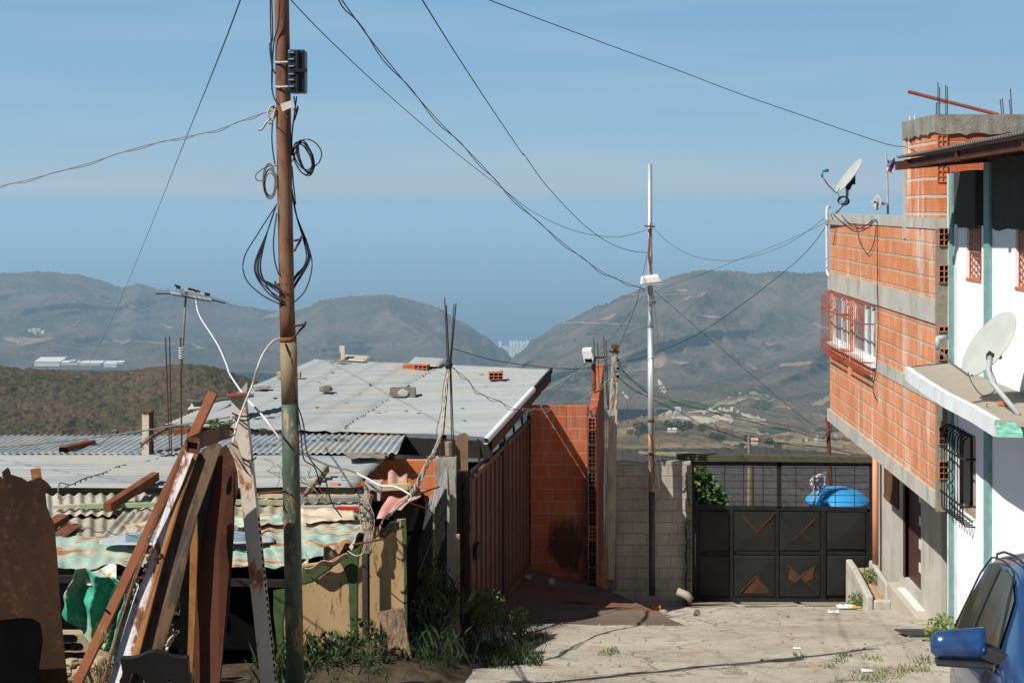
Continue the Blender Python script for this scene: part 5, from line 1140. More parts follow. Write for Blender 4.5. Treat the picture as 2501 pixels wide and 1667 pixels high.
# order: near-left, near-right, far-right, far-left
sheet(((125,1330),(440,1330),(455,1262),(118,1262)), M_cream, .016, .13, .0, nu=200, seed=1)
sheet(((110,1266),(480,1268),(470,1212),(108,1216)), M_cream, .016, .13, .045, nu=240, seed=2)
sheet(((560,1330),(885,1330),(905,1196),(560,1222)), M_cream, .014, .13, .02, nu=200, seed=3)
sheet(((130,1400),(420,1392),(470,1318),(132,1322)), M_mintTin, .006, .16, .05, nu=90, edge=.18, seed=4, wob=.03)
sheet(((380,1398),(760,1400),(735,1330),(420,1322)), M_mintTin, .006, .16, .075, nu=90, edge=.18, seed=5, wob=.03)
sheet(((690,1405),(880,1350),(890,1300),(640,1326)), M_mintTin, .008, .2, .10, nu=60, edge=.15, seed=6, wob=.04)
sheet(((330,1342),(480,1338),(470,1290),(300,1296)), M_mix, .006, .2, .10, nu=50, edge=.1, seed=7, wob=.05)
sheet(((245,1330),(480,1322),(480,1262),(300,1268)), M_cream, .012, .11, .09, nu=90, edge=.1, seed=8, wob=.04)
sheet(((600,1318),(860,1312),(872,1278),(600,1268)), M_mix, .008, .2, .085, nu=60, edge=.3, seed=10, wob=.05)
sheet(((735,1305),(868,1300),(864,1275),(735,1268)), m_plain('pale_panel', (.56,.46,.34), .8, .12, 4), 0, .2, .14, nu=20, seed=11, wob=.03)
sheet(((560,1310),(690,1308),(690,1288),(560,1290)), M_mintTin, .004, .2, .13, nu=30, edge=.3, seed=12, wob=.05)
# planks and scraps lying on it
def plank(a, b, w_, h, mat, name, label, cat, off=.03, g=None):
    m = MB(); m.bar(sp(*a, off), sp(*b, off), w_, h); return m.build(name, mat, label=label, cat=cat, group=g)
plank((570,1239),(700,1241),.07,.05,m_plain('mossy_plank',(.30,.29,.16),.9,.3,9),'plank','mossy green grey plank left of the pole on the shack roof','plank',.07)
plank((735,1238),(878,1236),.09,.05,m_plain('grey_plank',(.22,.22,.21),.9,.3,9),'plank','dark grey plank right of the pole on the shack roof','plank',.09)
plank((735,1257),(878,1255),.10,.05,m_plain('pale_grey_plank',(.40,.37,.31),.9,.3,9),'plank','pale grey plank just below the dark grey one right of the pole','plank',.08)
plank((590,1226),(890,1228),.05,.04,m_plain('cream_plank',(.50,.42,.26),.9,.2,9),'plank','thin cream plank lying across behind the grey ones on the shack roof','plank',.08)
plank((630,1227),(830,1208),.04,.04,M_rust,'steel_strip','thin rusty orange strip lying behind the planks on the shack roof','scrap metal',.10)
plank((195,1260),(385,1256),.06,.05,m_plain('pale_green_plank',(.30,.38,.20),.9,.3,9),'plank','pale green painted plank on the cream sheets left of the beams','plank',.12)
plank((130,1258),(330,1248),.05,.04,m_plain('cream_batten',(.52,.46,.34),.9,.2,9),'batten','cream batten lying above the pale green plank','plank',.10)
m = MB(); a = sp(262,1272,.16); b = sp(380,1205,.22); m.bar(a, b, .10, .10); ch = m.build('steel_channel', M_rust, label='rusty square steel channel lying slantwise on the cream sheets', cat='scrap metal')
m = MB(); a = sp(118,1300,.07); b = sp(155,1284,.10); m.bar(a, b, .16, .07); m.bar(sp(138,1322,.05), sp(182,1292,.05), .18, .01); m.build('steel_offcut', M_rust, label='rusty steel offcuts beside the torn sheet at the far left', cat='scrap metal')
m = MB(); m.bar(sp(738,1232,.05), sp(800,1190,.25), .04, .10); m.build('crossed_board', M_wood, label='grey board propped up at a slant on the shack roof right of the pole', cat='board')
m = MB(); m.prism([sp(733,1215,.06), sp(757,1222,.06), sp(757,1188,.10), sp(735,1196,.1)], (0,.05,0)); m.build('board_scrap', m_plain('cream_board', (.52,.44,.32), .9), label='small cream board standing right beside the pole', cat='board')
m = MB(); m.bar(sp(808,1208,.12), sp(828,1210,.12), .08, .06); m.build('brick_scrap', m_plain('orange_scrap', (.5,.22,.09), .9), label='small orange wooden scrap at the end of the thin rusty strip', cat='scrap')
m = MB(); m.bar(sp(822,1270,.14), sp(881,1271,.14), .05, .04); m.build('red_bar', m_plain('flaking_red_paint', (.40,.03,.02), .6, .3, 20), label='short flaking red bar lying near the right end of the shack roof', cat='scrap metal')
GL = thing('old_windscreen', 'old car windscreen lying flat on the flaking mint sheets', 'windscreen', sp(450,1356,.15))
s = NT('dusty_windscreen'); M_ws = s.out(s.mix(s.ramp(s.noise(3,5), (.35,0), (.7,1)), (.12,.20,.24), (.24,.34,.38)), .15, 0, .6)
def wsf(u, v, g=0): 
    x = 242+g*16+(428-g*32)*u; q = max(.0, math.sin(math.pi*(.02+.96*u)))**.55; y = 1356 - 5*u - (40-g*12)*q*(v-.5) - 3*q; return sp(x, y, .13+.05*q+g*.004)
m = MB(); m.grid(lambda u, v: wsf(u, v), 40, 8); m.build('frit_band', M_grey, GL, smooth=True, solid=.006)
m = MB(); m.grid(lambda u, v: wsf(u, v, 1), 40, 8); m.build('glass', M_ws, GL, smooth=True, solid=.004)
m = MB(); m.grid(lambda u, v: sp(920+60*u+30*v+20*u*v, 1292-62*v-22*u*(1-v)+6*math.sin(u*6), .12+.012*math.sin(u*12)+.02*math.sin(v*5)), 30, 16); m.build('pink_sheet', M_pink, smooth=True, solid=.006, label='faded pink corrugated scrap folded over the shack corner', cat='scrap sheet')
m = MB(); m.grid(lambda u, v: sp(948+48*u, 1226-30*v+8*u+5*math.sin(u*7+v*3), .22+.02*math.sin(u*9)), 16, 10); m.build('torn_pink_scrap', m_plain('dusty_pink', (.46,.26,.19), .9, .25, 9), smooth=True, solid=.006, label='torn dusty pink scrap curling up at the top of the shack corner', cat='scrap sheet')
m = MB(); m.bar(sp(915,1235,.22), sp(1003,1231,.22), .07, .07); m.build('plank_end', m_plain('yellow_plank', (.46,.38,.20), .9, .3, 9), label='yellowish plank end jutting right over the shack corner', cat='plank')
# crushed dark edge sheets
m = MB(); m.grid(lambda u, v: at(790+185*u, 1372-75*u-30*v+9*math.sin(u*9)+6*math.sin(v*5+u*7), 14.5-.1*v) + Vector((0,0,.02*math.sin(u*30))), 40, 8); m.build('crumpled_edge', m_tin('dark_crumpled_tin', (.035,.025,.03), (.06,.04,.035), .60), SH, smooth=True, solid=.006)
m = MB(); m.grid(lambda u, v: at(745+105*u, 1398-32*u-12*v+5*math.sin(u*12), 14.4-.12*v), 30, 6); m.build('rusty_lip', m_tin('rusty_lip_tin', (.50,.30,.17), (.45,.50,.44), .52), SH, smooth=True, solid=.006)
for k, (x0, y0, x1, y1) in enumerate(((820,1345,850,1310),(852,1335,868,1310),(880,1270,905,1290),(915,1300,935,1268))):
    m = MB(); m.grid(lambda u, v: at(x0+(x1-x0)*u+6*v, y0+(y1-y0)*u+9*v*math.sin(u*4+1), 14.3-.05*k), 8, 4); m.build('curled_shard', m_plain('orange_shard_%d' % k, ((.50,.25,.10),(.70,.62,.50),(.45,.28,.18),(.50,.22,.10))[k], .8, .3, 20), SH, solid=.004)
# shack walls
SY = 14.45
m = MB(); P = [at(x,y,SY) for x,y in ((735,1380),(800,1372),(850,1345),(890,1320),(905,1292),(960,1290),(962,1270),(990,1268),(992,1300),(994,1600))]
P = [Vector((p.x, SY, p.z)) for p in P] + [Vector((at(994,0,SY).x, SY, -5.1)), Vector((at(700,0,SY).x, SY, -5.1)), Vector((at(700,1405,SY).x, SY, at(0,1405,SY).z))]
m.prism(P, (0,.05,0)); wl = m.build('front_wall', M_tan, SH)
def patch(pts, nm, mt, off=.004, th=.006, Yb=SY):
    m = MB(); m.prism([Vector((at(x,y,Yb).x, Yb-off, at(x,y,Yb).z)) for x,y in pts], (0,-th,0)); return m.build(nm, mt, SH)
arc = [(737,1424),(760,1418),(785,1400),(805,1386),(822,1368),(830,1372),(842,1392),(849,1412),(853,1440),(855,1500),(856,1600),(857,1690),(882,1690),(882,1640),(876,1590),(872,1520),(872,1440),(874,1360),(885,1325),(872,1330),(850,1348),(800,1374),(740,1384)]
patch(arc, 'green_band', M_green)  # dark green arc and upright band over the tan boards
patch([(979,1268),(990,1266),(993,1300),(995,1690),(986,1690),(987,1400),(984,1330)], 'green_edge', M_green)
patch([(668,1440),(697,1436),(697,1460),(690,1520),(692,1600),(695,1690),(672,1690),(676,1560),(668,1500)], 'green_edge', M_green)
m = MB(); m.box(at(690,0,SY).x, at(700,0,SY).x, SY, SY+.05, -5.1, at(0,1440,SY).z); m.build('wall_edge', M_tan, SH)
m = MB(); m.bar(at(891,1345,14.30), at(893,1700,14.30), .055, .05); m.bar(at(900,1345,14.32), at(901,1700,14.32), .02, .04); m.build('dark_post', m_plain('dark_timber_post', (.05,.04,.032), .9, .4, 9), SH)
m = MB(); m.tube(spline([at(902,1205,14.3), at(896,1240,14.28), at(903,1285,14.3), at(898,1330,14.3), at(900,1350,14.3)], 4), [.045,.05,.04,.045,.04,.04,.05,.05,.04,.04,.045,.05,.04,.04,.04,.04,.04], 8); m.build('weathered_post', M_wood, SH, smooth=True)
m = MB(); m.obox(at(889,1196,15.2), (.18,0,0), (0,.20,0), (0,0,.07)); m.obox(at(890,1225,15.2), (.03,0,0), (0,.18,0), (0,0,.14)); m.obox(at(921,1222,15.2), (.03,0,0), (0,.18,0), (0,0,.12)); m.build('broken_block', M_concL, label='broken concrete block perched on top of the weathered post', cat='block')
m = MB(); m.box(-7.5, at(700,0,14.8).x, 15.3, 15.36, -5.4, -3.95); m.box(-7.5,-1.1,17.9,17.95,-6,-3.75); m.box(-1.16,-1.10,14.5,17.8,-5.9,-3.62); m.build('dark_wall', M_dark, SH)  # black sheets stand in for the unlit inside of the shack
m = MB(); m.bar(at(130,1412,14.7), at(700,1424,14.7), .06, .07); m.build('eave_beam', M_fascia, SH)
m = MB(); m.grid(lambda u, v: at(428+32*u, 1420+18*v*math.sin(math.pi*(u*.8+.2)), 14.5), 8, 5); m.build('pink_flap', M_pink, SH, solid=.004)
# string tangle on the post
m = MB(); rr = random.Random(8)
for k in range(9):
    x0 = 900+rr.uniform(-6,6); m.tube(spline([at(x0-rr.uniform(0,16),1215+rr.uniform(0,30),14.15), at(x0+rr.uniform(-14,10),1262+rr.uniform(-8,8),14.12), at(x0+rr.uniform(-8,8),1300+rr.uniform(-10,20),14.12), at(x0+rr.uniform(-6,12),1350+rr.uniform(-10,10),14.15)]), .005, 4)
for k in range(3):
    c0 = (884+k*4, 1232+k*18); m.tube([at(c0[0]+(8+k*2)*math.cos(t), c0[1]+(14+k*4)*math.sin(t), 14.1) for t in [i*math.pi/8 for i in range(17)]], .005, 4)
m.tube(spline([at(850,1345,14.2), at(868,1356,14.1), at(885,1352,14.1), at(895,1335,14.15)]), .006, 5)
m.build('string_tangle', M_cableB, smooth=True, label='tangle of pale string and wire knotted round the weathered post', cat='string')
m = MB(); m.tube([at(862,1329,14.1), at(905,1322,14.05), at(938,1315,14.1)], .010, 6); m.build('rebar', M_rust, label='rusty rebar sticking out sideways through the tangled post', cat='rebar')
m = MB(); m.tube([at(995,1215,15.0), at(1073,1188,16.6)], .010, 6); m.build('rebar', M_rust, label='rusty rebar pointing up right from the shack corner to the column', cat='rebar')
m = MB(); m.tube([at(1003,1227,15.0), at(1040,1241,15.6)], .010, 6); m.build('rebar', M_rust, label='rusty rebar pointing down right from the end of the yellowish plank', cat='rebar')
# breeze block wall
BB = thing('breeze_block_wall', 'low sand coloured breeze block wall with oval holes at the bottom left', 'wall', at(230,1700,13.6))
M_sand = m_concrete('sand_block', (.46,.37,.24), (.30,.23,.14), .5, 9, .9, 1)
m = MB(); m.box(at(120,0,13.6).x, at(310,0,13.6).x, 13.6, 13.75, -5.1, at(0,1548,13.6).z); m.build('wall', M_sand, BB)
for x, y in ((168,1557),(182,1577),(168,1600),(200,1600),(152,1577)):
    m = MB(); n = 16; P = [Vector((at(x+20*math.copysign(abs(math.cos(t))**.6, math.cos(t)),0,13.6).x, 13.597, at(0,y+9*math.copysign(abs(math.sin(t))**.7, math.sin(t)),13.6).z)) for t in [2*math.pi*k/n for k in range(n)]]; m.prism(P, (0,-.004,0)); m.build('oval_hole', M_dark, BB)
m = MB(); m.bar(at(130,1612,13.55), at(285,1610,13.55), .03, .02); m.build('ledge', M_sand, BB)
rr = random.Random(12)
for k in range(9): rock(tuple(at(165+14*k+rr.uniform(-5,5), 1640+rr.uniform(-14,18), 13.2)), .05+rr.uniform(0,.04), .7, 'stone', ('pale stone lying at the foot of the breeze block wall'), 'stone', M_sand, k*2.1)['group'] = 'stones at the foot of the breeze block wall'
# crumpled emerald sheets
def crumple(P4, Y, mat, label, seed, amp=.10, name='crumpled_sheet'):
    m = MB(); a, b, c, d = [at(x,y,Y) for x,y in P4]
    def f(u, v):
        uu = u + .05*noise.noise(Vector((v*3, seed, 0))); vv = v + .05*noise.noise(Vector((u*3, seed+4, 0)))
        p = a.lerp(b, uu).lerp(d.lerp(c, uu), vv); fold = abs(((u*2.6+v*.5+seed) % 1)-.5)*2
        p.y += amp*(fold-.5) + .05*noise.noise(Vector((u*5,v*5,seed))) - .25*v; p.x += .02*noise.noise(Vector((u*7,v*5,seed+1))); return p
    m.grid(f, 50, 40); return m.build(name, mat, smooth=True, solid=.004, label=label, cat='scrap sheet')
crumple(((146,1500),(305,1640),(362,1415),(205,1372)), 13.3, M_greenTin, 'crumpled emerald green sheet with a white flaking fold at the bottom left', 1.2, .13)
crumple(((232,1575),(280,1600),(345,1425),(300,1410)), 13.2, M_greenTin, 'narrow emerald sheet hanging behind the rusty flat bar', 3.3, .08)
crumple(((382,1586),(405,1594),(450,1525),(418,1488)), 12.8, m_tin('peeling_mint_tin', (.22,.45,.36), (.55,.60,.56), .50), 'small peeling mint sheet between the leaning beam and the tall rusty sheet', 5.1, .05)
m = MB(); m.grid(lambda u, v: at(205+82*u, 1384+34*v+8*math.sin(u*5), 13.25-.1*v)+Vector((0,-.06*math.sin(u*7),0)), 20, 8); m.build('mint_fold', m_tin('bright_mint_flake', (.30,.52,.44), (.62,.68,.64), .54), smooth=True, solid=.004, label='pale mint torn flap draped over the top of the emerald sheet', cat='scrap sheet')
# ================================================================ rusty scrap leaning in the foreground
m = MB(); out = [(-90,1120),(-30,1150),(0,1143),(8,1142),(3,1160),(12,1157),(17,1166),(15,1146),(28,1136),(33,1145),(34,1153),(60,1163),(72,1172),(100,1163),(118,1178),(126,1189),(117,1192),(113,1205),(116,1235),(125,1260),(134,1280),(138,1334),(142,1380),(147,1455),(153,1530),(160,1600),(170,1690),(190,1900),(200,2010),(-90,2010)]
P = [at(x,y,7.5) for x,y in out]
bm = None; m.prism(P, (0,.006,0)); m.v = [(x, y + .05*math.sin(x*5)+.02*z, z) for x,y,z in m.v]; 
RS = m.build('torn_sheet', m_rust('dark_torn_rust', (.07,.034,.017), (.035,.019,.012), (.12,.055,.024), 2.2, .5), label='large torn rusty metal sheet filling the bottom left corner', cat='scrap sheet')
m = MB(); m.grid(lambda u, v: at(74+24*u+4*v, 1145+25*v-3*u, 7.52), 4, 4); o = m.build('bent_tab', m_rust('orange_tab', (.34,.15,.04), (.16,.06,.02), (.45,.25,.08)), RS, solid=.005)
m = MB(); m.prism([at(x,y,7.35) for x,y in ((-60,1510),(60,1502),(85,1506),(102,1520),(108,1560),(100,1620),(96,1700),(90,2000),(-60,2000))], (0,.004,0)); m.v = [(x, y + .05*math.sin(x*5)+.02*z, z) for x,y,z in m.v]; m.build('shade_patch', M_dark, RS)  # black shape painted over the sheet as its shaded lower part
m = MB(); m.bar(at(521,958,10.4), at(178,1690,9.6), .07, .05, up=(0,-1,.3)); m.bar(at(178,1690,9.6), at(135,1790,9.52), .07, .05, up=(0,-1,.3)); m.v = m.v[:8]; m.f = m.f[:6]
m = MB(); m.bar(at(521,958,10.9), at(120,1815,10.3), .068, .055, up=(0,-1,.3)); FB = m.build('flat_bar', m_rust('bright_rusted_bar', (.26,.095,.045), (.13,.045,.025), (.34,.14,.06), 3, .6), label='long rusty steel bar leaning from lower left to the top of the scrap heap', cat='steel beam')
m = MB(); m.tube([at(256,1487,10.42), at(270,1499,10.41)], .008, 6); m.build('bolt', M_dark, FB)
def slab(pts, Y0, Y1, dvec, name, mat, par=None, label=None, cat=None, smooth=False):
    m = MB(); P = [at(x, y, Y0+(Y1-Y0)*(y-1050)/(1700-1050)) for x, y in pts]; m.prism(P, dvec); return m.build(name, mat, par, label=label, cat=cat)
LB = thing('leaning_beam', 'broad box beam with a white peeling edge leaning beside the flat bar', 'steel beam', at(300,1850,9.6))
slab(((449,1098),(474,1104),(428,1225),(385,1370),(345,1520),(322,1600),(282,1720),(250,1850),(215,1850),(250,1720),(296,1560),(330,1450),(372,1330),(418,1200)), 10.3, 9.7, (0,.02,0), 'white_edge', M_peelW, LB)
slab(((474,1104),(484,1106),(440,1230),(398,1372),(360,1520),(336,1610),(296,1720),(265,1850),(250,1850),(282,1720),(322,1600),(345,1520),(385,1370),(428,1225)), 10.28, 9.68, (0,.05,0), 'rust_edge', m_rust('orange_rust_edge', (.32,.14,.05), (.12,.05,.03), (.5,.3,.12), 9), LB)
slab(((484,1110),(520,1075),(540,1090),(520,1150),(480,1260),(463,1335),(440,1440),(405,1560),(380,1640),(350,1850),(265,1850),(296,1720),(336,1610),(360,1520),(398,1372),(440,1230)), 10.33, 9.75, (0,.03,0), 'brown_face', M_yel, LB)
slab(((445,1100),(451,1100),(405,1215),(362,1330),(318,1450),(286,1560),(240,1720),(205,1850),(196,1850),(232,1720),(278,1560),(310,1450),(352,1330),(398,1215)), 10.2, 9.65, (0,.03,0), 'dark_lip', m_rust('chain_rust', (.16,.06,.03), (.04,.02,.015), (.6,.5,.4), 14), LB)
# chain on the dark lip
m = MB()
for k in range(16):
    c0 = at(372-3.2*k, 1336+9*k, 9.95); m.lathe(c0, [(.012,-.004),(.018,0),(.012,.004)], 8, (0,1,0) if k % 2 else (1,0.2,0), (0,0,1))
m.build('chain', M_rust, LB, smooth=True)
CH = thing('channel_beam', 'short open ended rusty steel channel wedged across the top of the heap', 'steel beam', at(500,1090,10.0))
a = at(460,1086,9.75); b = at(560,1052,10.5); d_ = (b-a)
m = MB(); hh = .105; ww = .14; up = Vector((0,0,1)); bk = Vector((.02,.14,0))
m.obox(a+up*(hh-.01)-Vector((.0,0,hh/2)), d_, bk, up*.01); m.obox(a-Vector((0,0,hh/2)), d_, bk, up*.01); m.build('flange', M_rust, CH)
m = MB(); m.obox(a-Vector((0,.0,hh/2-.01)), d_, Vector((0,.008,0)), up*(hh-.02)); m.build('web', M_yel, CH)
m = MB(); m.obox(a+Vector((.01,.012,-hh/2+.012)), d_*.98, bk*.9, up*(hh-.024)); m = MB(); e = at(455,1070,9.72); 
for q in ((0,0,.03,.10),): pass
sqa = [at(x,y,9.70) for x,y in ((457,1072),(487,1076),(484,1103),(455,1098))]
m.prism(sqa, (0,.02,0)); m.build('open_end', M_dark, CH)
m = MB()
for i in range(4): m.bar(sqa[i]+Vector((0,-.002,0)), sqa[(i+1)%4]+Vector((0,-.002,0)), .014, .03)
m.build('end_rim', M_rust, CH)
# tall rusty sheet
ts = [(484,1150),(500,1118),(520,1102),(538,1096),(555,1082),(562,1092),(575,1118),(583,1150),(584,1190),(574,1235),(572,1300),(568,1370),(562,1480),(552,1560),(540,1640),(534,1720),(524,1850),(466,1850),(470,1700),(474,1500),(478,1334),(480,1240)]
m = MB(); P = [at(x,y,11.55) for x,y in ts]; m.prism(P, (0,.01,0)); m.v = [(x, y + .03*math.sin(z*4) + .04*math.sin(x*9), z) for x,y,z in m.v]
TS = m.build('tall_rusty_sheet', m_rust('dark_sheet_rust', (.10,.036,.020), (.045,.02,.013), (.16,.06,.03), 2.2, .3), label='tall narrow dark red rusty sheet standing in the middle of the scrap heap', cat='scrap sheet')  # rust darkened overall to stand in for shade on the sheet
m = MB(); m.prism([at(x,y,11.40) for x,y in ((552,1190),(560,1165),(566,1160),(566,1195),(560,1208),(553,1206))], (0,.004,0)); m.build('torn_hole', M_dark, TS)
m = MB(); P = [(468,1205),(480,1200),(482,1334),(478,1450),(474,1560),(470,1640),(466,1850),(448,1850),(456,1640),(459,1560),(462,1450),(464,1334),(462,1250)]
m.prism([at(x,y,11.30) for x,y in P], (0,.03,0)); m.build('steel_strip', m_rust('golden_rust_strip', (.30,.14,.045), (.15,.06,.025), (.45,.27,.08), 5, .5), label='upright golden rusty strip along the left edge of the tall rusty sheet', cat='scrap metal')
m = MB(); m.prism([at(x,y,11.46) for x,y in ((440,1140),(490,1112),(530,1100),(520,1180),(490,1330),(470,1500),(460,1850),(420,1850),(440,1500),(438,1300))], (0,.01,0)); m.build('dark_backing', M_dark, TS)
# leaning slotted post
LPS = thing('slotted_post', 'square cream post streaked with rust and slotted along its right edge, leaning right', 'post', at(645,1850,11.92))
tp = at(583,968,11.92); bt = at(676,1850,11.8); 
m = MB(); m.bar(tp, bt, .118, .10, up=(0,-1,0)); m.build('shaft', M_peelP, LPS)
dd = (bt-tp).normalized()
m = MB(); ea = tp + Vector((.064,-.03,0)); 
for k in range(30):
    p = ea + dd*(1.0 + .055*k); m.bar(p, p+dd*.032, .012, .012)
m.build('slot_edge', M_dark, LPS, kind='stuff')
m = MB(); m.bar(at(553,966,11.87), at(606,962,11.92), .16, .014); m.build('cap_plate', M_rust, LPS)
for y in (1012, 1022, 1120): 
    m = MB(); cx_ = 583 + (y-968)*.105; m.tube(spline([at(cx_-20,y-4,11.85), at(cx_-5,y+3,11.80), at(cx_+14,y+4,11.82), at(cx_+22,y,11.88), at(cx_+26,y-3,11.92)]), .007, 5); m.build('wire_tie', M_metalblk, LPS, smooth=True)
m = MB(); m.prism([at(x,y,11.72) for x,y in ((560,1085),(576,1075),(590,1120),(605,1160),(615,1166),(600,1150),(580,1140),(566,1108))], (0,.02,0)); m.build('rusty_bracket', m_peel('cream_bracket', (.45,.36,.25), (.40,.16,.05), .5, 9), LPS)
# carved black chair back at the bottom edge
pts = [(291,1660),(297,1650),(298,1640),(293,1606),(320,1606),(340,1601),(360,1592),(378,1589),(395,1593),(415,1601),(440,1605),(458,1604),(460,1645),(465,1650),(466,1850),(425,1850),(422,1670),(415,1660),(402,1668),(392,1800),(370,1800),(355,1668),(345,1650),(330,1642),(318,1648),(312,1670),(310,1850),(286,1850)]
m = MB(); m.prism([at(x,y,8.3) for x,y in pts], (0,.05,0)); m.build('carved_panel', m_plain('shadow_black', (.008,.007,.007), .5, .3, 5), bevel=.004, label='black carved chair back silhouetted at the bottom edge', cat='chair back')  # furniture panel coloured black for the shadow it stands in
# plank leaning on the shack
m = MB(); m.prism([at(x,y,13.9-.0*(y-1490)) for x,y in ((920,1498),(981,1488),(990,1520),(1003,1580),(1022,1640),(1045,1740),(990,1740),(975,1690),(962,1620),(955,1592),(948,1560),(937,1530))], (0,.07,0)); m.v = [(x, y-.35*(-z-4.0), z) for x,y,z in m.v]
m.build('leaning_plank', M_timber, label='thick cracked timber plank leaning against the tan shack wall', cat='plank')
m = MB(); m.tube([at(931,1634,13.5), at(918,1662,13.4)], .02, 10); o = m.build('water_pipe', m_plain('blue_pipe', (.05,.25,.45), .4), label='short blue and white plastic pipe at the foot of the timber plank', cat='pipe')
m = MB(); m.tube([at(919,1656,13.4), at(908,1680,13.35)], .03, 10); m.build('collar', M_pvc, o)
# ================================================================ things on the flat roof
m = MB(); m.bar(at(155,1106,19.9)+Vector((0,0,.05)), at(224,1090,20.6)+Vector((0,0,.05)), .13, .09); cc = m.build('steel_channel', M_rust, label='rusty open steel channel lying on the flat zinc roof left of the white post', cat='scrap metal')
m = MB(); e = at(155,1106,19.87)+Vector((0,0,.05)); m.box(e.x-.055, e.x+.055, e.y-.03, e.y-.0, e.z-.03, e.z+.03); m.build('hollow', M_dark, cc)
m = MB(); m.prism([at(x,y,20.2)+Vector((0,0,.0)) for x,y in ((20,1114),(49,1098),(50,1114))], (0,.25,0)); m.build('roof_tile', M_rust, label='rusty wedge of folded steel at the far left of the flat roof', cat='scrap metal')
WP = thing('roof_post', 'rusty white square post with a cap standing at the left edge of the flat roof', 'post', at(360,1113,19.85))
m = MB(); a = at(349,1113,19.85); b = at(371,1006,19.85); m.box(a.x, b.x-.03, 19.8, 19.92, a.z, b.z); m.build('shaft', M_peelP, WP)
m = MB(); m.box(b.x-.03, b.x+.005, 19.80, 19.93, a.z, b.z-.002); m.build('dark_side', M_fascia, WP)
m = MB(); m.box(a.x-.01, b.x+.01, 19.78, 19.94, b.z, b.z+.02); m.build('cap', M_rust, WP)
m = MB(); m.bar(at(372,1050,19.9), at(462,1050,19.9), .05, .17, up=(0,-1,0)); m.v = m.v; m.build('steel_beam', m_rust('beam_rust', (.20,.075,.04), (.07,.03,.02), (.26,.1,.05)), label='short deep rusty beam joining the white roof post to the heap', cat='steel beam')
m = MB(); rr = random.Random(2)
for k in range(120):
    t = k/119; c0 = at(343+88*t, 1090-52*t**.8, 19.4); a_ = rr.uniform(0,6.28); m.tube([c0, c0+Vector((.05*math.cos(a_), .03*math.sin(a_), .05*math.sin(a_*1.7)))], .004, 3)
m.tube(spline([at(343,1090,19.4), at(375,1062,19.4), at(410,1044,19.4), at(431,1038,19.4)]), .018, 6); m.build('dry_frond', m_plain('dry_palm_frond', (.14,.12,.09), .9), label='dry ragged frond hanging across the white roof post', cat='frond')
for lb, q in (('left bare rebar of the pair standing on the flat roof', ((404,824),(409,960),(414,1095))), ('right bare rebar of the pair standing on the flat roof', ((414,822),(416,960),(419,1115)))):
    MB().tube([at(x,y,19.6) for x,y in q], .009, 6).build('rebar', M_rebar, label=lb, cat='rebar', group='rebars on the flat roof')
TA = thing('tv_antenna', 'old flat television antenna with white booms on a thin mast tied to a rebar', 'antenna', at(443,1110,19.6))
MB().tube([at(444,1112,19.65), at(442,960,19.65), at(441,824,19.65)], .012, 6).build('rebar_support', M_rebar, TA)
m = MB(); m.tube([at(442,915,19.6), at(447,830,19.6), at(455,705,19.6)], [.02,.018,.015], 8); m.build('mast', m_plain('dull_mast', (.20,.18,.15), .6), TA, smooth=True)
m = MB(); m.bar(at(417,714,19.5), at(515,732,19.7), .035, .035); m.build('boom', M_pvc, TA)
m = MB(); m.tube([at(380,717,19.45), at(420,717,19.5)], .010, 6); m.tube([at(515,732,19.7), at(550,740,19.8)], .010, 6); m.tube([at(420,719,19.48), at(515,736,19.68)], .009, 6); m.build('dipole_rod', M_metalblk, TA)
m = MB()
for k in range(6): m.tube([at(428+14*k, 700+3.4*k, 19.3), at(434+14*k, 716+3*k, 19.9)], .006, 5)
m.tube([at(428,703,19.5), at(510,722,19.7)], .012, 6); m.build('element', M_pvc, TA)
m = MB(); m.bar(at(427,697,19.5), at(440,702,19.5), .06, .03); m.build('balun_box', M_metalblk, TA); m = MB(); m.bar(at(460,705,19.5), at(488,713,19.5), .05, .03); m.bar(at(499,717,19.5), at(512,720,19.5), .07, .035); m.build('balun_box', M_metalblk, TA)
m = MB()
for k in range(5): m.tube(spline([at(437,848+6*k,19.58), at(442,851+6*k,19.54), at(448,847+6*k,19.58)], 3), .006, 5)
m.build('white_tie', M_cableW, TA)
m = MB(); P = spline([at(142,1215,17.3), at(145,1180,17.5), at(172,1183,17.6), at(205,1168,17.9), at(250,1155,18.3), at(290,1138,18.8), at(335,1130,19.1), at(380,1120,19.4), at(405,1113,19.5)], 6); m.tube(P, .008, 5)
for k in range(6, len(P)-3, 4): m.tube([P[k], P[k]+Vector((.03,-.01,-.05))], .004, 4)
m.build('thorny_cable', M_cableG, smooth=True, label='dark cable with dangling twigs running along the flat zinc roof', cat='cable')
m = MB(); m.tube(sag(at(-40,1094,16), at(560,1018,11.3), .03), .007, 5); m.tube([at(283,1055,14.5), at(240,1088,15.5)], .006, 5); m.tube(spline([at(275,1053,14.4), at(285,1050,14.35), at(288,1058,14.4), at(278,1060,14.4)], 4), .012, 5); m.build('guy_wire', M_cableG, smooth=True, label='taut dark wire with a knot crossing low over the flat zinc roof', cat='wire')
m = MB(); rr = random.Random(6)
for k in range(14):
    x0 = 650+rr.uniform(-10,130); y0 = 1125+rr.uniform(-8,30); Y0 = 17.2; pts = [at(x0, y0, Y0)]
    for j in range(5): pts.append(pts[-1]+Vector((rr.uniform(-.05,.16), rr.uniform(-.05,.02), rr.uniform(-.14,.03))))
    m.tube(spline(pts, 3), .004, 4)
m.build('dry_twigs', m_plain('dry_twig', (.20,.15,.11), .9), label='spray of dry twigs arching over the zinc edge behind the rusty pole', cat='twigs')
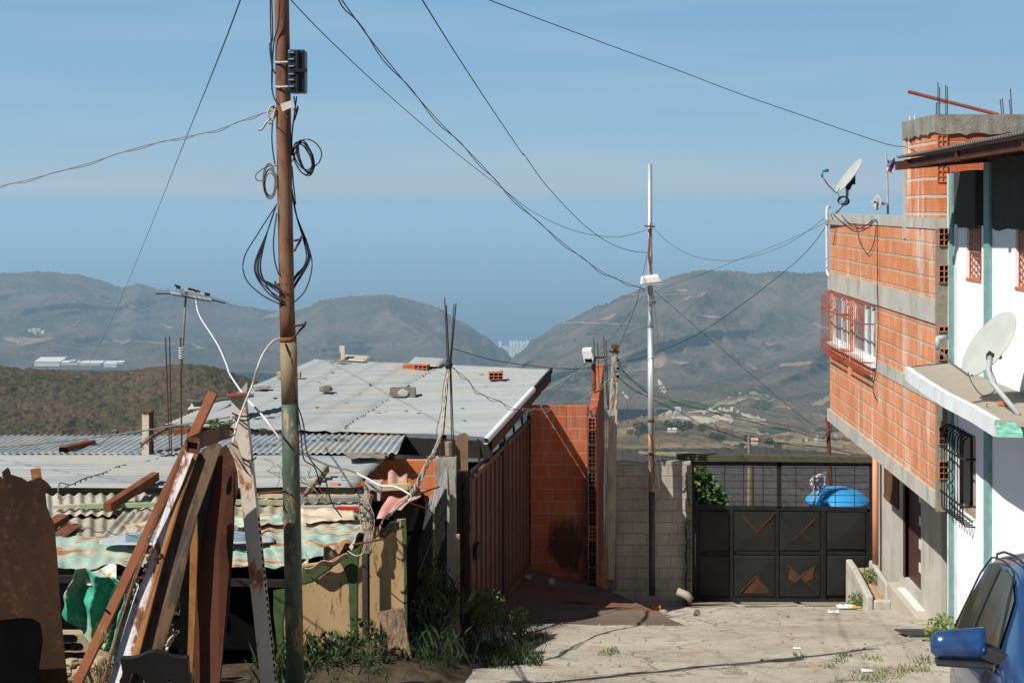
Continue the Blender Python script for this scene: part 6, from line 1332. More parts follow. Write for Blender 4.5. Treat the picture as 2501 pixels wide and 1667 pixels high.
# ================================================================ the rusty utility pole
PY = 12.0
UP = thing('utility_pole', 'tall rusty steel utility pole with green flaking paint on its lower half', 'utility pole', at(722,1725,PY))
m = MB(); m.tube([at(686,-260,PY), at(688,0,PY), at(694,380,PY), at(701,760,PY), at(703.5,824,PY)], [.060,.062,.063,.064,.066], 28); m.build('upper_shaft', M_pole, UP, smooth=True)
m = MB(); m.tube([at(703.5,822,PY), at(704,834,PY)], [.0715,.0715], 28); m.build('joint_collar', m_rust('collar_rust', (.20,.07,.035), (.09,.03,.02)), UP, smooth=True)
m = MB(); m.tube([at(704,832,PY), at(708,985,PY)], [.070,.071], 28); m.build('middle_shaft', m_peel('pole_mid_rust', (.24,.18,.10), (.22,.10,.04), .52, 5, .35, (.09,.05,.03), .8), UP, smooth=True)
m = MB(); m.tube([at(708,985,PY), at(711,1150,PY), at(716,1400,PY), at(722,1730,PY)], [.071,.073,.074,.076], 28); m.build('lower_shaft', M_poleL, UP, smooth=True)
for k, (s1, x, y, x2, y2) in enumerate(((1,721,588,735,584),(-1,672,694,690,712),(1,722,796,746,792),(-1,668,265,680,262),(1,716,268,727,266))):
    m = MB(); bx_ = at(703,y+24,PY-.07) if s1 < 0 else at(718,y+26,PY-.04); t1 = at(x2 if s1 > 0 else x, y2 if s1 > 0 else y, PY-.02)
    r1 = at(718 if s1 > 0 else 700, y, PY-.06); m.tube([r1, t1], .010, 6); m.tube([t1, bx_], .010, 6); m.tube([t1, t1+Vector((0,0,.025))], .009, 6); m.build('climbing_step', M_rustD, UP)
JB = thing('meter_box', 'dark fibre junction box strapped to the top of the rusty pole', 'junction box', at(726,232,PY))
bx0 = at(703,228,PY-.07); m = MB(); m.box(bx0.x+.0, bx0.x+.145, PY-.10, PY+.08, at(0,228,PY).z, at(0,124,PY).z); m.build('housing', m_plain('blue_black_plastic', (.018,.032,.045), .35, .2, 4), JB, bevel=.015)
m = MB()
for y in (130,146,163,182,196,212): m.box(bx0.x+.012, bx0.x+.055, PY-.115, PY-.098, at(0,y+3,PY).z, at(0,y,PY).z)
m.build('vent_louvre', M_galv, JB)
m = MB(); m.tube([at(727,124,PY-.10)+Vector((0,-.01,0)), at(727,228,PY-.10)+Vector((0,-.01,0))], .016, 8); m.lathe(at(742,172,PY-.02), [(.001,-.03),(.02,-.02),(.02,.02),(.001,.03)], 10, (1,0,0), (0,0,1)); m.bar(at(716,172,PY-.12), at(745,172,PY-.12), .03, .03); m.build('latch', M_metalblk, JB)
m = MB()
for y in (152, 212): m.tube([at(672,y,PY-.05), at(684,y+1,PY-.085), at(703,y,PY-.09)], .011, 6); 
m.build('strap', M_grey, JB)
m = MB(); m.prism([at(x,y,PY-.11) for x,y in ((684,254),(712,245),(717,260),(690,272))], (0,.008,0)); m.build('tag_plate', m_plain('pale_tag', (.58,.56,.50), .7), UP)
def loops(label, spec, r=.0055, mat=None, cat='cable coil'):
    m = MB()
    for pts in spec: m.tube(spline([at(x,y,PY+dy) for x,y,dy in pts], 6), r, 5)
    return m.build('cable_coil', mat or M_cable, smooth=True, label=label, cat=cat)
rr = random.Random(21); spec = []
for k in range(7):                          # big teardrop loop round the pole
    w_ = 62+rr.uniform(-10,10); dpt = 700+rr.uniform(-12,22); wr = 42+rr.uniform(-4,6); e = .05+.01*k
    spec.append([(676,498,-.06),(655,560,-.07),(684-w_*.85,640,-.08),(684-w_*.85+6,680,-.08),(684-w_*.35,dpt+5,-.08),(690,dpt+25,-.08)])
    spec.append([(708,dpt+10,.07),(722,dpt-16,.03),(708+wr,640,0),(706+wr,600,0),(722,520,0),(713,460,0)])
spec.append([(674,502,-.06),(630,570,-.06),(596,630,-.06),(600,680,-.06),(640,720,-.06),(690,745,-.06)])
spec.append([(710,745,.06),(745,710,.0),(762,650,0),(752,600,0),(728,540,0),(714,470,0)])
loops('large teardrop loop of black cables hanging round the rusty pole', spec)
spec = []
for k in range(7):
    cx_, cy_, ra, rb, ph = 742+rr.uniform(-4,6), 385+rr.uniform(-5,5), 17+rr.uniform(-3,4), 40+rr.uniform(-6,5), .35+rr.uniform(-.1,.1)
    spec.append([(cx_+ra*math.cos(t)*math.cos(ph)+rb*math.sin(t)*math.sin(ph), cy_-ra*math.cos(t)*math.sin(ph)+rb*math.sin(t)*math.cos(ph), -.02+.01*k) for t in [i*math.pi/4 for i in range(9)]])
spec.append([(714,395,0),(735,345,0),(765,345,0),(785,370,0),(780,395,0),(765,408,0)])
loops('tight coil of black cable hanging right of the rusty pole', spec)
spec = []
for k in range(6):
    cx_, cy_, ra, rb = 661+rr.uniform(-4,4), 448+rr.uniform(-10,10), 14+rr.uniform(-3,3), 36+rr.uniform(-10,5)
    spec.append([(cx_+ra*math.cos(t), cy_+rb*math.sin(t), -.05) for t in [i*math.pi/4 for i in range(9)]])
spec.append([(676,405,-.05),(650,408,-.05),(626,425,-.05),(628,440,-.05),(650,440,-.05)])
loops('knotted bundle of dark cable on the left side of the rusty pole', spec, mat=M_cableG)
spec = [[(660,-20,-.02),(661,60,-.02),(664,150,-.05),(664,210,-.05),(672,245,-.05),(690,258,-.08)], [(663,-20,-.02),(666,90,-.02),(659,110,-.02),(664,160,-.03),(672,180,-.03)], [(684,-20,-.09),(680,60,-.09),(668,110,-.06),(664,220,-.05)],
        [(666,290,-.05),(664,340,-.05),(668,380,-.05),(672,402,-.05)], [(718,235,0),(722,270,0),(716,300,0),(713,340,0),(714,380,0)], [(725,235,0),(719,280,0),(713,330,0)], [(713,405,0),(716,440,0),(722,500,0)], [(676,520,-.06),(668,590,-.06),(672,640,-.06),(682,672,-.06)],
        ]
loops('black service cables running down the rusty pole from above', spec, .006, cat='cable')
spec = [[(716,930,-.05),(724,980,-.05),(735,1060,-.05),(742,1120,-.05),(768,1140,-.05),(782,1185,-.05)], [(718,970,-.06),(740,1030,-.06),(752,1110,-.06),(790,1160,-.06),(802,1200,-.06),(812,1230,-.06),(835,1262,-.06)]]
loops('loose black cables dangling right of the pole over the shack roof', spec, .006, cat='cable')
spec = [[(668,258,-.03),(660,262,-.04),(655,280,-.05),(668,290,-.05),(672,275,-.05),(660,268,-.05)], [(666,285,-.05),(650,300,-.05),(640,315,-.05),(630,316,-.05)], [(672,265,-.06),(664,300,-.06),(655,298,-.06)]]
loops('pale knotted clamp holding the twisted service cable to the rusty pole', spec, .010, M_cableB, 'cable clamp')
# ================================================================ overhead wires
def vw(pts): return [(x*N, y*N, d) for x, y, d in pts]
def wire(label, pts, r, mat=None, twin=0):
    r = r*.52; m = MB(); P = spline([at(*p) for p in vw(pts)], 7)
    if pts[0][1] < 0 or pts[0][0] < 0:      # carry the cable on out of the picture to its far support
        d0 = (P[0]-P[7]).normalized(); P = [P[0]+d0*k + Vector((0,-.25*k,.03*k*k*.3)) for k in (12,8,5,2.5,1)] + P
    m.tube(P, r, 5)
    if twin: m.tube([p+Vector((0,0,twin*math.sin(i*.9)-twin*.6)) for i, p in enumerate(P)], r, 5)
    return m.build('overhead_wire', mat or M_cable, smooth=True, label=label, cat='wire')
wire('thin wire slanting steeply down to the hills at the far left', [(556,-20,9),(552,0,9.3),(495,150,12),(420,335,20),(330,560,36),(245,760,50),(198,845,60)], .010)
wire('twisted pair of cables sagging from the left edge to the rusty pole', [(-30,431,14),(0,427,13.8),(60,414,13.5),(200,376,13.2),(320,338,12.8),(420,316,12.5),(500,298,12.3),(580,268,12.1),(622,256,12)], .0075, M_cableG, .012)
wire('leftmost cable crossing the sky from the pole top to the street light clamp', [(650,-20,10),(668,0,10.3),(760,95,12),(900,225,15),(1050,353,19),(1160,438,21),(1230,490,22.5),(1320,530,24),(1400,544,24.8),(1440,541,25),(1486,528,25.1)], .0085)
wire('double cable running from the top edge down to the street light head', [(772,-20,9),(785,0,9.3),(880,128,12),(1000,270,15),(1100,372,18),(1180,458,20),(1290,555,22),(1380,622,24),(1440,650,24.8),(1482,664,25.1)], .0095, None, .025)
wire('heavy cable with a kink dropping to the middle of the street light pole', [(958,-20,9),(970,0,9.3),(1050,128,12),(1130,250,15),(1198,350,17.5),(1206,358,17.7),(1260,432,20),(1340,515,22.5),(1400,558,24),(1450,576,25),(1490,580,25.1)], .010)
wire('long cable crossing the sky to the upper storey of the brick house', [(1080,-20,11),(1123,0,11.3),(1250,48,12.5),(1400,104,14),(1550,159,15),(1700,216,16),(1850,268,16.5),(1960,306,16.4),(2040,332,16.3),(2080,338,16.2),(2110,352,16)], .0085)
wire('upper cable sagging between the street light clamp and the house dish', [(1497,520,25.1),(1540,560,25),(1600,590,24.8),(1680,598,24.5),(1760,580,24.2),(1830,548,24),(1900,496,23.9)], .007)
wire('second thin cable reaching the house corner below the upper one', [(1522,661,25),(1600,634,24.8),(1700,595,24.5),(1800,556,24.2),(1900,510,23.9)], .006)
wire('long black cable sweeping from the rebar cross to the brick house corner', [(1036,798,20.1),(1060,806,20.3),(1130,826,21),(1250,843,22.5),(1340,846,24),(1430,832,25),(1500,812,25.1),(1600,768,24.8),(1700,702,24.5),(1800,625,24.2),(1860,570,24),(1905,508,23.9)], .011)
wire('thin cable slanting from the street light down to the red post', [(1503,668,25.1),(1600,752,26),(1700,838,27.5),(1840,955,29.5),(1900,990,30.5)], .0075)
wire('thin wire slanting left from the street light to the big roof', [(1482,672,25.1),(1400,780,24.8),(1340,838,24.5),(1250,925,24)], .006)
wire('black drop cable from the street light to the concrete post top', [(1486,586,25.1),(1475,640,25.1),(1462,695,25.1),(1446,738,25.1),(1430,775,25),(1420,802,24.95)], .009)
wire('upper cable of the bundle running right from the concrete post', [(1418,832,24.9),(1450,870,25),(1500,905,25.3),(1600,936,26.5),(1700,962,28),(1800,985,29.5),(1895,1005,30.5),(1990,1012,31)], .011, M_cableG, .02)
wire('beige cable of the bundle running right from the concrete post', [(1418,846,24.9),(1480,888,25.2),(1540,912,25.8),(1600,925,26.5),(1700,956,28),(1800,975,29.5),(1900,1000,30.5),(2060,1022,32)], .010, M_cableB, .015)
wire('teal cable of the bundle running right from the concrete post', [(1416,850,24.9),(1500,908,25.4),(1600,946,26.6),(1720,985,28.3),(1830,1005,30),(2000,1030,31)], .008, M_cableT)
wire('lowest dark cable of the bundle running right from the concrete post', [(1410,860,24.9),(1470,902,25.2),(1540,935,26),(1640,985,27.5),(1740,1012,29),(1860,1022,30.3),(1990,1045,31)], .009, M_cable, .02)
wire('dark twisted cables sagging from the rebar cross over the big roof', [(1036,842,20.1),(1070,868,20.3),(1100,902,20.6),(1140,918,21),(1180,938,21.4),(1225,946,22)], .009, M_cableG, .03)
wire('pale twin cables sagging from the concrete post to the big roof', [(1408,862,24.8),(1370,895,24.4),(1330,920,24),(1290,932,23.4),(1240,940,22.5),(1200,938,22)], .009, M_cableB, .035)
wire('teal cable hanging left from the concrete post over the red wall', [(1412,850,24.8),(1380,878,24.5),(1340,906,24.2),(1300,924,23.6),(1262,932,23)], .008, M_cableT)
wire('beige cable from the concrete post to the end of the gutter beam', [(1400,820,24.9),(1360,835,24.6),(1310,862,24.4),(1260,892,24.2),(1243,900,24.2)], .008, M_cableB)
wire('dangling grey cable end hanging right of the concrete post', [(1455,905,25.3),(1448,920,25.3),(1452,945,25.3),(1464,985,25.3),(1468,1012,25.3)], .007, M_cableB)
wire('second dangling cable end hanging right of the concrete post', [(1440,905,25.3),(1441,930,25.3),(1443,970,25.3),(1437,1008,25.3)], .006, M_cableG)
m = MB(); rope = spline([at(x,y,d) for x,y,d in ((1096,905,19.9),(1085,980,19.0),(1078,1050,18.4),(1062,1100,17.6),(1045,1130,17),(1020,1180,16),(1000,1210,15.2),(975,1235,14.7),(945,1262,14.4))], 8)
for k in range(4): m.tube([p + Vector((.018*math.sin(i*.7+k*1.6), 0, .018*math.cos(i*.55+k*2))) for i, p in enumerate(rope)], .009, 5)
m.build('twisted_rope', M_cableB, smooth=True, label='pale twisted rope of cables running from the rebar cross down to the shack', cat='rope')
m = MB(); m.tube(spline([at(x,y,19.8) for x,y in ((1092,900),(1082,950),(1078,1000),(1068,1040),(1065,1075))], 6), .006, 5); m.build('overhead_wire', M_cableG, smooth=True, label='thin grey wire hanging beside the pale twisted rope', cat='wire')
m = MB(); m.tube(spline([at(x,y,d) for x,y,d in ((478,731,19.6),(483,760,19.3),(495,785,19),(515,815,18),(535,848,17),(553,890,15.5),(562,915,14.5),(600,970,12.5),(640,1013,11.9),(680,1066,11.8),(688,1075,11.85))], 6), .009, 6); m.build('antenna_cable', M_cableW, smooth=True, label='white antenna cable running from the antenna across to the rusty pole', cat='cable')
m = MB(); m.tube(spline([at(x,y,d) for x,y,d in ((728,1098,12.1),(770,1122,13.5),(815,1140,14.5),(850,1147,15),(872,1156,15.2),(905,1172,15),(930,1185,14.9),(965,1188,14.8),(995,1203,14.7),(1005,1212,14.7),(998,1222,14.7))], 6), .010, 6); m.build('antenna_cable', M_cableW, smooth=True, label='white cable running right from the rusty pole over the shack roof', cat='cable')
m = MB(); m.tube(spline([at(x,y,d) for x,y,d in ((685,826,11.9),(665,835,11.8),(642,865,11.6),(628,900,11.5),(618,935,11.6),(604,970,11.55),(590,1005,11.5),(578,1040,11.45),(568,1082,11.4))], 6), .009, 6); m.build('white_rope', m_plain('off_white_rope', (.56,.52,.44), .9), smooth=True, label='off white knotted cord arching from the pole collar to the slotted post', cat='rope')
# ================================================================ plants
def leafmat(name, c1, c2): 
    s = NT(name); o = s.n('ShaderNodeObjectInfo'); n_ = s.noise(9, 3); c = s.mix(s.ramp(n_, (.4,0), (.6,1)), c1, c2); s.b.inputs['Subsurface Weight'].default_value = 0
    return s.out(c, .55, 0, .3)
M_leaf = leafmat('weed_leaf', (.04,.09,.015), (.09,.16,.03)); M_leafB = leafmat('bright_leaf', (.06,.11,.02), (.15,.20,.04)); M_leafD = leafmat('dark_leaf', (.013,.028,.008), (.032,.055,.014)); M_dry = leafmat('dry_grass', (.28,.22,.12), (.16,.14,.06))  # M_leafD greens lowered to stand in for shadow on the verge
def leaves(m, c, rx, ry, rz_, n, L, seed, up=.3, shell=False):
    r_ = random.Random(seed); c = Vector(c)
    for k in range(n):
        while True:
            q = Vector((r_.uniform(-1,1), r_.uniform(-1,1), r_.uniform(-1,1)))
            if q.length <= 1 and (not shell or q.length > .55): break
        p = c + Vector((q.x*rx, q.y*ry, q.z*rz_)); d = Vector((r_.uniform(-1,1), r_.uniform(-1,1), r_.uniform(-.4,1)+up)).normalized(); l = L*r_.uniform(.6,1.3)
        s_ = d.cross(Vector((r_.uniform(-1,1), r_.uniform(-1,1), r_.uniform(-1,1)))).normalized()*l*.28
        m.add([p, p+d*l*.5+s_, p+d*l, p+d*l*.5-s_], [(0,1,2,3)])
    return m
def stems(m, c, r, h, n, seed, lean=.3, w_=.004):
    r_ = random.Random(seed); c = Vector(c)
    for k in range(n):
        a_ = r_.uniform(0,6.28); b = c + Vector((math.cos(a_), math.sin(a_), 0))*r*r_.random(); t = b + Vector((r_.uniform(-lean,lean)*h, r_.uniform(-lean,lean)*h, h*r_.uniform(.6,1.1)))
        m.tube([b, b.lerp(t,.5)+Vector((r_.uniform(-.02,.02),0,.01)), t], [w_, w_*.7, w_*.3], 4)
    return m
def plant(name, label, cat, c, r, h, n, L, mat, seed, sm=M_dry, ns=12, group=None, squash=1):
    T = thing(name, label, cat, c, group); m = MB(); stems(m, c, r*.5, h, ns, seed); m.build('stem', sm, T, kind=None)
    m = MB(); leaves(m, Vector(c)+Vector((0,0,h*.55)), r, r, h*.5*squash, n, L, seed+1); m.build('foliage', mat, T, fix=False); return T
def on(px, py, x=None):                      # street point under a photo pixel
    k = (py-HY)/F; Y = 1.6/(k-.22); return Vector(((px-CX)/F*Y, Y, gz(Y)+.02))
def tuft(m, c, r, h, n, seed):
    r_ = random.Random(seed); c = Vector(c)
    for k in range(n):
        a_ = r_.uniform(0,6.28); b = c + Vector((math.cos(a_), math.sin(a_),0))*r*math.sqrt(r_.random()); hh = h*r_.uniform(.4,1.1); d = Vector((r_.uniform(-.6,.6), r_.uniform(-.6,.6), 1)).normalized(); s_ = Vector((.006,.003,0))
        m.add([b-s_, b+s_, b+d*hh*.6+s_*.6+Vector((0,0,0)), b+d*hh+Vector((d.x*.3*hh,d.y*.3*hh,0))], [(0,1,2,3)])
    return m
plant('leafy_weed', 'leafy green weed growing at the near foot of the brown gate', 'weed', (-.36,20.1,gz(20.1)), .30, .55, 900, .05, M_leaf, 1)
plant('leafy_weed', 'taller pale green weed standing alone on the driveway edge', 'weed', (.10,18.7,gz(18.7)), .13, .42, 320, .045, M_leafB, 3)
plant('leafy_weed', 'bright weed sprawling beside the blue car mirror', 'weed', (5.0,16.5,gz(16.5)+.02), .22, .42, 520, .05, M_leafB, 5)
plant('leafy_weed', 'small weed sprouting at the right foot of the black gate', 'weed', (5.98,24.6,gz(24.6)), .17, .28, 260, .05, M_leafB, 7)
plant('leafy_weed', 'little weed growing in the concrete planter beside the drain pipe', 'weed', (6.33,25.2,-6.70), .14, .22, 200, .045, M_leaf, 9)
plant('leafy_weed', 'dark feathery weed in front of the tan shack wall', 'weed', (-1.75,13.6,-4.75), .30, .62, 420, .06, M_leafD, 11)
plant('leafy_weed', 'dark feathery weed beside the dark post of the shack', 'weed', (-1.42,13.6,-4.72), .22, .75, 300, .06, M_leafD, 13)
plant('bush', 'dark scrubby bush filling the shade before the black fence', 'bush', (-1.0,15.1,-5.05), .42, .8, 1500, .055, M_leafD, 15, M_dry, 40)
plant('bush', 'sparse bush at the foot of the concrete column behind the black fence', 'bush', (-1.0,17.2,-5.4), .35, 1.1, 1100, .05, M_leafD, 17, M_dry, 30)
plant('leafy_weed', 'small bright weed sprouting behind the leaning beams', 'weed', at(428,1500,12.6), .10, .36, 160, .05, M_leafB, 19)
plant('leafy_weed', 'tiny weed growing on top of the rusty channel, furthest left', 'weed', at(528,1048,10.2), .045, .06, 40, .035, M_leaf, 21, ns=3)
plant('leafy_weed', 'tiny weed growing on top of the rusty channel beside the slotted post', 'weed', at(554,1053,10.5), .04, .06, 40, .035, M_leaf, 23, ns=3)
m = MB(); rr = random.Random(31)
for k in range(45):
    px = rr.uniform(1120,1330); py = 1560+rr.gauss(0,22)+ (1300-px)*.06; c0 = on(px, max(1520,py)); 
    if c0.x > .9: continue
    tuft(m, c0, .12, .12, 20, k)
for k in range(26): tuft(m, on(rr.uniform(1150,1300), rr.uniform(1590,1640)), .16, .18, 26, 200+k)
for k in range(60): tuft(m, (rr.uniform(-2.3,-.6), rr.uniform(13.6,17.0), ez(-1.2,15)+.0), .22, .3, 26, 300+k)
m.build('grass', M_leafD, kind='stuff', fix=False, label='dark grass and low weeds along the left verge of the street', cat='grass')
m = MB()
for k in range(30): tuft(m, (rr.uniform(-2.4,-1.2), rr.uniform(12.6,14.3), ez(-2,13.5)+.0), .2, .26, 20, 600+k)
m.build('grass', M_leafD, kind='stuff', fix=False, label='dark weeds along the foot of the shack wall', cat='grass')
m = MB()
for px, py, n_, r_ in ((2075,1608,20,.10),(2060,1618,14,.08),(2130,1612,14,.09),(2180,1650,30,.16),(2230,1640,34,.18),(2150,1664,30,.16),(2260,1620,34,.16),(2100,1667,30,.2),(1960,1610,12,.07),(2240,1580,26,.14),(2030,1640,12,.1),(1915,1507,8,.05),(1500,1592,14,.08),(1470,1600,14,.1)):
    for q in range(2): tuft(m, on(px+rr.uniform(-14,14), py+rr.uniform(-5,5)), r_, .07, n_, int(px*7+q))
m.build('grass', M_leafB, kind='stuff', fix=False, label='sunlit grass tufts breaking through the street near the car', cat='grass')
m = MB()
for k in range(3): tuft(m, at(245+k*8,1570,9.9), .03, .16, 3, 400+k)
for k in range(8): tuft(m, at(230+k*8,1668,13.0), .12, .26, 8, 430+k)
m.build('grass', M_dry, kind='stuff', fix=False, label='dry straw coloured grass among the scrap at the bottom left', cat='grass')
# stones and litter on the street
g = MB(); rr = random.Random(77)
for k in range(900):
    Y = 12.5 + 12*rr.random()**1.3; x = rr.uniform(-.2, 5.2); r_ = .006+.016*rr.random()**3
    if noise.noise(Vector((x*.9, Y*.8, 3))) < -.05: continue
    c0 = Vector((x, Y, rz(x, Y)+r_*.3)); vs = [c0+Vector((r_*1.4*math.cos(t)*rr.uniform(.7,1.2), r_*1.4*math.sin(t)*rr.uniform(.7,1.2), 0)) for t in (0,1.26,2.5,3.8,5)] + [c0+Vector((0,0,r_*1.3))]
    g.add(vs, [(0,1,5),(1,2,5),(2,3,5),(3,4,5),(4,0,5)])
g.build('gravel', m_plain('loose_gravel', (.24,.20,.155), .9, .4, 30), kind='stuff', fix=False)
def litter(c, r_, mat, name, label, seed):
    m = MB(); m.grid(lambda u, v: Vector(c)+Vector(((u-.5)*r_*2.4, (v-.5)*r_*1.4, .02+.03*abs(noise.noise(Vector((u*4,v*4,seed))))*r_*12)), 8, 8); return m.build(name, mat, smooth=True, solid=.002, label=label, cat='litter')
litter(on(1947,1590), .04, M_pvc, 'crumpled_paper', 'small crumpled white paper lying in the middle of the street', 1)
litter(on(2066,1490)+Vector((0,0,.03)), .13, M_pvc, 'plastic_bag', 'flattened white plastic bag before the right end of the black gate', 2)
litter(on(2089,1492)+Vector((0,-.1,.06)), .07, m_plain('yellow_wrapper', (.60,.38,.02), .5), 'snack_wrapper', 'bright yellow wrapper lying on the white plastic bag', 3)
litter(on(2037,1499), .08, M_pvc, 'plastic_cup', 'small white scrap left of the flattened plastic bag', 4)
litter(on(2118,1646), .045, M_frame, 'crumpled_paper', 'pale flattened paper between the grass tufts near the car', 5)
m = MB(); c0 = Vector(((1668-CX)/F*24.9, 24.9, -6.93)); m.tube([c0+Vector((-.10,0,.16)), c0+Vector((0.06,-.05,.10)), c0+Vector((.14,-.06,.02))], [.065,.07,.065], 16); m.build('plastic_bucket', m_plain('pale_bucket', (.30,.26,.20), .7), smooth=True, label='pale bucket tipped over at the corner of the block wall and the gate', cat='bucket')
m = MB(); m.obox(on(1590,1497), (.17,0,0), (0,.15,0), (.0,0,.09)); m.build('clay_brick', m_plain('orange_brick_bit', (.5,.17,.07), .9), bevel=.01, label='broken orange brick lying beside the driveway edge', cat='brick')
rr = random.Random(14)
for k, (px, py, lb) in enumerate(((1290,1415,'grey rubble stone at the foot of the red wall'),(1345,1425,'small pale stone on the shaded driveway top'),(1550,1480,'dark stone at the foot of the grey block wall'),(1620,1478,'pale stone beside the galvanised pole foot'),(1700,1478,'grey stone under the left end of the black gate'))):
    rock(tuple(on(px, py+25) if px > 1500 else at(px, py, 23.6)), .07, .7, 'stone', lb, 'stone', M_conc, k*3.3)
# ---- mango tree behind the gate
MT = thing('mango_tree', 'leafy tree with yellowish new leaves showing behind the left side of the gate', 'tree', (3.5,27.9,-9.0))
m = MB(); m.tube([(3.45,28.1,-9.3),(3.5,28.0,-7.5),(3.55,28,-6.2),(3.62,28,-5.6)], [.10,.08,.06,.03], 8)
for a_, b_ in (((3.5,28,-6.6),(3.9,28.1,-5.9)),((3.5,28,-6.8),(3.2,27.9,-5.4)),((3.55,28,-6.3),(4.1,27.8,-6.2))): m.tube([a_, b_], [.04,.015], 6)
m.build('trunk', M_wood, MT, smooth=True)
for nm, mt, sd_, n_ in (('crown', M_leaf, 50, 900), ('new_leaves', M_leafB, 60, 420)):
    m = MB()
    for j, (px, py, r_) in enumerate(((1705,1185,.22),(1720,1215,.25),(1740,1210,.26),(1715,1240,.28),(1750,1235,.22),(1700,1160,.17),(1760,1222,.14),(1725,1170,.12),(1695,1225,.25))):
        if nm == 'new_leaves' and j in (3,4): continue
        leaves(m, at(px, py-(6 if nm != 'crown' else 0), 28), r_, r_, r_, n_//9, .11, sd_+j, .1)
    m.build(nm, mt, MT, fix=False)
GR = MB()
# ================================================================ far buildings and trees
M_tower = m_plain('pale_tower_block', (.52,.51,.48), .8, .08, .02, bump=0); M_far_roof = m_plain('pale_metal_roof', (.60,.62,.59), .6, .06, .05, bump=0)
def towerwin():
    s = NT('tower_facade'); p = s.sep(); fz = s.math('FRACT', s.math('MULTIPLY', p[2], 1/3.2)); fx = s.math('FRACT', s.math('MULTIPLY', p[0], 1/7))
    k = s.math('MULTIPLY', s.ramp(fz, (.4,0), (.5,1)), s.ramp(fx, (.35,0), (.45,1))); return s.out(s.mix(k, (.74,.72,.69), (.40,.42,.44)), .8)
M_tw = towerwin()
tw = [(1221,833,7,'lone white tower left of the group in the gap between the hills'),(1247,832,7,'leftmost tower of the group in the gap'),(1255,833,6,'second tower from the left in the gap group'),(1263,832,6,'third tower from the left in the gap group'),(1272,833,7,'fourth tower from the left in the gap group'),(1280,834,6,'fifth tower from the left in the gap group'),(1288,832,7,'sixth tower from the left partly behind the right hill')]
for i, (px, py, w_, lb) in enumerate(tw):
    a = at(px-w_/2, py, 10600); b = at(px+w_/2, 852, 10600); T = thing('tower_block', lb, 'building', ((a.x+b.x)/2, 10610, -1160), 'tower blocks in the gap between the hills')
    m = MB(); m.box(a.x, b.x, 10600, 10622, -1162, a.z); m.build('facade', M_tw, T); m = MB(); m.box(a.x+5, a.x+13, 10604, 10616, a.z, a.z+5); m.build('plant_room', M_tower, T)
m = MB(); rr = random.Random(40); x0 = at(1238,0,10300).x
proto = None
for k in range(60):
    px = 1230+rr.random()*52; py = 846+rr.random()*20*(1-abs(px-1256)/34); 
    if py > 866 - abs(px-1254)*.75: continue
    p = at(px, py, 10300-(py-846)*20); w_ = rr.uniform(9,18)
    if proto is None:
        m = MB(); m.box(p.x, p.x+12, p.y, p.y+12, p.z-6, p.z+6); m.box(p.x-.6, p.x+12.6, p.y-.6, p.y+12.6, p.z+6.01, p.z+6.8); proto = m.build('low_house', M_tower, label='tiny white low house below the towers in the gap', cat='house', group='low white houses below the towers'); 
    else: 
        o = dup(proto, (p.x, p.y, p.z-6), scale=(w_/12, w_/12, rr.uniform(.6,1.3)))
# warehouses on the left plain
for i, (x0, x1, y0, y1, dpt, lb) in enumerate(((84,146,877,893,150,'largest white warehouse with a long pale roof below the left hills'),(148,190,882,890,60,'low white shed just right of the largest warehouse'),(193,246,884,891,90,'long white warehouse in the middle of the row'),(253,285,884,895,90,'white warehouse with a grey gable right of the middle one'),(284,300,882,888,50,'small white shed at the right end of the row'),(170,182,879,883,30,'tiny white building standing behind the row'))):
    Yw = 5000; a = at(x0,y1,Yw); b = at(x1,y0,Yw); mid = a.z+(b.z-a.z)*.62; T = thing('warehouse', lb, 'warehouse', ((a.x+b.x)/2, Yw+dpt/2, a.z))
    m = MB(); m.box(a.x,b.x,Yw,Yw+dpt,a.z-1,mid); m.build('wall', M_tower, T)
    m = MB(); m.prism([(a.x-2,Yw-2,mid),(a.x-2,Yw+dpt+2,mid),(a.x-2,Yw+dpt/2,b.z)], (b.x-a.x+4,0,0)); m.build('roof', M_far_roof, T)
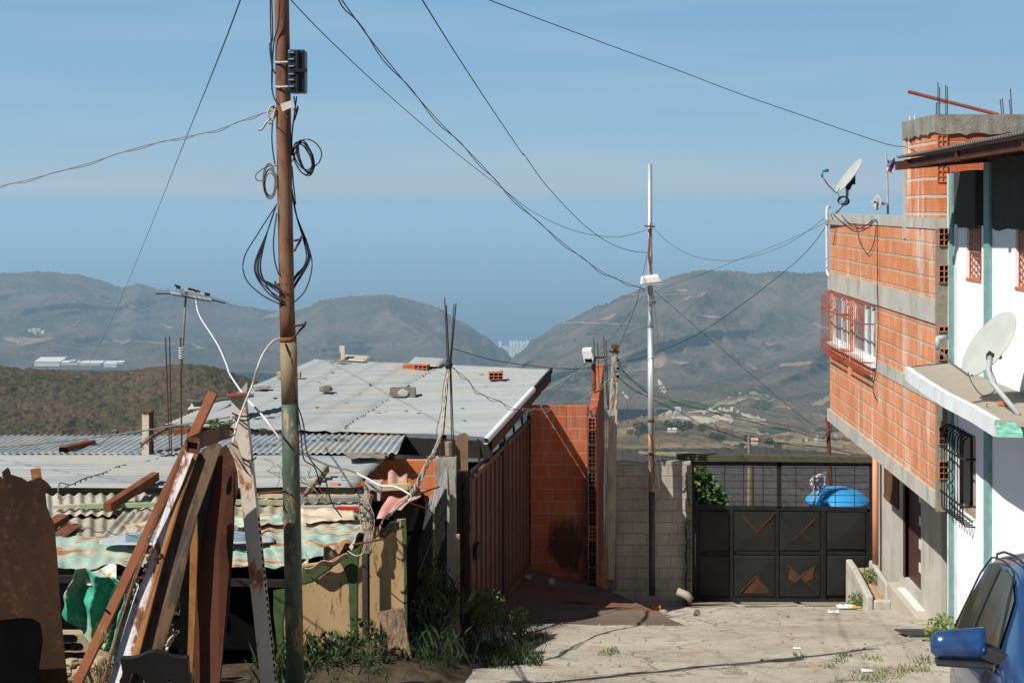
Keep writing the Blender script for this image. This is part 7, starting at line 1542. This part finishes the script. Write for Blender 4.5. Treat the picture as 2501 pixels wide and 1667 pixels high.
# village and farm houses on the right
rr = random.Random(55); hp = None
for k in range(34):
    g_ = rr.random()
    if k < 12: px, py, Yh = 1622+rr.uniform(0,36), 1003+rr.uniform(-6,10), 2650
    elif k < 20: px, py, Yh = 1690+rr.uniform(0,140), 992+rr.uniform(-10,14), 2700
    elif k < 28: px, py, Yh = 1985+rr.uniform(-20,60), 1055+rr.uniform(-4,12), 1500
    else: px, py, Yh = rr.uniform(60,110), rr.uniform(806,812), 5600
    p = at(px, py, Yh); w_ = rr.uniform(3.5,7)*Yh/2600
    if hp is None:
        m = MB(); m.box(p.x-5,p.x+5,p.y-4,p.y+4,p.z-6,p.z+3); m.prism([(p.x-5.4,p.y-4.4,p.z+3.01),(p.x-5.4,p.y+4.4,p.z+3.01),(p.x-5.4,p.y,p.z+5)], (10.8,0,0)); hp = m.build('village_house', m_plain('village_walls', (.42,.40,.37), .8), label='tiny pale house on the far slopes behind the street', cat='house', group='pale houses on the far slopes')
    else: dup(hp, (p.x,p.y,p.z-6), rotz=rr.uniform(-.4,.4), scale=(w_/10,w_/10,w_/12))
for lb, px, py, Yh, w_, h_, rm in (('white farmhouse with a salmon roof below the golden ridge', 1840, 1076, 1250, 8, 2.2, m_plain('salmon_roof', (.55,.25,.18), .8)), ('white flat roofed shed on the scrub hill right of the street light', 1642, 1048, 1400, 8, 1.2, M_far_roof)):
    p = at(px,py,Yh); T = thing('farmhouse', lb, 'house', (p.x,p.y,p.z-4)); m = MB(); m.box(p.x-w_/2,p.x+w_/2,p.y,p.y+6,p.z-3,p.z); m.build('wall', M_tower, T); m = MB(); m.prism([(p.x-w_/2-.5,p.y-.6,p.z),(p.x-w_/2-.5,p.y+6.6,p.z),(p.x-w_/2-.5,p.y+3,p.z+h_)], (w_+1,0,0)); m.build('roof', rm, T)
# scrub trees on the middle hill, each with a crown and a trunk
M_tc = leafmat('far_tree_crown', (.022,.040,.014), (.05,.075,.022))
def far_tree(p, r_, seed):
    T = thing('scrub_tree', 'round dark scrub tree on the hill behind the street', 'tree', p, 'scrub trees on the middle hill')
    m = MB(); m.tube([p, p+Vector((0,0,r_*.9))], [r_*.12, r_*.06], 5); m.build('trunk', M_wood, T)
    m = MB(); leaves(m, p+Vector((0,0,r_*1.0)), r_, r_, r_*.75, 260, r_*.34, seed, 0); m.build('crown', M_tc, T, fix=False); return T
ft = far_tree(at(1575,1062,1350), 5.0, 90); rr = random.Random(91)
for (px, py, r_) in ((1562,1052,6),(1590,1056,4.4),(1680,1050,5.4),(1668,1052,4),(1714,1054,5),(1742,1072,4.5),(1755,1076,4),(1828,1082,5),(1850,1078,3.6),(1878,1088,5.2),(1640,1045,3.6),(1630,1043,4),(1655,1046,4.5),(1765,1074,3.4),(1560,1064,4),(1540,1060,3.6),(1900,1096,4),(1812,1092,3.6)):
    p = at(px, py+3, 1300); k = r_/5.0; dup(ft, p, rotz=rr.uniform(0,6), scale=(k,k,k*rr.uniform(.8,1.1)))
